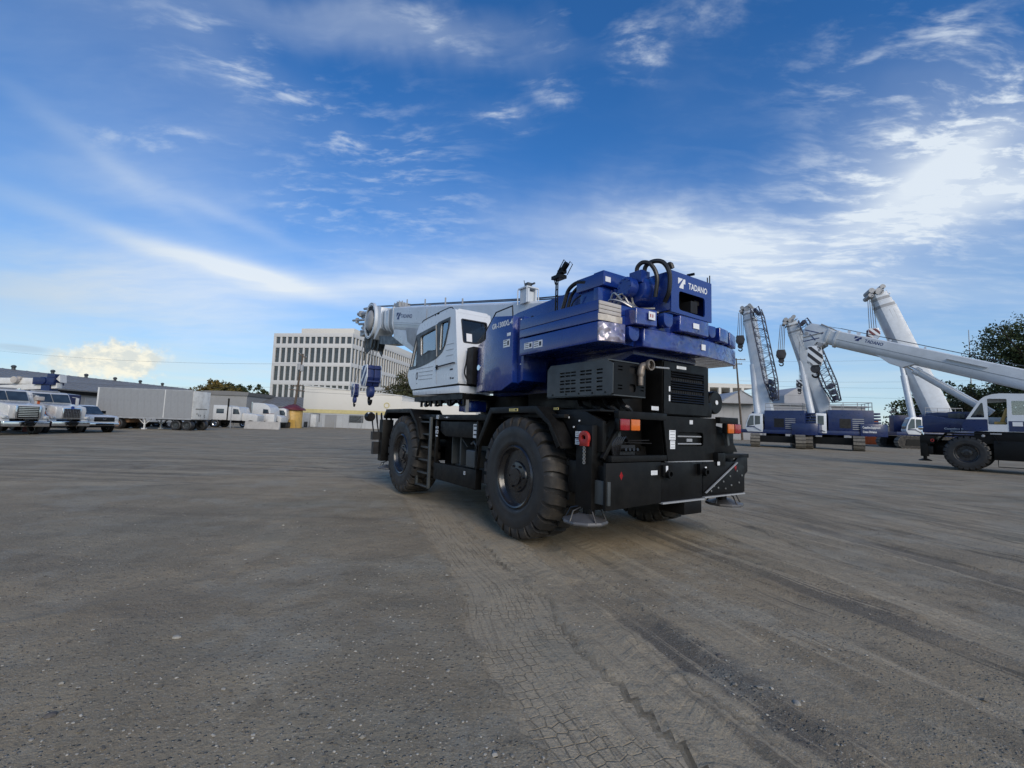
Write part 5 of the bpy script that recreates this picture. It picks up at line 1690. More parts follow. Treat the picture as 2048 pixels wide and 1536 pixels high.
# ================================================================== the other cranes
def rt_crane_right():
    """rough terrain crane at the right edge; local origin on the ground under its near front wheel, X forward, Y to its left"""
    T = thing('rough_terrain_crane', 'older blue and white rough terrain crane with raised white boom at the right edge', 'mobile crane', (23.02, 22.84, 0), R_(130), None)
    R = .88
    tg, lgs = make_tyre(R, .62, 22, rb=.43)
    ty = tg.build('tyre', 'rubber', T, ang=50)
    tag(lgs.build('tread_lugs', 'rubber', ty, ang=40), kind='stuff')
    ty.location = (0, -.32, R)
    make_rim(.43, .30).build('rim', 'rimp', ty, ang=40)
    for x, y in ((-4.5, -.32), (0, -2.9), (-4.5, -2.9)):
        c = copy_tree(ty, T)
        c.location = (x, y, R)
        c.rotation_euler = (0, .2, 0 if y > -1 else PI)
    g = G()
    g.box(-6, 1.5, -2.3, -.9, .7, 1.5)
    g.prism([(1.75, 1.75), (1.75, 1.35), (1.2, 1.3), (1.15, 1.7)], 'y', -3.0, -.05)
    g.box(-6.0, -.3, -2.2, -.06, 1.4, 1.98).box(-4.0, -.95, -2.9, -.02, .62, 1.55).box(-5.6, 1.7, -2.9, -.1, 1.72, 1.80)
    g.build('carrier_frame', 'black', T, bevel=.02)
    for x in (0, -4.5):
        g = G()
        pts = [(x + 1.08, 1.45), (x + .75, 1.90), (x - .95, 1.90), (x - 1.15, 1.45)]
        low = [(p[0], p[1] - .06) for p in pts]
        g.prism(pts + low[::-1], 'y', -.85, .02)
        g.build('fender', 'black', T, bevel=.01)
    g = G().box(1.45, 1.75, -.5, -.08, .62, 1.62).box(1.25, 1.5, -2.9, -.1, .75, 1.15).cyl((1.6, -.3, .65), (1.6, -.3, .46), .08)
    g.build('outrigger_jack', 'black', T, bevel=.02)
    G().lathe([(.28, 0), (.28, .04), (.1, .12), (.001, .12)], (1.6, -.3, .38), 'z', 12).build('outrigger_float', 'black', T)
    g = G().lathe([(.001, -.1), (.09, -.1), (.12, .0), (.09, .1), (.001, .1)], (1.68, -.02, 2.12), 'x', 14)
    g.tube([(1.68, -.05, 2.0), (1.6, -.1, 1.75)], .02, 6)
    g.build('wing_mirror', 'chrome', T)
    G().box(1.52, 1.68, -.075, -.06, 1.46, 1.53).build('marker_decal', 'decal', T)
    G().lathe([(.05, -.01), (.075, -.01), (.075, .01), (.05, .01)], (1.25, .0, 1.48), 'y', 14, True).build('red_lashing_ring', 'redp', T)
    g = G()
    g.tube([(-1.08, .03, .62), (-1.08, .05, .30), (-1.95, .05, .30), (-1.95, .03, .62)], .02, 6)
    g.build('step', 'black', T)
    # lower cab half and deck (blue)
    g = G()
    g.prism([(1.72, 1.88), (.72, 1.92), (.2, 2.02), (-.25, 2.02), (-.25, 2.60), (.6, 2.66), (1.4, 2.80), (1.72, 2.76)], 'y', -2.4, -.75)
    g.prism([(1.7, 2.2), (1.7, 2.95), (1.2, 3.02), (-.5, 2.95), (-.5, 2.2)], 'y', -2.3, -1.7)
    body = g.build('superstructure', 'blue2', T, bevel=.02)
    g = G().prism([(1.2, 2.9), (.6, 3.05), (-.2, 3.02), (-.2, 2.68), (1.2, 2.72)], 'y', -1.62, -1.45)
    g.build('winch_deck', 'blue2', body, bevel=.02)
    G().box(.1, .7, -1.3, -1.0, 2.68, 2.92).box(.25, .35, -1.0, -.9, 2.66, 2.95).build('valve_boxes', 'grey', body, bevel=.01)
    lettering('Coastline Equ', (.86, -.744, 2.075), (-1, 0, -.0), (0, 0, 1), .085, 'decal', body, .03, width=.88)
    lettering('Crane Div', (.62, -.744, 1.965), (-1, 0, 0), (0, 0, 1), .06, 'decal', body, .03, width=.60)
    # cab
    y1 = .0
    side = [(.04, 2.06), (.10, 2.3), (-.05, 2.62), (-.55, 3.55), (-.72, 3.72), (-1.0, 3.84), (-1.3, 3.87), (-2.6, 3.80), (-2.6, 2.0), (-.3, 2.0)]
    tri = round_poly([(-.20, 2.69), (-.60, 3.42), (-.66, 3.42), (-.70, 2.69)], .04)
    door = round_poly([(-.82, 2.35), (-.82, 3.62), (-1.48, 3.60), (-1.45, 2.35)], .06)
    rear = round_poly([(-1.62, 2.82), (-1.62, 3.50), (-2.35, 3.48), (-2.35, 2.82)], .05)
    mx = lambda poly: [(-p[0], p[1]) for p in poly]
    pl = plate(mx([p for p in round_poly(side, .05)]), [mx(tri), mx(door), mx(rear)], .03)
    cab = G().mesh(pl, frame((0, y1, 0), (-1, 0, 0), (0, 0, 1))).build('cab', 'white', T, smooth=False)
    pl = plate(mx(round_poly(side, .05)), [mx(round_poly([(-.3, 2.75), (-.65, 3.45), (-2.3, 3.55), (-2.3, 2.7)], .05))], .03)
    G().mesh(pl, frame((0, -.88, 0), (-1, 0, 0), (0, 0, 1))).build('cab_side', 'white', cab, smooth=False)
    g = G()
    for poly in ([(.05, 2.05), (.11, 2.3), (.02, 2.3), (-.02, 2.06)], [(-.55, 3.55), (-.72, 3.72), (-1.0, 3.84), (-1.3, 3.87), (-2.6, 3.80), (-2.6, 3.76), (-1.3, 3.83), (-1.0, 3.80), (-.74, 3.68), (-.58, 3.53)], [(-2.57, 3.8), (-2.6, 3.8), (-2.6, 2.0), (-2.57, 2.0)]):
        g.prism(poly, 'y', -.865, y1 - .02)
    g.build('cab_shell', 'white', cab)
    low = [(.05, 2.05), (.115, 2.3), (-.04, 2.60), (-.80, 2.60), (-.80, 2.03), (-.3, 1.99)]
    G().mesh(plate(mx(low), [], .012), frame((0, y1 + .022, 0), (-1, 0, 0), (0, 0, 1))).build('lower_door_panel', 'blue2', cab, smooth=False)
    low = [(-1.50, 2.02), (-1.50, 2.52), (-2.6, 2.52), (-2.6, 2.02)]
    G().mesh(plate(mx(low), [], .012), frame((0, y1 + .022, 0), (-1, 0, 0), (0, 0, 1))).build('lower_rear_panel', 'blue2', cab, smooth=False)
    for p_ in (tri, rear):
        G().mesh(plate(mx(p_), [], .004), frame((0, y1 - .01, 0), (-1, 0, 0), (0, 0, 1))).build('window', 'dglass' if p_ is tri else 'glass', cab, smooth=False)
    G().box(-1.95, -1.62, y1 + .03, y1 + .034, 2.28, 2.48).build('decal', 'decal', cab)
    g = G().box(-1.4, -1.0, -.6, -.2, 2.3, 2.5).prism([(-1.35, 2.5), (-1.2, 2.5), (-1.4, 3.15), (-1.5, 3.15)], 'y', -.6, -.2)
    g.build('seat', 'yellow', cab, bevel=.03)
    G().box(-.75, -.2, -.8, -.1, 2.1, 2.62).box(-2.5, -.1, -.84, -.04, 2.0, 2.05).build('dashboard', 'seat', cab)
    g = G().tube([(-.62, .02, 3.66), (-.95, .02, 3.9), (-1.3, .02, 3.93), (-2.5, .02, 3.87)], .012, 6).tube([(-1.2, -.2, 3.88), (-1.35, -.2, 4.05)], .008, 5)
    g.build('roof_rail', 'black', cab)
    G().box(-1.25, -.86, .03, .06, 1.86, 1.92).lathe([(.001, 0), (.07, 0), (.06, .05), (.001, .06)], (-.62, .03, 1.78), 'y', 14).build('entry_step', 'lgrey', cab)
    # boom
    a, b = Vector((-3.6, -1.3, 4.02)), Vector((5.6, -1.3, 7.62))
    ax = (b - a).normalized()
    up = Vector((-ax.z, 0, ax.x))

    def ring(p, hw, top, cr, bot, n=7):
        q = [p + Vector((0, -hw + .05, 0)) + up * top, p + Vector((0, hw - .05, 0)) + up * top, p + Vector((0, hw, 0)) + up * (top - .05)]
        for k in range(n + 1):
            t = PI * k / n
            q.append(p + Vector((0, hw * math.cos(t), 0)) + up * (cr - (cr - bot) * math.sin(t)))
        q.append(p + Vector((0, -hw, 0)) + up * (top - .05))
        return [tuple(v) for v in q]
    bo = G().rings([ring(a, .40, .46, -.10, -.52), ring(b, .40, .46, -.10, -.52)]).build('boom', 'boomw', T, ang=30)
    e = b + ax * .55
    G().rings([ring(b, .36, .40, -.1, -.47), ring(e, .36, .40, -.1, -.47)]).build('boom_section', 'boomw', bo, ang=30)
    for q in (b - ax * .06, b + ax * .42):
        G().rings([ring(q, .44, .50, -.10, -.58), ring(q + ax * .12, .44, .50, -.10, -.58)]).build('boom_collar', 'boomw', bo, ang=30)
    h0 = e + ax * .0
    # head, turned down at the nose
    def bp(s, t):
        v = h0 + ax * s + up * t
        return (v.x, v.z)
    g = G().prism([bp(-.1, .45), bp(.45, .62), bp(1.05, .60), bp(1.35, .25), bp(1.25, -.35), bp(.9, -1.0), bp(.55, -1.05), bp(.35, -.5), bp(-.1, -.5)], 'y', -1.66, -.94)
    hd = g.build('boom_head', 'boomw', bo, bevel=.03)
    g = G()
    for k in range(3):
        c = h0 + ax * .75 + up * -.75
        g.lathe([(.04, -.05), (.24, -.05), (.21, 0), (.24, .05), (.04, .05)], (c.x, -1.5 + .2 * k, c.z), 'y', 18, True)
    c = h0 + ax * 1.0 + up * .35
    g.lathe([(.04, -.05), (.22, -.05), (.19, 0), (.22, .05), (.04, .05)], (c.x, -1.3, c.z), 'y', 18, True)
    tag(g.build('head_sheaves', 'grey', hd), kind='stuff')
    g = G()
    for s0, t0, s1, t1 in ((.2, .1, 1.25, .1), (.3, -.2, 1.1, -.65), (-.6, .1, -.5, -.3), (-.9, .15, -.8, -.2), (.45, -.4, .9, -.1)):
        p0, p1 = h0 + ax * s0 + up * t0, h0 + ax * s1 + up * t1
        g.bar((p0.x, -.93, p0.z), (p1.x, -.93, p1.z), .05, .02, (0, 1, 0))
    tag(g.build('head_straps', 'navy', hd), kind='stuff')
    g = G()
    for s, r in ((-1.0, .10), (-1.9, .12), (-.5, .08), (-2.6, .05), (-4.2, .05)):
        p = b + ax * s + up * .52
        g.lathe([(.001, -.06), (r, -.06), (r, .06), (.001, .06)], (p.x, -1.2, p.z + r * .6), 'y', 12)
        q = p - up * .1
        g.tube([tuple(q), (p.x, -1.2, p.z + r)], .025, 6)
    tag(g.build('rope_guides', 'boomw', bo), kind='stuff')
    p, q = a + up * .62, b + up * .66
    g = G().tube([tuple(p), tuple(q), tuple(h0 + ax * 1.0 + up * .6)], .014, 5).tube([(p.x, -1.15, p.z), (q.x, -1.15, q.z)], .014, 5)
    tag(g.build('hoist_rope', 'wire', bo), kind='stuff')
    s0, s1 = a + up * -.06, b + up * -.06
    G().bar((s0.x, -.893, s0.z), (s1.x, -.893, s1.z), .012, .02, (0, 1, 0)).build('boom_seam', 'grey', bo)
    p = a + ax * 3.0 + up * .15
    G().bar((p.x, -.89, p.z), tuple(Vector((p.x, -.89, p.z)) + ax * 1.6), .03, .22, (0, 1, 0)).xf(Matrix()).build('boom_stop', 'lgrey', bo)
    lx = Vector((2.75, -1.3, 6.15))
    g = G().prism([(3.9, 6.62), (3.1, 5.85), (2.5, 5.55), (1.9, 5.72), (1.5, 5.75), (2.2, 6.1)], 'y', -1.55, -1.05)
    g.build('luffing_lug', 'boomw', bo, bevel=.02)
    g = G().cyl((2.55, -1.3, 5.85), (1.9, -1.3, 5.30), .09, n=14)
    g.build('cylinder_rod', 'chrome', bo)
    G().cyl((1.95, -1.3, 5.34), (-.9, -1.3, 2.95), .19, n=18).cyl((2.0, -1.3, 5.385), (1.8, -1.3, 5.215), .22, n=18).build('luffing_cylinder', 'boomw', bo)
    G().tube([(1.9, -1.05, 5.5), (-.8, -1.05, 3.2)], .03, 6).build('cylinder_pipe', 'boomw', bo)
    lo = b - ax * .95 + up * .10
    logo((lo.x, -.893, lo.z), tuple(-ax), tuple(up), .26, 'navy', bo, .36)
    lo = b - ax * 1.5 + up * .12
    lettering('TADANO', (lo.x, -.893, lo.z), tuple(-ax), tuple(up), .18, 'navy', bo, .03, width=.92)
    g = G()
    for s0, t0, w in ((.15, -.62, .30), (.45, -.95, .26), (.05, -.95, .18), (1.1, -.1, .22)):
        c = h0 + ax * s0 + up * t0
        g.cyl((c.x, -1.72, c.z), (c.x, -.90, c.z), w * .5, n=12)
    for s0, t0, s1, t1 in ((-.1, -.5, .4, -1.15), (.2, -.55, .75, -1.1), (-.3, .5, .5, .66), (.2, .2, 1.2, -.4)):
        p0, p1 = h0 + ax * s0 + up * t0, h0 + ax * s1 + up * t1
        g.tube([(p0.x, -.92, p0.z), (p1.x, -.92, p1.z)], .04, 6).tube([(p0.x, -1.7, p0.z), (p1.x, -1.7, p1.z)], .04, 6)
    tag(g.build('head_gear', 'lgrey', hd), kind='stuff')
    hp = h0 + ax * .8 + up * -1.0
    m = Matrix.Translation((23.02, 22.84, 0)) @ Matrix.Rotation(R_(130), 4, 'Z')
    return m, hp


_rm, _hp = rt_crane_right()
_hk = _rm @ Vector((_hp.x - .45, -1.1, 6.0))
hook_block('hook_block', 'big hook block with broad diagonal stripes under the boom lettered in navy', tuple(_hk), R_(-35), 1.25, ('white', 'print'), 1.0, .34)
_h2 = _rm @ Vector((_hp.x + .55, -1.3, 4.55))
hook_block('hook_block', 'small striped hook hanging lowest on one long rope between the white booms', tuple(_h2), R_(-35), .55, ('white', 'print'), 1.1, .3)
g = G()
_t = _rm @ Vector((_hp.x, -1.3, _hp.z))
for d in (-.1, .1):
    g.tube([tuple(_hk + Vector((d, 0, 1.1))), tuple(_t + Vector((d, 0, 0)))], .014, 5)
_t2 = _rm @ Vector((_hp.x + .5, -1.3, _hp.z + .5))
g.tube([tuple(_h2 + Vector((0, 0, .6))), tuple(_t2)], .012, 5)
o = g.build('hoist_ropes', 'wire')
tag(o, 'steel rope falls below the head of the lettered white boom at the right', 'rope')


def lattice(g, a, b, w, d, n, side, r=.05, taper=.55):
    """four-chord lattice from a to b"""
    a, b, side = Vector(a), Vector(b), Vector(side).normalized()
    ax = (b - a).normalized()
    s2 = ax.cross(side).normalized()
    side = s2.cross(ax)
    P = []
    for k in range(n + 1):
        t = k / n
        f = taper + (1 - taper) * min(1, t * 5, (1 - t) * 6 + .5)
        c = a.lerp(b, t)
        P.append([c + side * (w / 2 * f * sx) + s2 * (d / 2 * f * sy) for sx, sy in ((-1, -1), (1, -1), (1, 1), (-1, 1))])
    for q in range(4):
        g.tube([p[q] for p in P], r * 1.25, 6)
    for k in range(n):
        for q in range(4):
            A, B = (q, (q + 1) % 4) if k % 2 else ((q + 1) % 4, q)
            g.tube([P[k][A], P[k + 1][B]], r * .55, 4)
            if k % 4 == 0:
                g.tube([P[k][q], P[k][(q + 1) % 4]], r * .55, 4)


def crawler_crane(label, loc, head, uhead, base, tip, bw, cyl, jib=None, text=False, scale=1.0, cab_front=True):
    T = thing('crawler_crane', label, 'crawler crane', loc, 0, 'white boomed crawler cranes in a row')
    L0 = Vector(loc)
    hd = Matrix.Rotation(head, 4, 'Z')
    uh = Matrix.Rotation(uhead, 4, 'Z')
    s = scale
    # tracks: belt, shoes, side frame
    for sy in (-1, 1):
        y = sy * 1.75 * s
        Lh, r = 2.6 * s, .60 * s
        path = []
        n = 10
        for k in range(n + 1):
            a = PI / 2 + PI * k / n
            path.append((-Lh + r * math.cos(a), r + r * math.sin(a)))
        for k in range(n + 1):
            a = -PI / 2 + PI * k / n
            path.append((Lh + r * math.cos(a), r + r * math.sin(a)))
        g = G().prism(path, 'y', y - .36 * s, y + .36 * s)
        tk = g.xf(hd).build('track', 'tread', T, bevel=0)
        g = G()
        # grouser shoes around the belt
        pts = [Vector((p[0], 0, p[1])) for p in path]
        pts.append(pts[0])
        tot = sum((pts[i + 1] - pts[i]).length for i in range(len(pts) - 1))
        m_, step, acc, i = 46, 0, 0, 0
        step = tot / m_
        pos, seg = 0.0, 0
        lens = [(pts[i + 1] - pts[i]).length for i in range(len(pts) - 1)]
        for k in range(m_):
            dist = k * step
            i, rem = 0, dist
            while rem > lens[i]:
                rem -= lens[i]
                i += 1
            p = pts[i].lerp(pts[i + 1], rem / max(1e-6, lens[i]))
            t = (pts[i + 1] - pts[i]).normalized()
            nn = Vector((t.z, 0, -t.x))
            c = Vector((0, 0, r))
            g.bar(tuple(p + Vector((0, y - .38 * s, 0)) + nn * .0), tuple(p + Vector((0, y + .38 * s, 0))), .035 * s, step * .72, tuple(t))
        g.xf(hd)
        sh = g.build('track_shoe', 'shoe', tk, smooth=False)
        tag(sh, kind='stuff')
        g = G().prism([(-Lh, .3 * s), (Lh, .3 * s), (Lh * .95, .9 * s), (-Lh * .95, .9 * s)], 'y', y - .40 * s, y + .40 * s)
        g.xf(hd).build('track_frame', 'black', tk)
    g = G().box(-1.6 * s, 1.6 * s, -1.5 * s, 1.5 * s, .45 * s, 1.05 * s).cyl((0, 0, 1.0 * s), (0, 0, 1.3 * s), .8 * s, n=24)
    g.xf(hd).build('car_body', 'black', T)
    # upper works: deck, side houses, counterweight
    z0 = 1.26 * s
    g = G()
    g.box(-3.0 * s, 3.0 * s, -1.55 * s, 1.55 * s, z0, z0 + .35 * s)
    g.box(-2.6 * s, 2.2 * s, -1.5 * s, -.65 * s, z0 + .35 * s, z0 + 2.1 * s)
    g.box(-2.6 * s, .6 * s, .65 * s, 1.5 * s, z0 + .35 * s, z0 + 2.15 * s)
    up = g.xf(uh).build('upper_works', 'blue2', T, bevel=.03)
    g = G().prism([(-3.0 * s, -1.62 * s), (-3.55 * s, -1.3 * s), (-3.7 * s, 0), (-3.55 * s, 1.3 * s), (-3.0 * s, 1.62 * s), (-1.6 * s, 1.64 * s), (-1.6 * s, -1.64 * s)], 'z', z0 - .05, z0 + 1.0 * s)
    g.xf(uh).build('counterweight', 'blue2', up, bevel=.04)
    g = G()
    for k in range(4):
        g.box(-3.3 * s, -2.0 * s, (-.7 + .05 * k) * s, (.7 - .05 * k) * s, z0 + (1.05 + .26 * k) * s, z0 + (1.2 + .26 * k) * s)
    g.box(-2.6 * s, -1.4 * s, -.62 * s, .62 * s, z0 + .35 * s, z0 + 2.0 * s)
    g.cyl((-1.0 * s, -.6 * s, z0 + 1.8 * s), (-1.0 * s, .6 * s, z0 + 1.8 * s), .35 * s, n=20)
    tag(g.xf(uh).build('winch_stack', 'blue2', up, bevel=.02), kind='stuff')
    g = G().box(-2.98 * s, -2.62 * s, -.6 * s, .6 * s, z0 + .5 * s, z0 + .98 * s).box(-1.0 * s, -.2 * s, 1.5 * s, 1.515 * s, z0 + .6 * s, z0 + 1.4 * s)
    g.xf(uh).each('louvre_recess', 'dark', up)
    g = G()
    for x0, y0, x1, y1 in ((-2.5, -1.45, 2.0, -1.45), (-2.5, 1.45, .5, 1.45), (-2.5, -1.45, -2.5, 1.45)):
        zt = z0 + 2.1 * s
        for zz in (.35, .7):
            g.tube([(x0 * s, y0 * s, zt + zz * s), (x1 * s, y1 * s, zt + zz * s)], .028 * s, 5)
        for k in range(4):
            t = k / 3
            g.tube([((x0 + (x1 - x0) * t) * s, (y0 + (y1 - y0) * t) * s, zt - .05), ((x0 + (x1 - x0) * t) * s, (y0 + (y1 - y0) * t) * s, zt + .7 * s)], .028 * s, 5)
    tag(g.xf(uh).build('hand_rails', 'lgrey', up), kind='stuff')
    g = G()
    for k in range(6):
        g.box((1.2 + .12 * k) * s, (1.28 + .12 * k) * s, 1.49 * s, 1.53 * s, z0 + .5 * s, z0 + 1.2 * s)
        g.box((-1.9) * s, (-1.1) * s, 1.51 * s, 1.53 * s, z0 + (.5 + .17 * k) * s, z0 + (.56 + .17 * k) * s)
    tag(g.xf(uh).build('vent_louvres', 'lgrey', up), kind='stuff')
    # cab at the front left
    side = [(.75, .12), (2.05, .12), (2.25, .5), (2.15, 1.0), (1.85, 1.75), (1.65, 1.85), (.75, 1.83)]
    side = [(x * s, z0 + z * s) for x, z in side]
    cab = G().prism(side, 'y', .72 * s, 1.60 * s).xf(uh).build('cab', 'white', T, bevel=.04)
    w1 = [(1.5, .75), (2.08, .62), (2.05, 1.0), (1.78, 1.64), (1.5, 1.66)]
    w2 = [(.95, .85), (1.40, .78), (1.40, 1.64), (.95, 1.62)]
    for w in (w1, w2):
        q = [(x * s, z0 + z * s) for x, z in w]
        G().prism(q, 'y', 1.60 * s, 1.612 * s).xf(uh).build('window', 'wscreen', cab)
    q = [(2.16, .60), (2.14, .98), (1.87, 1.66), (1.90, 1.66), (2.20, .98), (2.22, .6)]
    G().prism([(x * s + .01, z0 + z * s) for x, z in q], 'y', .8 * s, 1.5 * s).xf(uh).build('windscreen', 'wscreen', cab)
    G().box(.735 * s, .749 * s, .85 * s, 1.48 * s, z0 + .9 * s, z0 + 1.6 * s).xf(uh).build('rear_window', 'wscreen', cab)
    G().bar((.85 * s, 1.61 * s, z0 + .25 * s), (1.4 * s, 1.61 * s, z0 + .55 * s), .02, .14 * s, (0, 1, 0)).box(1.4 * s, 2.1 * s, 1.6 * s, 1.62 * s, z0 + .54 * s, z0 + .64 * s).xf(uh).build('cab_stripe', 'blue2', cab)
    if text:
        m = uh
        o_ = m @ Vector((-1.75 * s, 1.66 * s, 0))
        e1 = m @ Vector((-1, 0, 0))
        lettering('Coastline Equipment', (o_.x, o_.y, z0 + .62 * s), tuple(e1), (0, 0, 1), .24, 'decal', up, .03, width=1.2 * s)
        lettering('Crane Division', (o_.x, o_.y, z0 + .26 * s), tuple(e1), (0, 0, 1), .22, 'decal', up, .03, width=.95 * s)
        rn = uh @ Vector((-1, 0, 0))
        e2 = uh @ Vector((0, -1, 0))
        o2 = uh @ Vector((-3.72 * s, 1.15 * s, 0))
    # boom, tapered nested sections
    A, B = Vector(base) - L0, Vector(tip) - L0
    A2 = A - (B - A).normalized() * (1.6 * s)
    ax = (B - A).normalized()
    sd = Vector((-math.sin(uhead), math.cos(uhead), 0))
    sd = (sd - ax * sd.dot(ax)).normalized()
    u2 = ax.cross(sd)

    def ring(p, w, n=6):
        q = []
        for k in range(n + 1):
            a = PI * k / n
            q.append(p + sd * (w / 2 * math.cos(a)) + u2 * (-.18 * w - .38 * w * math.sin(a)) * 1.0)
        q += [p - sd * (w / 2) + u2 * (.50 * w), p + sd * (w / 2) + u2 * (.50 * w)]
        return [tuple(v) for v in q]
    Lb = (B - A2).length
    bo = G().rings([ring(A2, bw * 1.12), ring(A2 + ax * Lb * .86, bw)]).build('boom', 'boomw', T, ang=30)
    for k in range(4):
        f0, f1 = .86 + .03 * k, .89 + .03 * k
        G().rings([ring(A2 + ax * Lb * f0, bw * (.95 - .06 * k)), ring(A2 + ax * Lb * f1, bw * (.95 - .06 * k))]).build('boom_section', 'boomw' if k % 2 else 'lgrey', bo, ang=30)
        G().rings([ring(A2 + ax * (Lb * f0 - .05), bw * (1.03 - .06 * k)), ring(A2 + ax * (Lb * f0 + .12), bw * (1.03 - .06 * k))]).build('boom_collar', 'boomw', bo, ang=30)
    g = G()
    c = A2 + ax * (Lb * .98)
    for o1, o2, w in ((.1, 0, .5), (.3, -.38, .36), (.35, .30, .32), (.0, -.55, .30)):
        p = c + ax * (o1 * bw) + u2 * (o2 * bw)
        g.cyl(tuple(p - sd * bw * .42), tuple(p + sd * bw * .42), w * bw * .5, n=14)
    for k in range(6):
        p = c + ax * (random.uniform(-.5, .4) * bw) + u2 * (random.uniform(-.5, .5) * bw)
        g.bar(tuple(p - sd * bw * .55), tuple(p + sd * bw * .55), .10, .10)
    g.build('boom_head', 'lgrey', bo)
    g = G()
    for q in (-.42, .42):
        for o_ in (.52, .30):
            p, r_ = A2 + ax * (Lb * .05) + sd * bw * (q * 1.19) + u2 * bw * (o_ - .3), A2 + ax * (Lb * .84) + sd * bw * (q * 1.19) + u2 * bw * (o_ - .3)
            g.tube([tuple(p), tuple(r_)], .022, 4)
    for k in range(7):
        p = A2 + ax * (Lb * (.12 + .1 * k)) + u2 * bw * .52
        g.bar(tuple(p - sd * bw * .52), tuple(p + sd * bw * .52), .07, .05)
    tag(g.build('boom_seam', 'lgrey', bo), kind='stuff')
    g = G()
    for k in range(4):
        p = A2 + ax * (Lb * (.72 + .08 * k)) + u2 * (.56 * bw)
        g.bar(tuple(p - sd * bw * .3), tuple(p + sd * bw * .3), .12, .2)
    g.tube([tuple(A2 + u2 * bw * .64), tuple(B + u2 * bw * .60)], .03, 5)
    tag(g.build('rope_guides', 'boomw', bo), kind='stuff')
    c0, c1 = Vector(cyl[0]) - L0, Vector(cyl[1]) - L0
    mid = c0.lerp(c1, .75)
    G().cyl(tuple(c0), tuple(mid), .28 * s, n=16).cyl(tuple(mid), tuple(c1), .20 * s, n=14).build('luffing_cylinder', 'boomw', bo)
    if jib:
        j0, j1, w, d = jib
        a, b = Vector(j0) - L0, Vector(j1) - L0
        g = G()
        lattice(g, tuple(a), tuple(b), w, d, 22, tuple(sd), .055)
        jb = g.build('lattice_jib', 'jibblue', T)
        g = G()
        for k in range(3):
            p = a.lerp(b, .04 + .07 * k)
            g.bar(tuple(p - sd * w * .5), tuple(p + sd * w * .5), .28, .5)
        p = b.lerp(a, .03)
        g.bar(tuple(p - sd * w * .7), tuple(p + sd * w * .5), .3, .35)
        tag(g.build('jib_fittings', 'jibblue', jb), kind='stuff')
    return T


crawler_crane('crawler crane nearest the utility pole, white boom almost upright with a dark lattice jib', (30.4, 51.8, 0), R_(62), R_(138),
              (29.62, 52.5, 4.68), (29.06, 55.0, 16.92), 1.28, ((28.6, 52.2, 3.2), (28.9, 54.0, 11.8)), ((30.04, 51.2, 5.32), (29.35, 53.6, 16.51), 1.55, 1.1), False, 1.2)
crawler_crane('middle crawler crane with leaning white boom, lattice jib and white writing on its blue side', (35.75, 50.1, 0), R_(54), R_(156),
              (34.85, 50.5, 4.77), (32.21, 51.6, 14.77), 1.25, ((33.2, 49.6, 3.2), (32.9, 51.0, 9.9)), ((35.24, 48.6, 5.19), (32.7, 50.2, 14.4), 1.5, 1.1), True, 1.25)
crawler_crane('big crawler crane with thick plain white boom rising behind the long crossing boom', (60.8, 66.5, 0), R_(165), R_(165),
              (62.0, 66.0, 5.86), (57.28, 69.7, 24.3), 2.35, ((58.4, 65.4, 4.0), (58.9, 67.6, 13.0)), None, False, 1.45)
for lab, p, s, c, tp in (('dark hook block hanging left of the almost upright white boom', (27.9, 54.6, 12.3), 1.4, ('print', 'print'), (28.6, 55.3, 16.4)),
                         ('dark hook block on several ropes left of the leaning white boom', (30.85, 51.2, 10.1), 1.35, ('print', 'print'), (31.6, 51.7, 14.2)),
                         ('red and white striped hook block under the tallest plain white boom', (56.0, 69.0, 16.6), 2.2, ('white', 'maroon'), (56.4, 69.5, 23.3))):
    hook_block('hook_block', lab, p, R_(-25), s, c, .74, .5)
    g = G()
    for k in range(4):
        dx = (-.5 + .33 * k) * s * .5
        g.tube([(p[0] + dx, p[1], p[2] + .7 * s), (tp[0] + dx * .8 - .2, tp[1], tp[2])], .035 if s < 2 else .045, 4)
    tag(g.build('hoist_ropes', 'wire'), 'rope falls holding the ' + lab.split(' hanging')[0].split(' on ')[0].split(' under')[0] + {0: ' of the upright boom', 1: ' of the leaning boom', 2: ' of the tallest boom'}[(p[0] > 30) + (p[0] > 50)], 'rope')

# ================================================================== trucks and gear on the left
M['whitepaint'] = pm('truck_white', (.55, .55, .535), .3, coat=.5, var=.03, dirt=(.4, .38, .34), dirt_amt=.15)
M['trailer'] = pm('trailer_aluminium', (.30, .305, .31), .5, metal=.2, var=.05, dirt=(.2, .2, .2), dirt_amt=.25)
M['trailerw'] = pm('trailer_white_end', (.78, .75, .68), .55, var=.08, dirt=(.34, .30, .25), dirt_amt=.4)
M['lampglass'] = pm('headlamp_glass', (.55, .57, .58), .08, coat=.8, metal=.3)


def small_wheel(parent, x, y, r, w, side, rim='lgrey', src=[None]):
    g = make_tyre(r, w, 0, False, r * .58)
    t = g.build('tyre', 'rubber', parent, ang=50)
    t.location = (x, y, r)
    t.rotation_euler = (0, 0, 0 if side > 0 else PI)
    k = r * .58
    g = G().lathe([(k, w * .30), (k * .96, w * .47), (k * .88, w * .44), (k * .82, w * .20), (k * .55, w * .12), (k * .45, w * .40), (.001, w * .42)], n=22)
    for j in range(6):
        a = j * PI / 3
        g.cyl((k * .68 * math.cos(a), w * .1, k * .68 * math.sin(a)), (k * .68 * math.cos(a), w * .22, k * .68 * math.sin(a)), k * .07, n=6)
    g.build('rim', rim, t)
    return t


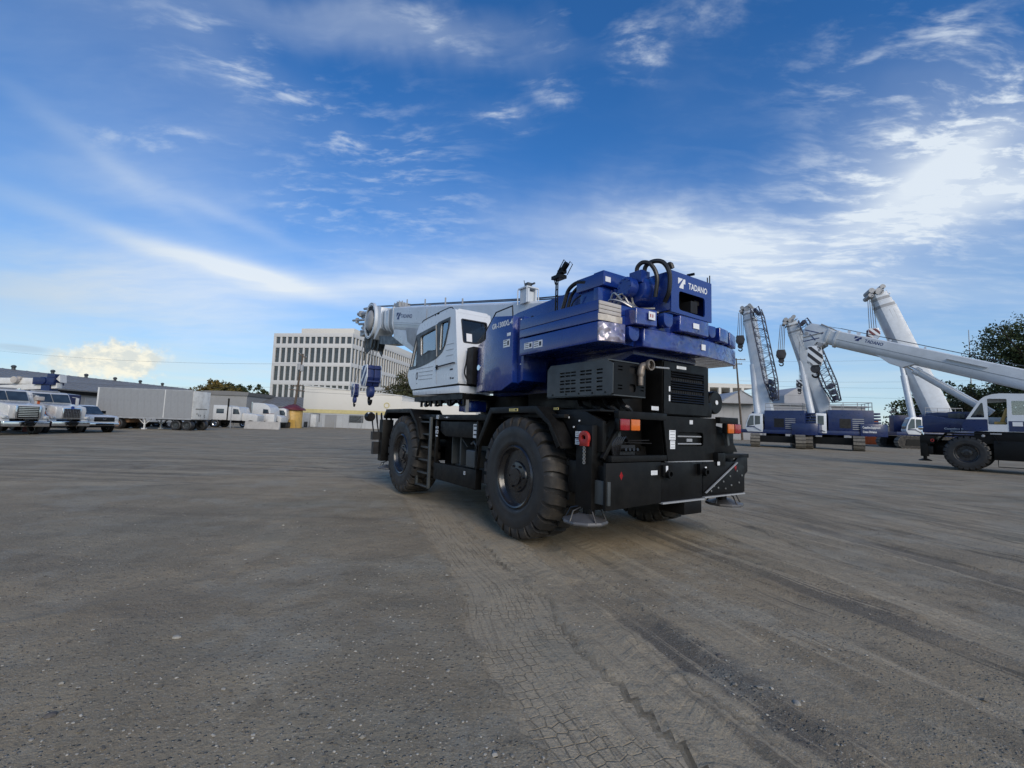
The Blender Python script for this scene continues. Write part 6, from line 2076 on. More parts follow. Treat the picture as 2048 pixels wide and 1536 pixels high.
def truck(label, loc, rz, grille='bars', cabw=2.2, hoodw=1.75, orange=False):
    """bonneted truck, X forward, origin at the middle of the bumper"""
    T = thing('truck', label, 'truck', loc, rz, 'white trucks parked side by side')
    hw, hh = cabw / 2, hoodw / 2
    g = G().prism([(-1.9, 1.0), (-.15, .95), (-.05, 1.5), (-.12, 1.78), (-.6, 1.86), (-1.9, 2.0)], 'y', -hh, hh)
    hood = g.build('hood', 'whitepaint', T, bevel=.10, seg=3)
    g = G().prism([(-1.85, 1.0), (-3.4, .95), (-3.4, 2.66), (-3.1, 2.76), (-2.45, 2.72), (-2.25, 2.60), (-1.88, 1.98)], 'y', -hw, hw)
    cab = g.build('cab', 'whitepaint', T, bevel=.07, seg=3)
    th = math.atan2(.62, .37)
    for y0, y1 in ((-hw + .12, -.03), (.03, hw - .12)):
        pts = [(-1.895, 2.04), (-2.235, 2.58), (-2.215, 2.59), (-1.875, 2.05)]
        G().prism(pts, 'y', y0, y1).xf(Matrix.Translation((.03, 0, .01))).build('windscreen', 'wscreen', cab)
    for s in (-1, 1):
        G().prism([(-2.02, 1.95), (-2.36, 2.50), (-3.05, 2.52), (-3.05, 1.85)], 'y', s * hw, s * (hw + .012)).build('window', 'wscreen', cab)
        g = G().box(-1.95, -1.82, s * (hw + .22), s * (hw + .36), 1.75, 2.4)
        g.tube([(-1.95, s * hw, 2.45), (-1.88, s * (hw + .28), 2.42)], .02, 5).tube([(-1.95, s * hw, 1.72), (-1.88, s * (hw + .28), 1.74)], .02, 5)
        g.build('mirror', 'whitepaint', cab, bevel=.02)
        pts = [(-1.55, .75), (-1.45, 1.2), (-1.1, 1.42), (-.65, 1.40), (-.3, 1.15), (-.2, .8), (-.3, .8), (-.4, 1.05), (-.7, 1.27), (-1.05, 1.28), (-1.33, 1.1), (-1.42, .75)]
        G().prism(pts, 'y', s * (hw - .42), s * hw).build('wheel_arch', 'whitepaint', T, bevel=.03)
        G().prism([(-.62, 1.28), (-.08, 1.12), (-.06, .98), (-.5, 1.0)], 'y', s * (hh - .06), s * (hw - .02)).build('front_wing', 'whitepaint', T, bevel=.04)
        hl = G().box(-.16, -.03, s * (hh + .02), s * (hw - .08), 1.02, 1.15).build('headlight', 'lampglass', T, bevel=.03)
        small_wheel(T, -.95, s * (hw - .17), .50, .30, s, 'chrome')
        small_wheel(T, -5.2, s * (hw - .3), .50, .55, s, 'lgrey')
        small_wheel(T, -6.5, s * (hw - .3), .50, .55, s, 'lgrey')
    gr = G().box(-.10, .0, -.52, .52, 1.0, 1.70).build('grille', 'black' if grille == 'bars' else 'chrome', T, bevel=.03)
    if grille == 'bars':
        b = G().box(0, .03, -.46, .46, -.025, .025).build('slat', 'chrome', gr)
        b.location = (.0, 0, 1.10)
        for k in range(1, 6):
            inst(b, 'slat', gr, (0, 0, 1.10 + .105 * k))
        G().box(-.06, .035, -.60, -.50, .98, 1.74).build('grille_surround', 'chrome', gr, bevel=.02)
        G().box(-.06, .035, .50, .60, .98, 1.74).build('grille_surround', 'chrome', gr, bevel=.02)
    else:
        G().box(-.02, .005, -.46, .46, 1.05, 1.64).build('grille_back', 'dark', gr)
        b = G().box(.005, .03, -.02, .02, -.28, .28).build('slat', 'chrome', gr)
        b.location = (0, -.40, 1.345)
        for k in range(1, 10):
            inst(b, 'slat', gr, (0, -.40 + .089 * k, 1.345))
        G().lathe([(.001, .0), (.10, .0), (.10, .03), (.001, .03)], (-.02, 0, 1.72), 'x', 16).build('hood_badge', 'decalb', gr)
    G().box(-.18, .06, -hw + .02, hw - .02, .50, .82).build('bumper', 'chrome', T, bevel=.05, seg=3)
    g = G()
    g.box(-.02, .30, -.12, .12, .52, .66).cyl((.2, -.2, .72), (.2, .2, .72), .10).tube([(.06, -.3, .55), (.22, -.3, .75), (.22, .3, .75), (.06, .3, .55)], .03, 6)
    g.build('tow_gear', 'black', T)
    g = G().box(-7.2, -.3, -.42, .42, .55, .85).box(-4.4, -3.45, -hw + .1, -.45, .5, 1.0).box(-4.4, -3.45, .45, hw - .1, .5, 1.0)
    g.build('chassis', 'black', T)
    g = G().box(-7.2, -3.7, -hw, hw, 1.0, 1.2)
    g.build('flat_bed', 'lgrey', T)
    G().cyl((-3.5, -hw + .15, 1.0), (-3.5, -hw + .15, 2.9), .07).build('exhaust_stack', 'chrome', T)
    G().box(-2.9, -2.5, -.7, .7, 2.74, 2.82).build('roof_beacon_bar', 'lgrey', cab, bevel=.02)
    return T


truck('white truck at the left edge with a big black grille of chrome bars', (-28.6, 26.8, 0), R_(-14), 'bars')
truck('white truck with an upright chrome bar grille and blue badge, second from the left edge', (-29.2, 30.1, 0), R_(-14), 'upright')


def pickup(label, loc, rz, group=None, mat='whitepaint'):
    T = thing('pickup_truck', label, 'pickup truck', loc, rz, group)
    hw = .98
    body = G().prism([(0, .62), (-.04, 1.10), (-.25, 1.22), (-1.35, 1.30), (-5.7, 1.30), (-5.7, .60), (-4.9, .55), (-1.0, .52), (-.2, .52)], 'y', -hw, hw).build('body', mat, T, bevel=.08, seg=3)
    cab = G().prism([(-1.3, 1.25), (-2.05, 1.88), (-2.4, 1.97), (-3.7, 1.95), (-3.95, 1.85), (-4.05, 1.25)], 'y', -hw + .10, hw - .10, None).build('cab', mat, T, bevel=.08, seg=3)
    G().prism([(-1.36, 1.31), (-2.06, 1.865), (-2.03, 1.88), (-1.32, 1.32)], 'y', -.78, .78).xf(Matrix.Translation((.02, 0, .012))).build('windscreen', 'wscreen', cab)
    for s in (-1, 1):
        G().prism([(-1.75, 1.34), (-2.22, 1.82), (-2.85, 1.85), (-2.85, 1.34)], 'y', s * (hw - .10), s * (hw - .088)).build('window', 'wscreen', cab)
        G().prism([(-2.95, 1.34), (-2.95, 1.85), (-3.65, 1.83), (-3.75, 1.34)], 'y', s * (hw - .10), s * (hw - .088)).build('window', 'wscreen', cab)
        G().box(-1.85, -1.7, s * (hw - .02), s * (hw + .22), 1.35, 1.58).build('mirror', 'black', cab, bevel=.03)
        G().box(-.08, .0, s * .66, s * .95, .86, 1.10).build('headlight', 'lampglass', body, bevel=.03)
        for x in (-.95, -4.55):
            small_wheel(T, x, s * (hw - .15), .40, .28, s, 'lgrey')
            G().lathe([(.50, -.1), (.50, .1), (.40, .1), (.40, -.1)], (x, s * (hw - .08), .42), 'y', 24, True).build('wheel_arch', 'black', body)
    gr = G().box(-.04, .02, -.66, .66, .80, 1.12).build('grille', 'black', T, bevel=.02)
    b = G().box(.02, .032, -.62, .62, -.010, .010).build('slat', 'grey', gr)
    b.location = (0, 0, .92)
    inst(b, 'slat', gr, (0, 0, 1.02))
    g = G().lathe([(.001, 0), (.10, 0), (.09, .02), (.001, .02)], (.03, 0, .98), 'x', 18)
    for i in range(len(g.v)):
        x, y, z = g.v[i]
        g.v[i] = (x, y * 1.2, .98 + (z - .98) * .6)
    g.build('grille_badge', 'chrome', gr)
    G().box(-.12, .08, -.97, .97, .52, .72).build('bumper', 'chrome', T, bevel=.04)
    G().box(.04, .085, -.60, .60, .55, .66).build('bumper_opening', 'black', T)
    G().box(-5.6, -.2, -.6, .6, .38, .55).build('chassis', 'black', T)
    return T


pk = pickup('white pickup truck with black grille, right of the two big trucks', (-29.6, 33.0, 0), R_(-14))
clone(pk, (-36.0, 50.0, 0), R_(5), 'white pickup seen under the long trailer, nearer its pale end', 'pickups seen beneath the trailer')
clone(pk, (-39.5, 52.6, 0), R_(8), 'white pickup seen under the long trailer, beside its landing legs', 'pickups seen beneath the trailer')

# ---- semi trailer
def trailer():
    T = thing('box_trailer', 'long grey box trailer with a pale stained end door and brown wheels', 'trailer', (-29.35, 41.5, 0), R_(1.2))
    L, W, z0, z1 = 8.6, 2.5, 1.02, 3.72
    body = G().box(-L, 0, 0, W, z0, z1).build('body', 'trailer', T, bevel=.015)
    n = 14
    p0 = G().box(-.29, .29, -.006, 0, z0 + .18, z1 - .16).build('side_panel', 'trailer', body)
    p0.location = (-.35, 0, 0)
    for k in range(1, n):
        inst(p0, 'side_panel', body, (-.35 - .607 * k, -.0005 * (k % 3), 0))
    G().box(-L - .01, .01, -.02, 0, z1 - .10, z1 + .02).build('top_rail', 'lgrey', body)
    G().box(-L - .01, .01, -.03, 0, z0 - .02, z0 + .12).build('bottom_rail', 'lgrey', body)
    G().box(-2.55, -2.48, -.022, 0, z0, z1).build('side_post', 'white2', body)
    G().box(-L - .02, -L + .12, -.022, .02, z0, z1).build('front_post', 'white2', body)
    end = G().box(0, .02, .03, W - .03, z0 + .04, z1 - .04).build('end_door', 'trailerw', T, bevel=.008)
    G().box(.02, .05, .5, W - .4, 2.0, 2.06).box(.02, .045, .6, .9, 1.55, 1.6).box(.02, .045, 1.8, 1.86, 1.2, 1.3).build('door_bar', 'rust', end)
    for y in (.9, 1.15, 1.75):
        G().box(.02, .05, y, y + .05, 1.35, 1.5).build('door_latch', 'grey', end)
    G().box(-3.2, -.1, .1, W - .1, .92, 1.02).build('under_slab', 'black', T)
    lg = G()
    for y in (.25, W - .25):
        lg.box(-4.35, -4.25, y - .05, y + .05, .12, 1.0).bar((-4.3, y, .45), (-4.9, y, 1.0), .05, .05).bar((-4.3, y, .45), (-3.7, y, 1.0), .05, .05)
        lg.box(-4.45, -4.15, y - .15, y + .15, .02, .12)
    lg.build('landing_leg', 'white2', T)
    M.setdefault('rustrim', pm('rusty_brown_rim', (.22, .12, .06), .8, var=.3))
    for x in (-7.6, -6.6):
        for y, s in ((.25, -1), (W - .25, 1)):
            small_wheel(T, x, y, .48, .5, s, 'rustrim')
    for x in (-1.4, -.4):
        small_wheel(T, x, .3, .48, .5, -1, 'grey')
        small_wheel(T, x, W - .3, .48, .5, 1, 'grey')
    G().box(-8.3, -5.9, .5, W - .5, .6, .95).build('bogie_frame', 'rustrim', T)
    return T


trailer()

# ---- white tractor unit, second unit and site clutter past the trailer
def tractor(label, loc, rz, sleeper=True):
    T = thing('semi_tractor', label, 'tractor unit', loc, rz, 'white tractor units beyond the trailer')
    hw = 1.15
    if sleeper:
        G().box(-2.6, -.9, -hw, hw, .95, 2.75).build('sleeper', 'whitepaint', T, bevel=.06)
        for s in (-1, 1):
            G().box(-2.2, -1.3, s * hw, s * (hw + .012), 1.75, 2.3).build('window', 'wscreen', T)
    cab = G().prism([(-.85, .95), (.75, .95), (.78, 1.7), (.45, 2.55), (.3, 2.62), (-.85, 2.6)], 'y', -hw, hw).build('cab', 'whitepaint', T, bevel=.05)
    for s in (-1, 1):
        G().prism([(-.2, 1.7), (.62, 1.7), (.4, 2.3), (-.2, 2.35)], 'y', s * hw, s * (hw + .012)).build('window', 'wscreen', cab)
        for x in (-3.6, -2.3):
            small_wheel(T, x, s * (hw - .28), .50, .55, s, 'chrome')
        small_wheel(T, 1.9, s * (hw - .2), .50, .3, s, 'chrome')
    G().prism([(.75, .9), (2.6, .85), (2.65, 1.6), (2.4, 1.75), (.78, 1.9)], 'y', -.85, .85).build('hood', 'whitepaint', T, bevel=.08)
    G().cyl((-.85, -hw + .05, 1.0), (-.85, -hw + .05, 3.6), .10).build('exhaust_stack', 'black', T)
    G().box(-5.0, 2.4, -.45, .45, .6, .9).build('chassis', 'black', T)
    return T


tractor('white sleeper tractor unit with tall black exhaust, right of the grey trailer', (-33.9, 56.5, 0), R_(2))
tr2 = thing('semi_tractor', 'white tractor with rounded roof fairing, behind the concrete barrier', 'tractor unit', (-33.0, 61.0, 0), 0, 'white tractor units beyond the trailer')
G().prism([(-1.3, .9), (1.2, .9), (1.2, 1.9), (1.05, 2.65), (.75, 3.0), (.2, 3.25), (-.5, 3.3), (-1.3, 3.3)], 'y', -1.2, 1.2).build('cab', 'whitepaint', tr2, bevel=.06, seg=3)
G().prism([(.15, 1.9), (.95, 1.9), (.85, 2.45), (.15, 2.5)], 'y', -1.212, -1.2).build('window', 'wscreen', tr2)
G().prism([(1.2, .8), (2.5, .8), (2.5, 1.5), (2.2, 1.7), (1.2, 1.85)], 'y', -.9, .9).build('hood', 'whitepaint', tr2, bevel=.06)
G().cyl((-1.45, -1.0, 1.0), (-1.45, -1.0, 3.4), .09).build('exhaust_stack', 'chrome', tr2)
for x in (-2.4, -1.0, 1.8):
    small_wheel(tr2, x, -1.0, .5, .3, -1, 'chrome')
G().box(-3.2, 2.3, -.45, .45, .55, .9).build('chassis', 'black', tr2)
mc = thing('excavator', 'yellow and white excavator cab behind the concrete barrier', 'excavator', (-32.2, 63.5, 0), R_(10))
G().prism([(-.6, .9), (.7, .9), (.9, 1.4), (.75, 2.5), (.4, 2.75), (-.6, 2.7)], 'y', -.7, .7).build('cab', 'whitepaint', mc, bevel=.05)
G().prism([(-.3, 1.3), (.6, 1.2), (.62, 2.1), (.4, 2.45), (-.3, 2.45)], 'y', -.715, -.7).build('window', 'wscreen', mc)
G().box(-2.4, -.65, -1.1, 1.1, .9, 2.1).box(-1.9, -1.0, -.9, .4, 2.1, 2.9).build('engine_body', 'yellow', mc, bevel=.05)
for s in (-1, 1):
    G().box(-2.0, 1.0, s * .75, s * 1.25, .02, .85).build('track', 'tread', mc, bevel=.15)
cb = thing('electric_cabinet', 'small white cabinet standing behind the barrier', 'cabinet', (-31.2, 59.2, 0))
G().box(-.75, .35, -.3, .3, .6, 1.9).box(-.75, .35, -.25, .25, .0, .6).build('case', 'white2', cb, bevel=.02)
G().box(-.75, .35, -.31, -.3, 1.88, 1.93).build('top_strip', 'maroon', cb)
br = thing('concrete_barrier', 'pale concrete barrier lying in front of the parked tractors', 'barrier', (-29.9, 54.6, 0), R_(2.5))
G().prism([(-.30, 0), (.30, 0), (.27, .12), (.13, .35), (.09, .92), (-.09, .92), (-.13, .35), (-.27, .12)], 'x', -2.05, 2.05).build('barrier_body', 'concrete', br, bevel=.02)
G().box(-2.1, -1.9, -.06, .06, .3, .6).build('barrier_loop', 'rust', br)

tk = thing('storage_tank', 'round yellow tank topped with a dark red tarpaulin, by the utility pole', 'tank', (-31.9, 66.0, 0))
G().lathe([(1.35, 0), (1.38, .1), (1.35, .2), (1.35, 2.7), (1.30, 2.8), (.001, 2.85)], axis='z', n=28).build('shell', 'yellow', tk)
g = G().lathe([(1.75, 2.62), (1.6, 2.86), (1.1, 3.1), (.5, 3.35), (.001, 3.4)], axis='z', n=14)
for i in range(len(g.v)):
    x, y, z = g.v[i]
    g.v[i] = (x + random.uniform(-.08, .08), y, z + random.uniform(-.12, .10))
g.build('tarpaulin', 'maroon', tk)
G().box(-1.2, 1.2, -1.5, -1.4, 0, 1.2).build('frame_panel', 'yellow', tk)
tk2 = thing('portable_toilet', 'pale grey portable cabin standing at the striped building corner', 'cabin', (-33.2, 74.0, 0))
G().box(-.6, .5, -.5, .5, .1, 2.3).build('cabin', 'lgrey', tk2, bevel=.05)
G().box(.6, 1.5, -.5, .5, .1, 2.15).build('second_cabin', 'white2', tk2, bevel=.05)
G().box(-.2, .25, -.9, -.6, .0, .9).build('bin', 'black', tk2, bevel=.04)

# ---- boom truck crane arm behind the trucks, navy machine beside the trailer
bt = thing('boom_truck', 'white knuckle boom and navy slewing gear rising above the two big trucks', 'boom truck', (-42.0, 40.8, 0))
G().bar((-6, 0, 3.95), (-1.2, 0, 4.05), .5, .55).build('boom', 'white2', bt, bevel=.04)
G().bar((-6, 0, 3.2), (1.0, 0, 3.7), .5, .5).build('lower_boom', 'white2', bt, bevel=.04)
G().box(-1.0, .9, -.5, .5, 3.75, 4.4).box(.2, .9, -.45, .45, 4.3, 4.75).cyl((-.1, -.6, 4.1), (-.1, .6, 4.1), .35).build('slewing_gear', 'blue2', bt, bevel=.04)
G().box(-.3, .5, -.4, .4, 0, 3.8).build('mast', 'blue2', bt, bevel=.03)
G().lathe([(.001, -.2), (.3, -.2), (.3, .2), (.001, .2)], (-2.6, -.4, 4.1), 'y', 16).box(-2.9, -2.2, -.4, .2, 4.2, 4.4).build('hose_reel', 'cream', bt)
G().box(-7, 2.2, -1.2, 1.2, .9, 1.3).build('deck', 'blue2', bt)
G().prism([(.9, 4.3), (1.3, 4.0), (1.2, 4.7)], 'y', -.3, .3).build('bracket', 'white2', bt)
nm = thing('navy_machine', 'dark navy machine body standing between the pickup and the trailer', 'machine', (-38.9, 39.5, 0))
G().prism([(-2.2, .6), (.35, .6), (.35, 2.9), (-.6, 3.0), (-1.4, 2.6), (-2.2, 2.1)], 'y', -.9, .9).build('body', 'blue2', nm, bevel=.06)
G().prism([(-2.0, 1.7), (-1.3, 1.7), (-1.3, 2.45), (-1.5, 2.4), (-2.0, 2.0)], 'y', -.912, -.9).build('window', 'wscreen', nm)
for z in (1.7, 2.05, 2.6):
    G().box(-.8, .1, -.915, -.9, z, z + .12).build('grille_slot', 'grey', nm)
G().box(-2.3, .4, -1.0, 1.0, .05, .6).build('track', 'black', nm, bevel=.15)
ol = thing('orange_lift', 'orange mini lift with raised arm, wedged between the two big trucks', 'lift', (-30.2, 28.7, 0), R_(-14))
G().prism([(-.5, .9), (.35, .9), (.5, 1.35), (.2, 1.75), (-.4, 1.7)], 'y', -.35, .3).build('body', 'orange', ol, bevel=.06)
G().bar((.1, 0, 1.6), (.2, 0, 2.15), .12, .12).build('arm', 'orange', ol)
G().box(.05, .4, -.18, .18, 2.1, 2.35).build('head', 'cream', ol, bevel=.03)
G().cyl((.0, .1, 1.62), (.75, .1, 1.58), .06, n=10).build('hose', 'hose', ol)
G().box(-.4, .3, -.3, .25, .1, .9).build('base', 'maroon', ol)

# ================================================================== buildings, fence, poles, trees
M['clad'] = pm('white_precast', (.60, .59, .565), .7, var=.03, dirt=(.45, .43, .40), dirt_amt=.15)
M['office_glass'] = pm('office_glass', (.05, .058, .06), .12, coat=.4, var=.35, scale=.5, rvar=.03)
M['roofmetal'] = pm('grey_metal_roof', (.20, .198, .192), .6, metal=.15, var=.07, scale=.3, dirt=(.16, .14, .12), dirt_amt=.35, dscale=.2)
M['wallgrey'] = pm('grey_metal_wall', (.27, .27, .265), .6, var=.06, scale=.4)
M['creamwall'] = pm('cream_render', (.68, .65, .585), .85, var=.05, scale=.4, dirt=(.4, .37, .32), dirt_amt=.25, dscale=.4)
M['greywall'] = pm('pale_grey_render', (.43, .44, .44), .85, var=.05, scale=.5)
M['stripe'] = pm('yellow_stripe_paint', (.54, .46, .22), .8, var=.08)
M['shedwall'] = pm('shed_panel', (.37, .37, .375), .7, var=.05, scale=.5)


def office():
    ang = R_(-9.5)
    T = thing('office_building', 'five storey white office block with rows of tall dark windows', 'office building', (-40.6, 112.4, 0), ang)
    # local: left face along -X, right face along +Y, corner at the origin
    W, D, H = 22.2, 62.0, 23.2
    pit = 1.66
    rows = ((20.5, 22.25), (15.6, 19.4), (10.9, 14.6), (6.0, 9.8), (1.2, 5.0))
    body = G().box(-W + .6, -.6, .6, D - .6, 0, H - 1.2).build('core', 'dark', T)
    G().box(-W + .3, -.3, .3, D - .3, H - .9, H - .7).build('roof', 'roofmetal', T)
    G().box(-W + 5.0, -2, 4, D - 8, H - .8, H + 2.1).build('penthouse', 'creamwall', T, bevel=.05)
    # solid bands between the window rows, both faces
    edges = [0] + [z for r in sorted(rows) for z in r] + [H]
    for k in range(0, len(edges), 2):
        z0, z1 = edges[k], edges[k + 1]
        g = G().box(-W, 0, 0, .6, z0, z1).box(-.6, 0, .6, D, z0, z1).box(-W, -W + .6, .6, D, z0, z1)
        g.build('floor_band', 'clad', T, bevel=.02)
    pane, pier = {}, {}
    for r, (z0, z1) in enumerate(rows):
        h = z1 - z0
        for face, n in (('a', int(W / pit)), ('b', int(D / pit))):
            for i in range(n):
                c = pit * (i + .5) + .15
                if face == 'a':
                    loc, rz = (-c, .30, z0), 0.0
                else:
                    loc, rz = (-.30, c, z0), PI / 2
                if r == 4 and (i % 2 or face == 'b'):
                    continue
                if h not in pane:
                    w = G().box(-.58, .58, -.02, .02, 0, h).build('window', 'office_glass', T)
                    w.location, w.rotation_euler = loc, (0, 0, rz)
                    pane[h] = w
                else:
                    inst(pane[h], 'window', T, loc, (0, 0, rz))
                pl = (-c - pit / 2, .18, z0) if face == 'a' else (-.18, c + pit / 2, z0)
                if h not in pier:
                    w = G().box(-.23, .23, -.17, .17, 0, h).build('mullion', 'clad', T)
                    w.location, w.rotation_euler = pl, (0, 0, rz)
                    pier[h] = w
                else:
                    inst(pier[h], 'mullion', T, pl, (0, 0, rz))
    for r, (z0, z1) in enumerate(rows):
        G().box(-W, -W + .35, 0, .6, z0, z1).box(-.32, 0, 0, .32, z0, z1).build('corner_pier', 'clad', T)
    return T


office()

# ---- cream building with a yellow stripe
T = thing('striped_building', 'low cream building with a yellow stripe and grey lower wall', 'building', (-36.0, 78.0, 0), R_(-2))
G().prism([(0, 3.05), (17.2, 3.05), (17.2, 5.75), (0, 7.05)], 'y', 0, 18).build('upper_wall', 'creamwall', T, bevel=.03)
G().prism([(17.2, 2.0), (30, 2.0), (30, 4.2), (17.2, 4.95)], 'y', .05, 18).build('upper_wall', 'creamwall', T, bevel=.03)
G().box(-.02, 17.22, -.03, 18, 2.42, 3.05).build('stripe_band', 'stripe', T)
G().box(0, 30, 0.02, 18, 0, 2.42).build('lower_wall', 'greywall', T)
G().prism([(-.1, 7.05), (17.3, 5.75), (17.3, 5.9), (-.1, 7.2)], 'y', -.1, 18.1).build('coping', 'white2', T)
for x0, x1, z0, z1, m in ((1.5, 3.0, .9, 2.2, 'lgrey'), (8.3, 10.6, .95, 2.1, 'office_glass')):
    w = G().box(x0, x1, -.02, .02, z0, z1).build('window', m, T)
    G().box(x0 - .08, x1 + .08, -.06, -.02, z1, z1 + .12).box(x0 - .08, x0, -.06, -.02, z0, z1).box(x1, x1 + .08, -.06, -.02, z0, z1).build('frame', 'grey', w)
dr = G().box(4.0, 6.0, -.03, .02, 0, 2.2).build('door', 'wallgrey', T)
for k in range(6):
    G().box(4.05 + .33 * k, 4.07 + .33 * k, -.045, -.03, .05, 2.15).build('door_rib', 'lgrey', dr)
g = G()
for k in range(22):
    g.box(.6 + 1.3 * k, .63 + 1.3 * k, .0, .03, 0, 2.4)
g.build('wall_joints', 'lgrey', T)
g = G().lathe([(.35, -.02), (.5, -.02), (.5, .02), (.35, .02)], (14.6, -.05, 4.1), 'y', 20, True)
g.build('wall_emblem', 'stripe', T)

# ---- long low warehouse at the far left
T = thing('warehouse', 'long low warehouse with a grey metal roof and small ridge vents', 'warehouse', (-75, 50, 0))
roof = G().prism([(0, 5.0), (-18, 8.7), (-36, 5.0), (-36, 4.8), (-18, 8.5), (0, 4.8)], 'y', 0, 78).build('roof', 'roofmetal', T)
rb = G().bar((.02, 0, 5.02), (-17.98, 0, 8.72), .10, .08).build('roof_rib', 'roofmetal', roof)
rb.location = (0, 1.0, 0)
for k in range(1, 38):
    inst(rb, 'roof_rib', roof, (0, 1.0 + 2.05 * k, 0))
G().box(-35.5, -.6, .5, 77.5, 0, 4.9).build('wall', 'wallgrey', T)
G().box(-.58, -.2, .3, 77.8, 4.2, 4.75).build('eave_beam', 'black', T)
vt = G().cyl((0, 0, 0), (0, 0, .5), .28, n=10).lathe([(.001, .95), (.3, .85), (.42, .6), (.3, .45), (.001, .45)], axis='z', n=10).build('roof_vent', 'grey', roof)
vt.location = (-18, 12, 8.6)
for k in range(1, 9):
    inst(vt, 'roof_vent', roof, (-18, 12 + 7.2 * k, 8.6))
for k in range(14):
    G().box(-.6, -.55, 3 + 5.4 * k, 6.5 + 5.4 * k, .1, 3.8).build('bay_door', 'lgrey' if k % 3 else 'dark', T)
T = thing('small_shed', 'low red brown roofed shed end beside the long warehouse', 'shed', (-60, 88, 0))
G().prism([(-2, 5.4), (8.4, 5.4), (8.6, 6.1), (4.9, 6.25), (0, 6.2)], 'y', 0, 10).build('roof', 'roofmetal', T)
G().box(-2, 8.2, .2, 9.8, 0, 5.4).build('wall', 'wallgrey', T)
T = thing('grey_shed', 'wide grey shed with a ribbed metal roof behind the white tractors', 'shed', (-52.4, 90, 0))
rf = G().prism([(0, 3.4), (0, 3.6), (9, 5.9), (9, 5.7)], 'x', 0, 11.2).xf(Matrix()).build('roof', 'roofmetal', T)
G().prism([(-5.0, 5.9), (-2.6, 5.9), (.2, 5.0), (.2, 3.2), (-7, 3.2), (-7, 5.9)], 'y', .1, 12).build('wing_roof', 'roofmetal', T, bevel=.02)
rb = G().bar((0, -.02, 3.64), (0, 8.98, 5.94), .10, .07).build('roof_rib', 'roofmetal', rf)
rb.location = (.4, 0, 0)
for k in range(1, 14):
    inst(rb, 'roof_rib', rf, (.4 + .8 * k, 0, 0))
G().box(0, 11.2, .4, 12, 0, 3.5).build('wall', 'wallgrey', T)
G().box(.8, 5.4, .3, .4, .1, 3.1).build('bay_opening', 'dark', T)

# ---- right-hand buildings
T = thing('long_building', 'long pale grey panelled building behind the crawler cranes', 'building', (37, 92, 0), R_(-3))
G().box(0, 34, 0, 20, 0, 7.2).build('wall', 'shedwall', T)
G().prism([(-.3, 7.2), (34.3, 7.2), (34.3, 7.5), (-.3, 7.5)], 'y', -.3, 20).build('roof_edge', 'lgrey', T)
pn = G().box(-.9, .9, -.04, 0, .2, 6.9).build('wall_panel', 'shedwall', T)
pn.location = (1.2, 0, 0)
for k in range(1, 17):
    inst(pn, 'wall_panel', T, (1.2 + 1.96 * k, -.004 * (k % 2), 0))
G().box(14, 14.25, -.12, -.04, 0, 7.2).build('downpipe', 'lgrey', T)
G().box(4.3, 6.6, -.07, -.042, 0, 3.4).build('door', 'lgrey', T)
T = thing('gable_shed', 'grey gabled shed end rising beside the utility pole', 'shed', (45.8, 89.5, 0))
G().prism([(-4.6, 7.2), (-4.2, 7.3), (-.3, 9.65), (.6, 9.6), (3.2, 8.0), (3.4, 7.2)], 'y', 0, 9).build('gable', 'shedwall', T, bevel=.03)
G().bar((-4.5, -.05, 7.35), (0, -.05, 9.8), .2, .12).bar((0, -.05, 9.8), (3.4, -.05, 7.9), .2, .12).build('verge', 'lgrey', T)
T = thing('arched_shed', 'grey shed with a curved roof behind the leaning white boom', 'shed', (56.5, 93, 0))
pts = [(0, 0), (0, 9.4)] + [(9.5 * k / 10, 9.4 + 2.0 * math.sin(PI * k / 10)) for k in range(1, 10)] + [(9.5, 9.0), (9.5, 0)]
G().prism(pts, 'y', 0, 14).build('hall', 'shedwall', T, bevel=.03)
G().box(-.3, 9.8, -.15, 14, 6.9, 7.3).build('cornice', 'lgrey', T)
T = thing('parking_structure', 'cream open sided parking deck behind the big crane counterweight', 'parking deck', (47, 122, 0), R_(-2))
for z in (3.0, 6.5, 10.0, 13.4):
    G().box(0, 19, 0, 26, z, z + 1.1).build('deck_band', 'creamwall', T)
cl = G().box(0, .7, 0, .7, 0, 13.4).build('column', 'creamwall', T)
for k in range(1, 7):
    inst(cl, 'column', T, (3.05 * k, .02, 0))
G().box(0.5, 18.5, 14, 25.5, 0, 13.3).build('inner_wall', 'rust', T)
T = thing('far_block', 'low pale building far behind the tanks at the right', 'building', (66, 118, 0))
G().box(0, 14, 0, 10, 0, 6.2).build('wall', 'greywall', T, bevel=.05)
for k in range(5):
    G().box(1 + 2.6 * k, 2.6 + 2.6 * k, -.03, 0, 2.2, 4.2).build('window', 'office_glass', T)

# containers and concrete pipes stacked at the right
T = thing('orange_container', 'orange steel crate standing behind the middle crawler crane', 'container', (60.0, 75.0, 0))
bx = G().box(-1.3, 1.2, 0, 2.4, .2, 4.2).build('box', 'orange', T, bevel=.04)
for k in range(5):
    G().box(-1.15 + .48 * k, -.95 + .48 * k, -.05, 0, .4, 4.0).build('rib', 'orange', bx)
PL = ('left pipe of the upper row on the orange crate', 'middle pipe of the upper row on the orange crate', 'right pipe of the upper row on the orange crate', 'left pipe of the lower row on the orange crate', 'right pipe of the lower row on the orange crate')
for k, (x, z) in enumerate(((58.3, 5.25), (59.1, 5.25), (59.9, 5.25), (58.7, 4.58), (59.5, 4.58))):
    o = G().lathe([(.22, 0), (.36, 0), (.36, 2.4), (.22, 2.4)], (0, 0, 0), 'y', 16, True).build('concrete_pipe', 'concrete')
    o.location = (x + .3, 75.2, z + .02)
    tag(o, 'pale concrete ' + PL[k], 'pipe', 'concrete pipes stacked on the crate')
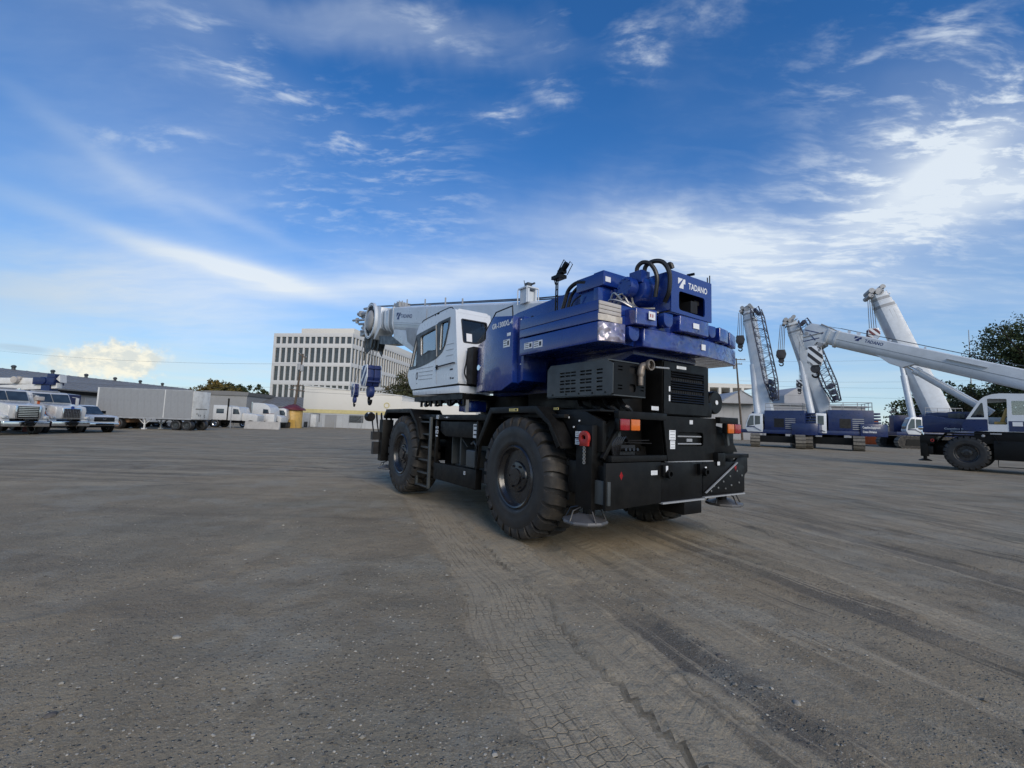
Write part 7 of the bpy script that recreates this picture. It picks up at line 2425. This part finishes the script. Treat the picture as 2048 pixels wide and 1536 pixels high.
T = thing('grey_fence_panel', 'grey corrugated fence behind the crawler crane cab at the right', 'fence', (61.6, 74, 0))
p0 = G().box(-.28, .28, 0, .06, .1, 3.2).build('panel', 'wallgrey', T)
for k in range(1, 16):
    inst(p0, 'panel', T, (.6 * k, .02 * (k % 2), 0))

# ---- chain-link fence in front of the striped building
T = thing('chain_link_fence', 'thin chain link fence along the striped building', 'fence', (-40, 70.5, 0))
ps = G().cyl((0, 0, 0), (0, 0, 2.1), .035, n=6).build('post', 'lgrey', T)
for k in range(1, 9):
    inst(ps, 'post', T, (2.1 * k, 0, 0))
g = G().cyl((0, 0, 2.05), (16.8, 0, 2.05), .02, n=5)
g.build('top_rail', 'lgrey', T)
g = G()
for k in range(84):
    x = .2 * k
    for s in (1, -1):
        xa, xb = (x, min(16.8, x + 2.0)) if s > 0 else (min(16.8, x + 2.0), x)
        if xa > 16.8 or xb > 16.8:
            continue
        g.tube([(xa, .0, .05), (xb, .0, 2.05)], .005, 3, False)
tag(g.build('mesh_wire', 'lgrey', T, smooth=False), kind='stuff')
for i, (x, y) in enumerate(((-34.6, 56.5), (-34.0, 60.5), (-32.8, 53.0))):
    o = G().cyl((0, 0, 0), (0, 0, 2.0 + .3 * i), .04, n=6).build('steel_post', 'lgrey')
    o.location = (x, y, 0)
    tag(o, ('thin steel post before the trailer end', 'thin steel post among the parked tractors', 'thin steel post in front of the tractor wheels')[i], 'post')

# ---- utility poles and wires
def pole(label, base, top, cross, tr, seed):
    T = thing('utility_pole', label, 'utility pole', base)
    b, t = Vector((0, 0, 0)), Vector(top) - Vector(base)
    G().tube([tuple(b), tuple(b.lerp(t, .5)), tuple(t)], [.20, .17, .12], 10).build('shaft', 'wood', T)
    for f, w, tilt in cross:
        p = b.lerp(t, f)
        a = G().bar((p.x - w, p.y - .12, p.z - tilt), (p.x + w, p.y - .12, p.z + tilt), .12, .14).build('crossarm', 'wood', T)
        g = G()
        for k in (-.9, -.45, .45, .9):
            g.cyl((p.x + w * k, p.y - .12, p.z + tilt * k + .05), (p.x + w * k, p.y - .12, p.z + tilt * k + .25), .05, n=6)
        g.build('insulators', 'lgrey', a)
    for f, dx in tr:
        p = b.lerp(t, f)
        G().lathe([(.001, -.5), (.24, -.5), (.26, -.4), (.26, .4), (.18, .5), (.001, .5)], (p.x + dx, p.y - .2, p.z), 'z', 14).build('transformer', 'lgrey', T)
    return T


pole('leaning timber utility pole with transformers in front of the office block', (-33.9, 70, 0), (-32.9, 70, 11.5), ((.97, .65, -.35), (.56, .9, .05), (.50, 1.2, -.12)), ((.80, .25), (.82, -.2)), 1)
pole('dark utility pole with transformer beside the upright crawler boom', (43.6, 85, 0), (42.6, 85, 15.5), ((.985, 1.7, 0), (.93, 1.0, 0)), ((.90, -.55),), 2)


def wire(a, b, sag, label, r=.02):
    a, b = Vector(a), Vector(b)
    P = []
    for k in range(17):
        t = k / 16
        p = a.lerp(b, t)
        p.z -= sag * 4 * t * (1 - t)
        P.append(tuple(p))
    tag(G().tube(P, r, 4).build('overhead_wire', 'wire'), label, 'wire', 'overhead wires')


wire((-33.5, 69.9, 6.0), (-4, 80, 8.5), .6, 'overhead wire running right from the leaning pole past the cream wall', .017)
wire((-33.5, 69.9, 6.3), (-100, 88, 7.5), .8, 'overhead wire running left from the leaning pole over the sheds', .017)
wire((-33.2, 69.9, 9.9), (-110, 92, 13.5), .9, 'higher overhead wire running left from the leaning pole', .017)
wire((-33.3, 69.9, 5.6), (-2, 82, 6.9), .5, 'lowest overhead wire in front of the office block', .025)
for i, (z, lab) in enumerate(((14.9, 'topmost overhead wire at the right running from the dark pole'), (11.2, 'second overhead wire at the right below the crossarm'), (10.4, 'third overhead wire at the right below the crossarm'), (8.9, 'lowest overhead wire at the right of the dark pole'))):
    wire((42.8, 84.9, z), (118, 78, z + 4.5 - i), .9, lab, .017)
T = thing('radio_mast', 'thin tall radio mast far away beside the big tree', 'radio mast', (164, 160, 0))
G().tube([(0, 0, 0), (.3, 0, 20), (.5, 0, 41)], [.3, .22, .12], 6).build('mast', 'lgrey', T)
G().bar((-1.2, 0, 26), (1.2, 0, 26), .25, .25).build('arm', 'lgrey', T)


# ---- trees
def leafmat(name, c0, c1, c2):
    m = bpy.data.materials.new(name)
    m.use_nodes = True
    N = NT(m.node_tree)
    b = m.node_tree.nodes['Principled BSDF']
    sh = N.n('ShaderNodeAttribute', attribute_name='shade').outputs['Fac']
    co = N.n('ShaderNodeTexCoord').outputs['Object']
    c = N.mix(N.ramp(sh, 0, 1, 0, 1, False), c0, c1)
    c = N.mix(N.ramp(N.noise(co, .5, 3, .6), .5, .68), c, c2)
    N.put(b.inputs['Base Color'], c)
    b.inputs['Roughness'].default_value = .7
    b.inputs['Specular IOR Level'].default_value = .3
    return m


M['leaf_dark'] = leafmat('dark_leaves', (.022, .036, .014), (.06, .085, .03), (.05, .06, .022))
M['leaf_autumn'] = leafmat('autumn_leaves', (.06, .065, .02), (.15, .12, .035), (.22, .14, .03))
M['leaf_mixed'] = leafmat('turning_leaves', (.028, .036, .014), (.07, .075, .028), (.11, .075, .028))


def tree(label, loc, blobs, n, leaf, mat, trunk_r, group=None, cat='tree', name='tree', seed=0):
    """blobs: (x, y, z, rx, ry, rz) leaf masses relative to the foot"""
    r = np.random.default_rng(seed + 100)
    T = thing(name, label, cat, loc, 0, group)
    B = np.array(blobs, float)
    vol = (B[:, 3] * B[:, 4] * B[:, 5]) ** .75
    which = r.choice(len(B), n, p=vol / vol.sum())
    d = r.normal(size=(n, 3))
    d /= np.linalg.norm(d, axis=1)[:, None]
    rad = .45 + .58 * r.random(n) ** .6
    # sprays: leaves gather in twig clusters
    ncl = max(8, n // 26)
    cd = r.normal(size=(ncl, 3))
    cd /= np.linalg.norm(cd, axis=1)[:, None]
    cw_ = r.choice(len(B), ncl, p=vol / vol.sum())
    cr = .5 + .55 * r.random(ncl) ** .7
    cc = B[cw_, :3] + cd * cr[:, None] * B[cw_, 3:]
    k = r.integers(0, ncl, n)
    spread = (B[cw_[k], 3:].mean(1) * .15)[:, None]
    c = np.where((r.random(n) < .95)[:, None], cc[k] + r.normal(size=(n, 3)) * spread * np.array([1, 1, .75]), B[which, :3] + d * rad[:, None] * B[which, 3:])
    a = r.normal(size=(n, 3))
    a /= np.linalg.norm(a, axis=1)[:, None]
    b = np.cross(a, r.normal(size=(n, 3)))
    b /= np.linalg.norm(b, axis=1)[:, None]
    s = leaf * (.6 + .8 * r.random(n))[:, None]
    v = np.stack([c - a * s, c + b * s * .55, c + a * s, c - b * s * .55], 1).reshape(-1, 3)
    f = np.arange(4 * n).reshape(n, 4)
    me = bpy.data.meshes.new('crown')
    me.vertices.add(4 * n)
    me.vertices.foreach_set('co', v.ravel())
    me.loops.add(4 * n)
    me.loops.foreach_set('vertex_index', f.ravel())
    me.polygons.add(n)
    me.polygons.foreach_set('loop_start', np.arange(0, 4 * n, 4))
    me.polygons.foreach_set('loop_total', np.full(n, 4))
    me.update()
    at = me.attributes.new('shade', 'FLOAT', 'POINT')
    sh = np.clip(r.random(n) * .7 + .3 * r.random(ncl)[k], 0, 1)
    at.data.foreach_set('value', np.repeat(sh, 4).astype(np.float32))
    me.materials.append(M[mat])
    o = bpy.data.objects.new('crown', me)
    COL.objects.link(o)
    o.parent = T
    g = G()
    top = B[:, 2].max()
    cx, cy = B[:, 0].mean(), B[:, 1].mean()
    g.tube(bez([(0, 0, -.1), (cx * .2, cy * .2, top * .3), (cx * .6, cy * .6, top * .65), (cx, cy, top)], 4), [trunk_r * (1 - .075 * i) for i in range(13)], 9)
    for i in range(len(B)):
        x, y, z = B[i, :3]
        g.tube(bez([(cx * .3, cy * .3, top * .35), (x * .5, y * .5, z * .75), (x, y, z)], 4), [trunk_r * .5 * (1 - .09 * j) for j in range(9)], 6)
    for i in range(min(40, ncl)):
        p = cc[i]
        q = B[cw_[i], :3]
        g.tube([tuple(q), tuple((q + p) / 2 + np.array([0, 0, .1])), tuple(p)], [trunk_r * .14, trunk_r * .1, trunk_r * .04], 4)
    g.build('trunk', 'bark', T)
    return T


def blobs(cx, w, z0, z1, n, seed, dep=None):
    r = np.random.default_rng(seed)
    out = []
    for i in range(n):
        t = (i + .5) / n
        z = z0 + (z1 - z0) * t
        k = math.sin(PI * min(.95, .22 + .68 * t)) ** .8
        s = w * .33 * (.75 + .5 * r.random())
        out.append((cx + (r.random() - .5) * w * k * 1.1, (r.random() - .5) * (dep or w) * k * .9, z, s, s, s * .8))
    return out


tree('big dark tree at the right edge, its crown cut by the picture side', (75.2, 62, 0), blobs(.8, 11, 6.5, 18.6, 15, 3) + [(-6.6, 0, 16.6, 2.0, 2.0, .9), (-4.6, 0, 14.0, 1.6, 1.6, 1.2), (-4.4, 0, 10.6, 2.2, 2.2, 1.4), (-5.6, -1, 8.4, 2.2, 2.2, 1.4)], 34000, .165, 'leaf_dark', .55, seed=5)
tree('bushy green tree seen between the crossing boom and the blue cab', (73.5, 70, 0), blobs(0, 8, 2.5, 8.2, 9, 8), 12000, .16, 'leaf_mixed', .35, seed=6)
tree('low shrubby tree at the foot of the thick white boom', (67.6, 74, 0), blobs(0, 6, 1.6, 5.6, 7, 18), 5000, .22, 'leaf_mixed', .25, seed=16)
tree('dark round tree with turning leaves beside the white cab', (-23.4, 95, 0), blobs(0, 7.6, 3.2, 10.2, 10, 9), 13000, .19, 'leaf_mixed', .35, seed=7)
tree('lower bushy tree right of the round tree behind the cab', (-19.0, 97, 0), blobs(0, 6, 2.4, 8.2, 7, 10), 6000, .24, 'leaf_mixed', .3, seed=8)
tree('yellowing autumn tree beyond the grey trailer roof', (-93.0, 140, 0), blobs(0, 8.5, 5, 10.6, 8, 11), 5000, .34, 'leaf_autumn', .35, 'trees beyond the sheds', seed=9)
tree('second smaller autumn tree touching the dark evergreens', (-86.5, 140, 0), blobs(0, 6, 4, 9.0, 6, 12), 3500, .34, 'leaf_autumn', .3, 'trees beyond the sheds', seed=10)
for i, (x, w, h, lab) in enumerate(((-93.5, 6.5, 12.2, 'leftmost dark evergreen behind the grey shed'), (-88.0, 7.5, 12.6, 'tallest dark evergreen behind the grey shed'), (-82.0, 5.5, 11.0, 'dark evergreen with a rounded top, right of the tallest one'), (-77.2, 3.4, 8.6, 'small dark evergreen near the office corner'), (-72.8, 2.4, 7.6, 'smallest dark evergreen beside the office corner'))):
    tree(lab, (x, 150, 0), blobs(0, w, 3.5, h - 1.2, 7, 30 + i), 3800, .36, 'leaf_dark', .35, 'trees beyond the sheds', seed=20 + i)
for i, (x, y, w, h) in enumerate(((84, 92, 9, 9), (96, 96, 10, 11), (112, 100, 12, 12))):
    tree(('low green tree far right behind the cab', 'mid tree far right behind the big tree', 'outermost far tree at the right')[i], (x, y, 0), blobs(0, w, 2.5, h, 7, 50 + i), 4000, .34, 'leaf_dark', .35, 'far trees at the right', seed=40 + i)
o = G().prism([(-700, 0), (-700, 5), (-420, 9), (-200, 6), (0, 7.5), (220, 6), (430, 10), (700, 6), (700, 0)], 'y', 640, 700).build('hills', pm('far_hills', (.10, .12, .12), .95))
tag(o, kind='structure')
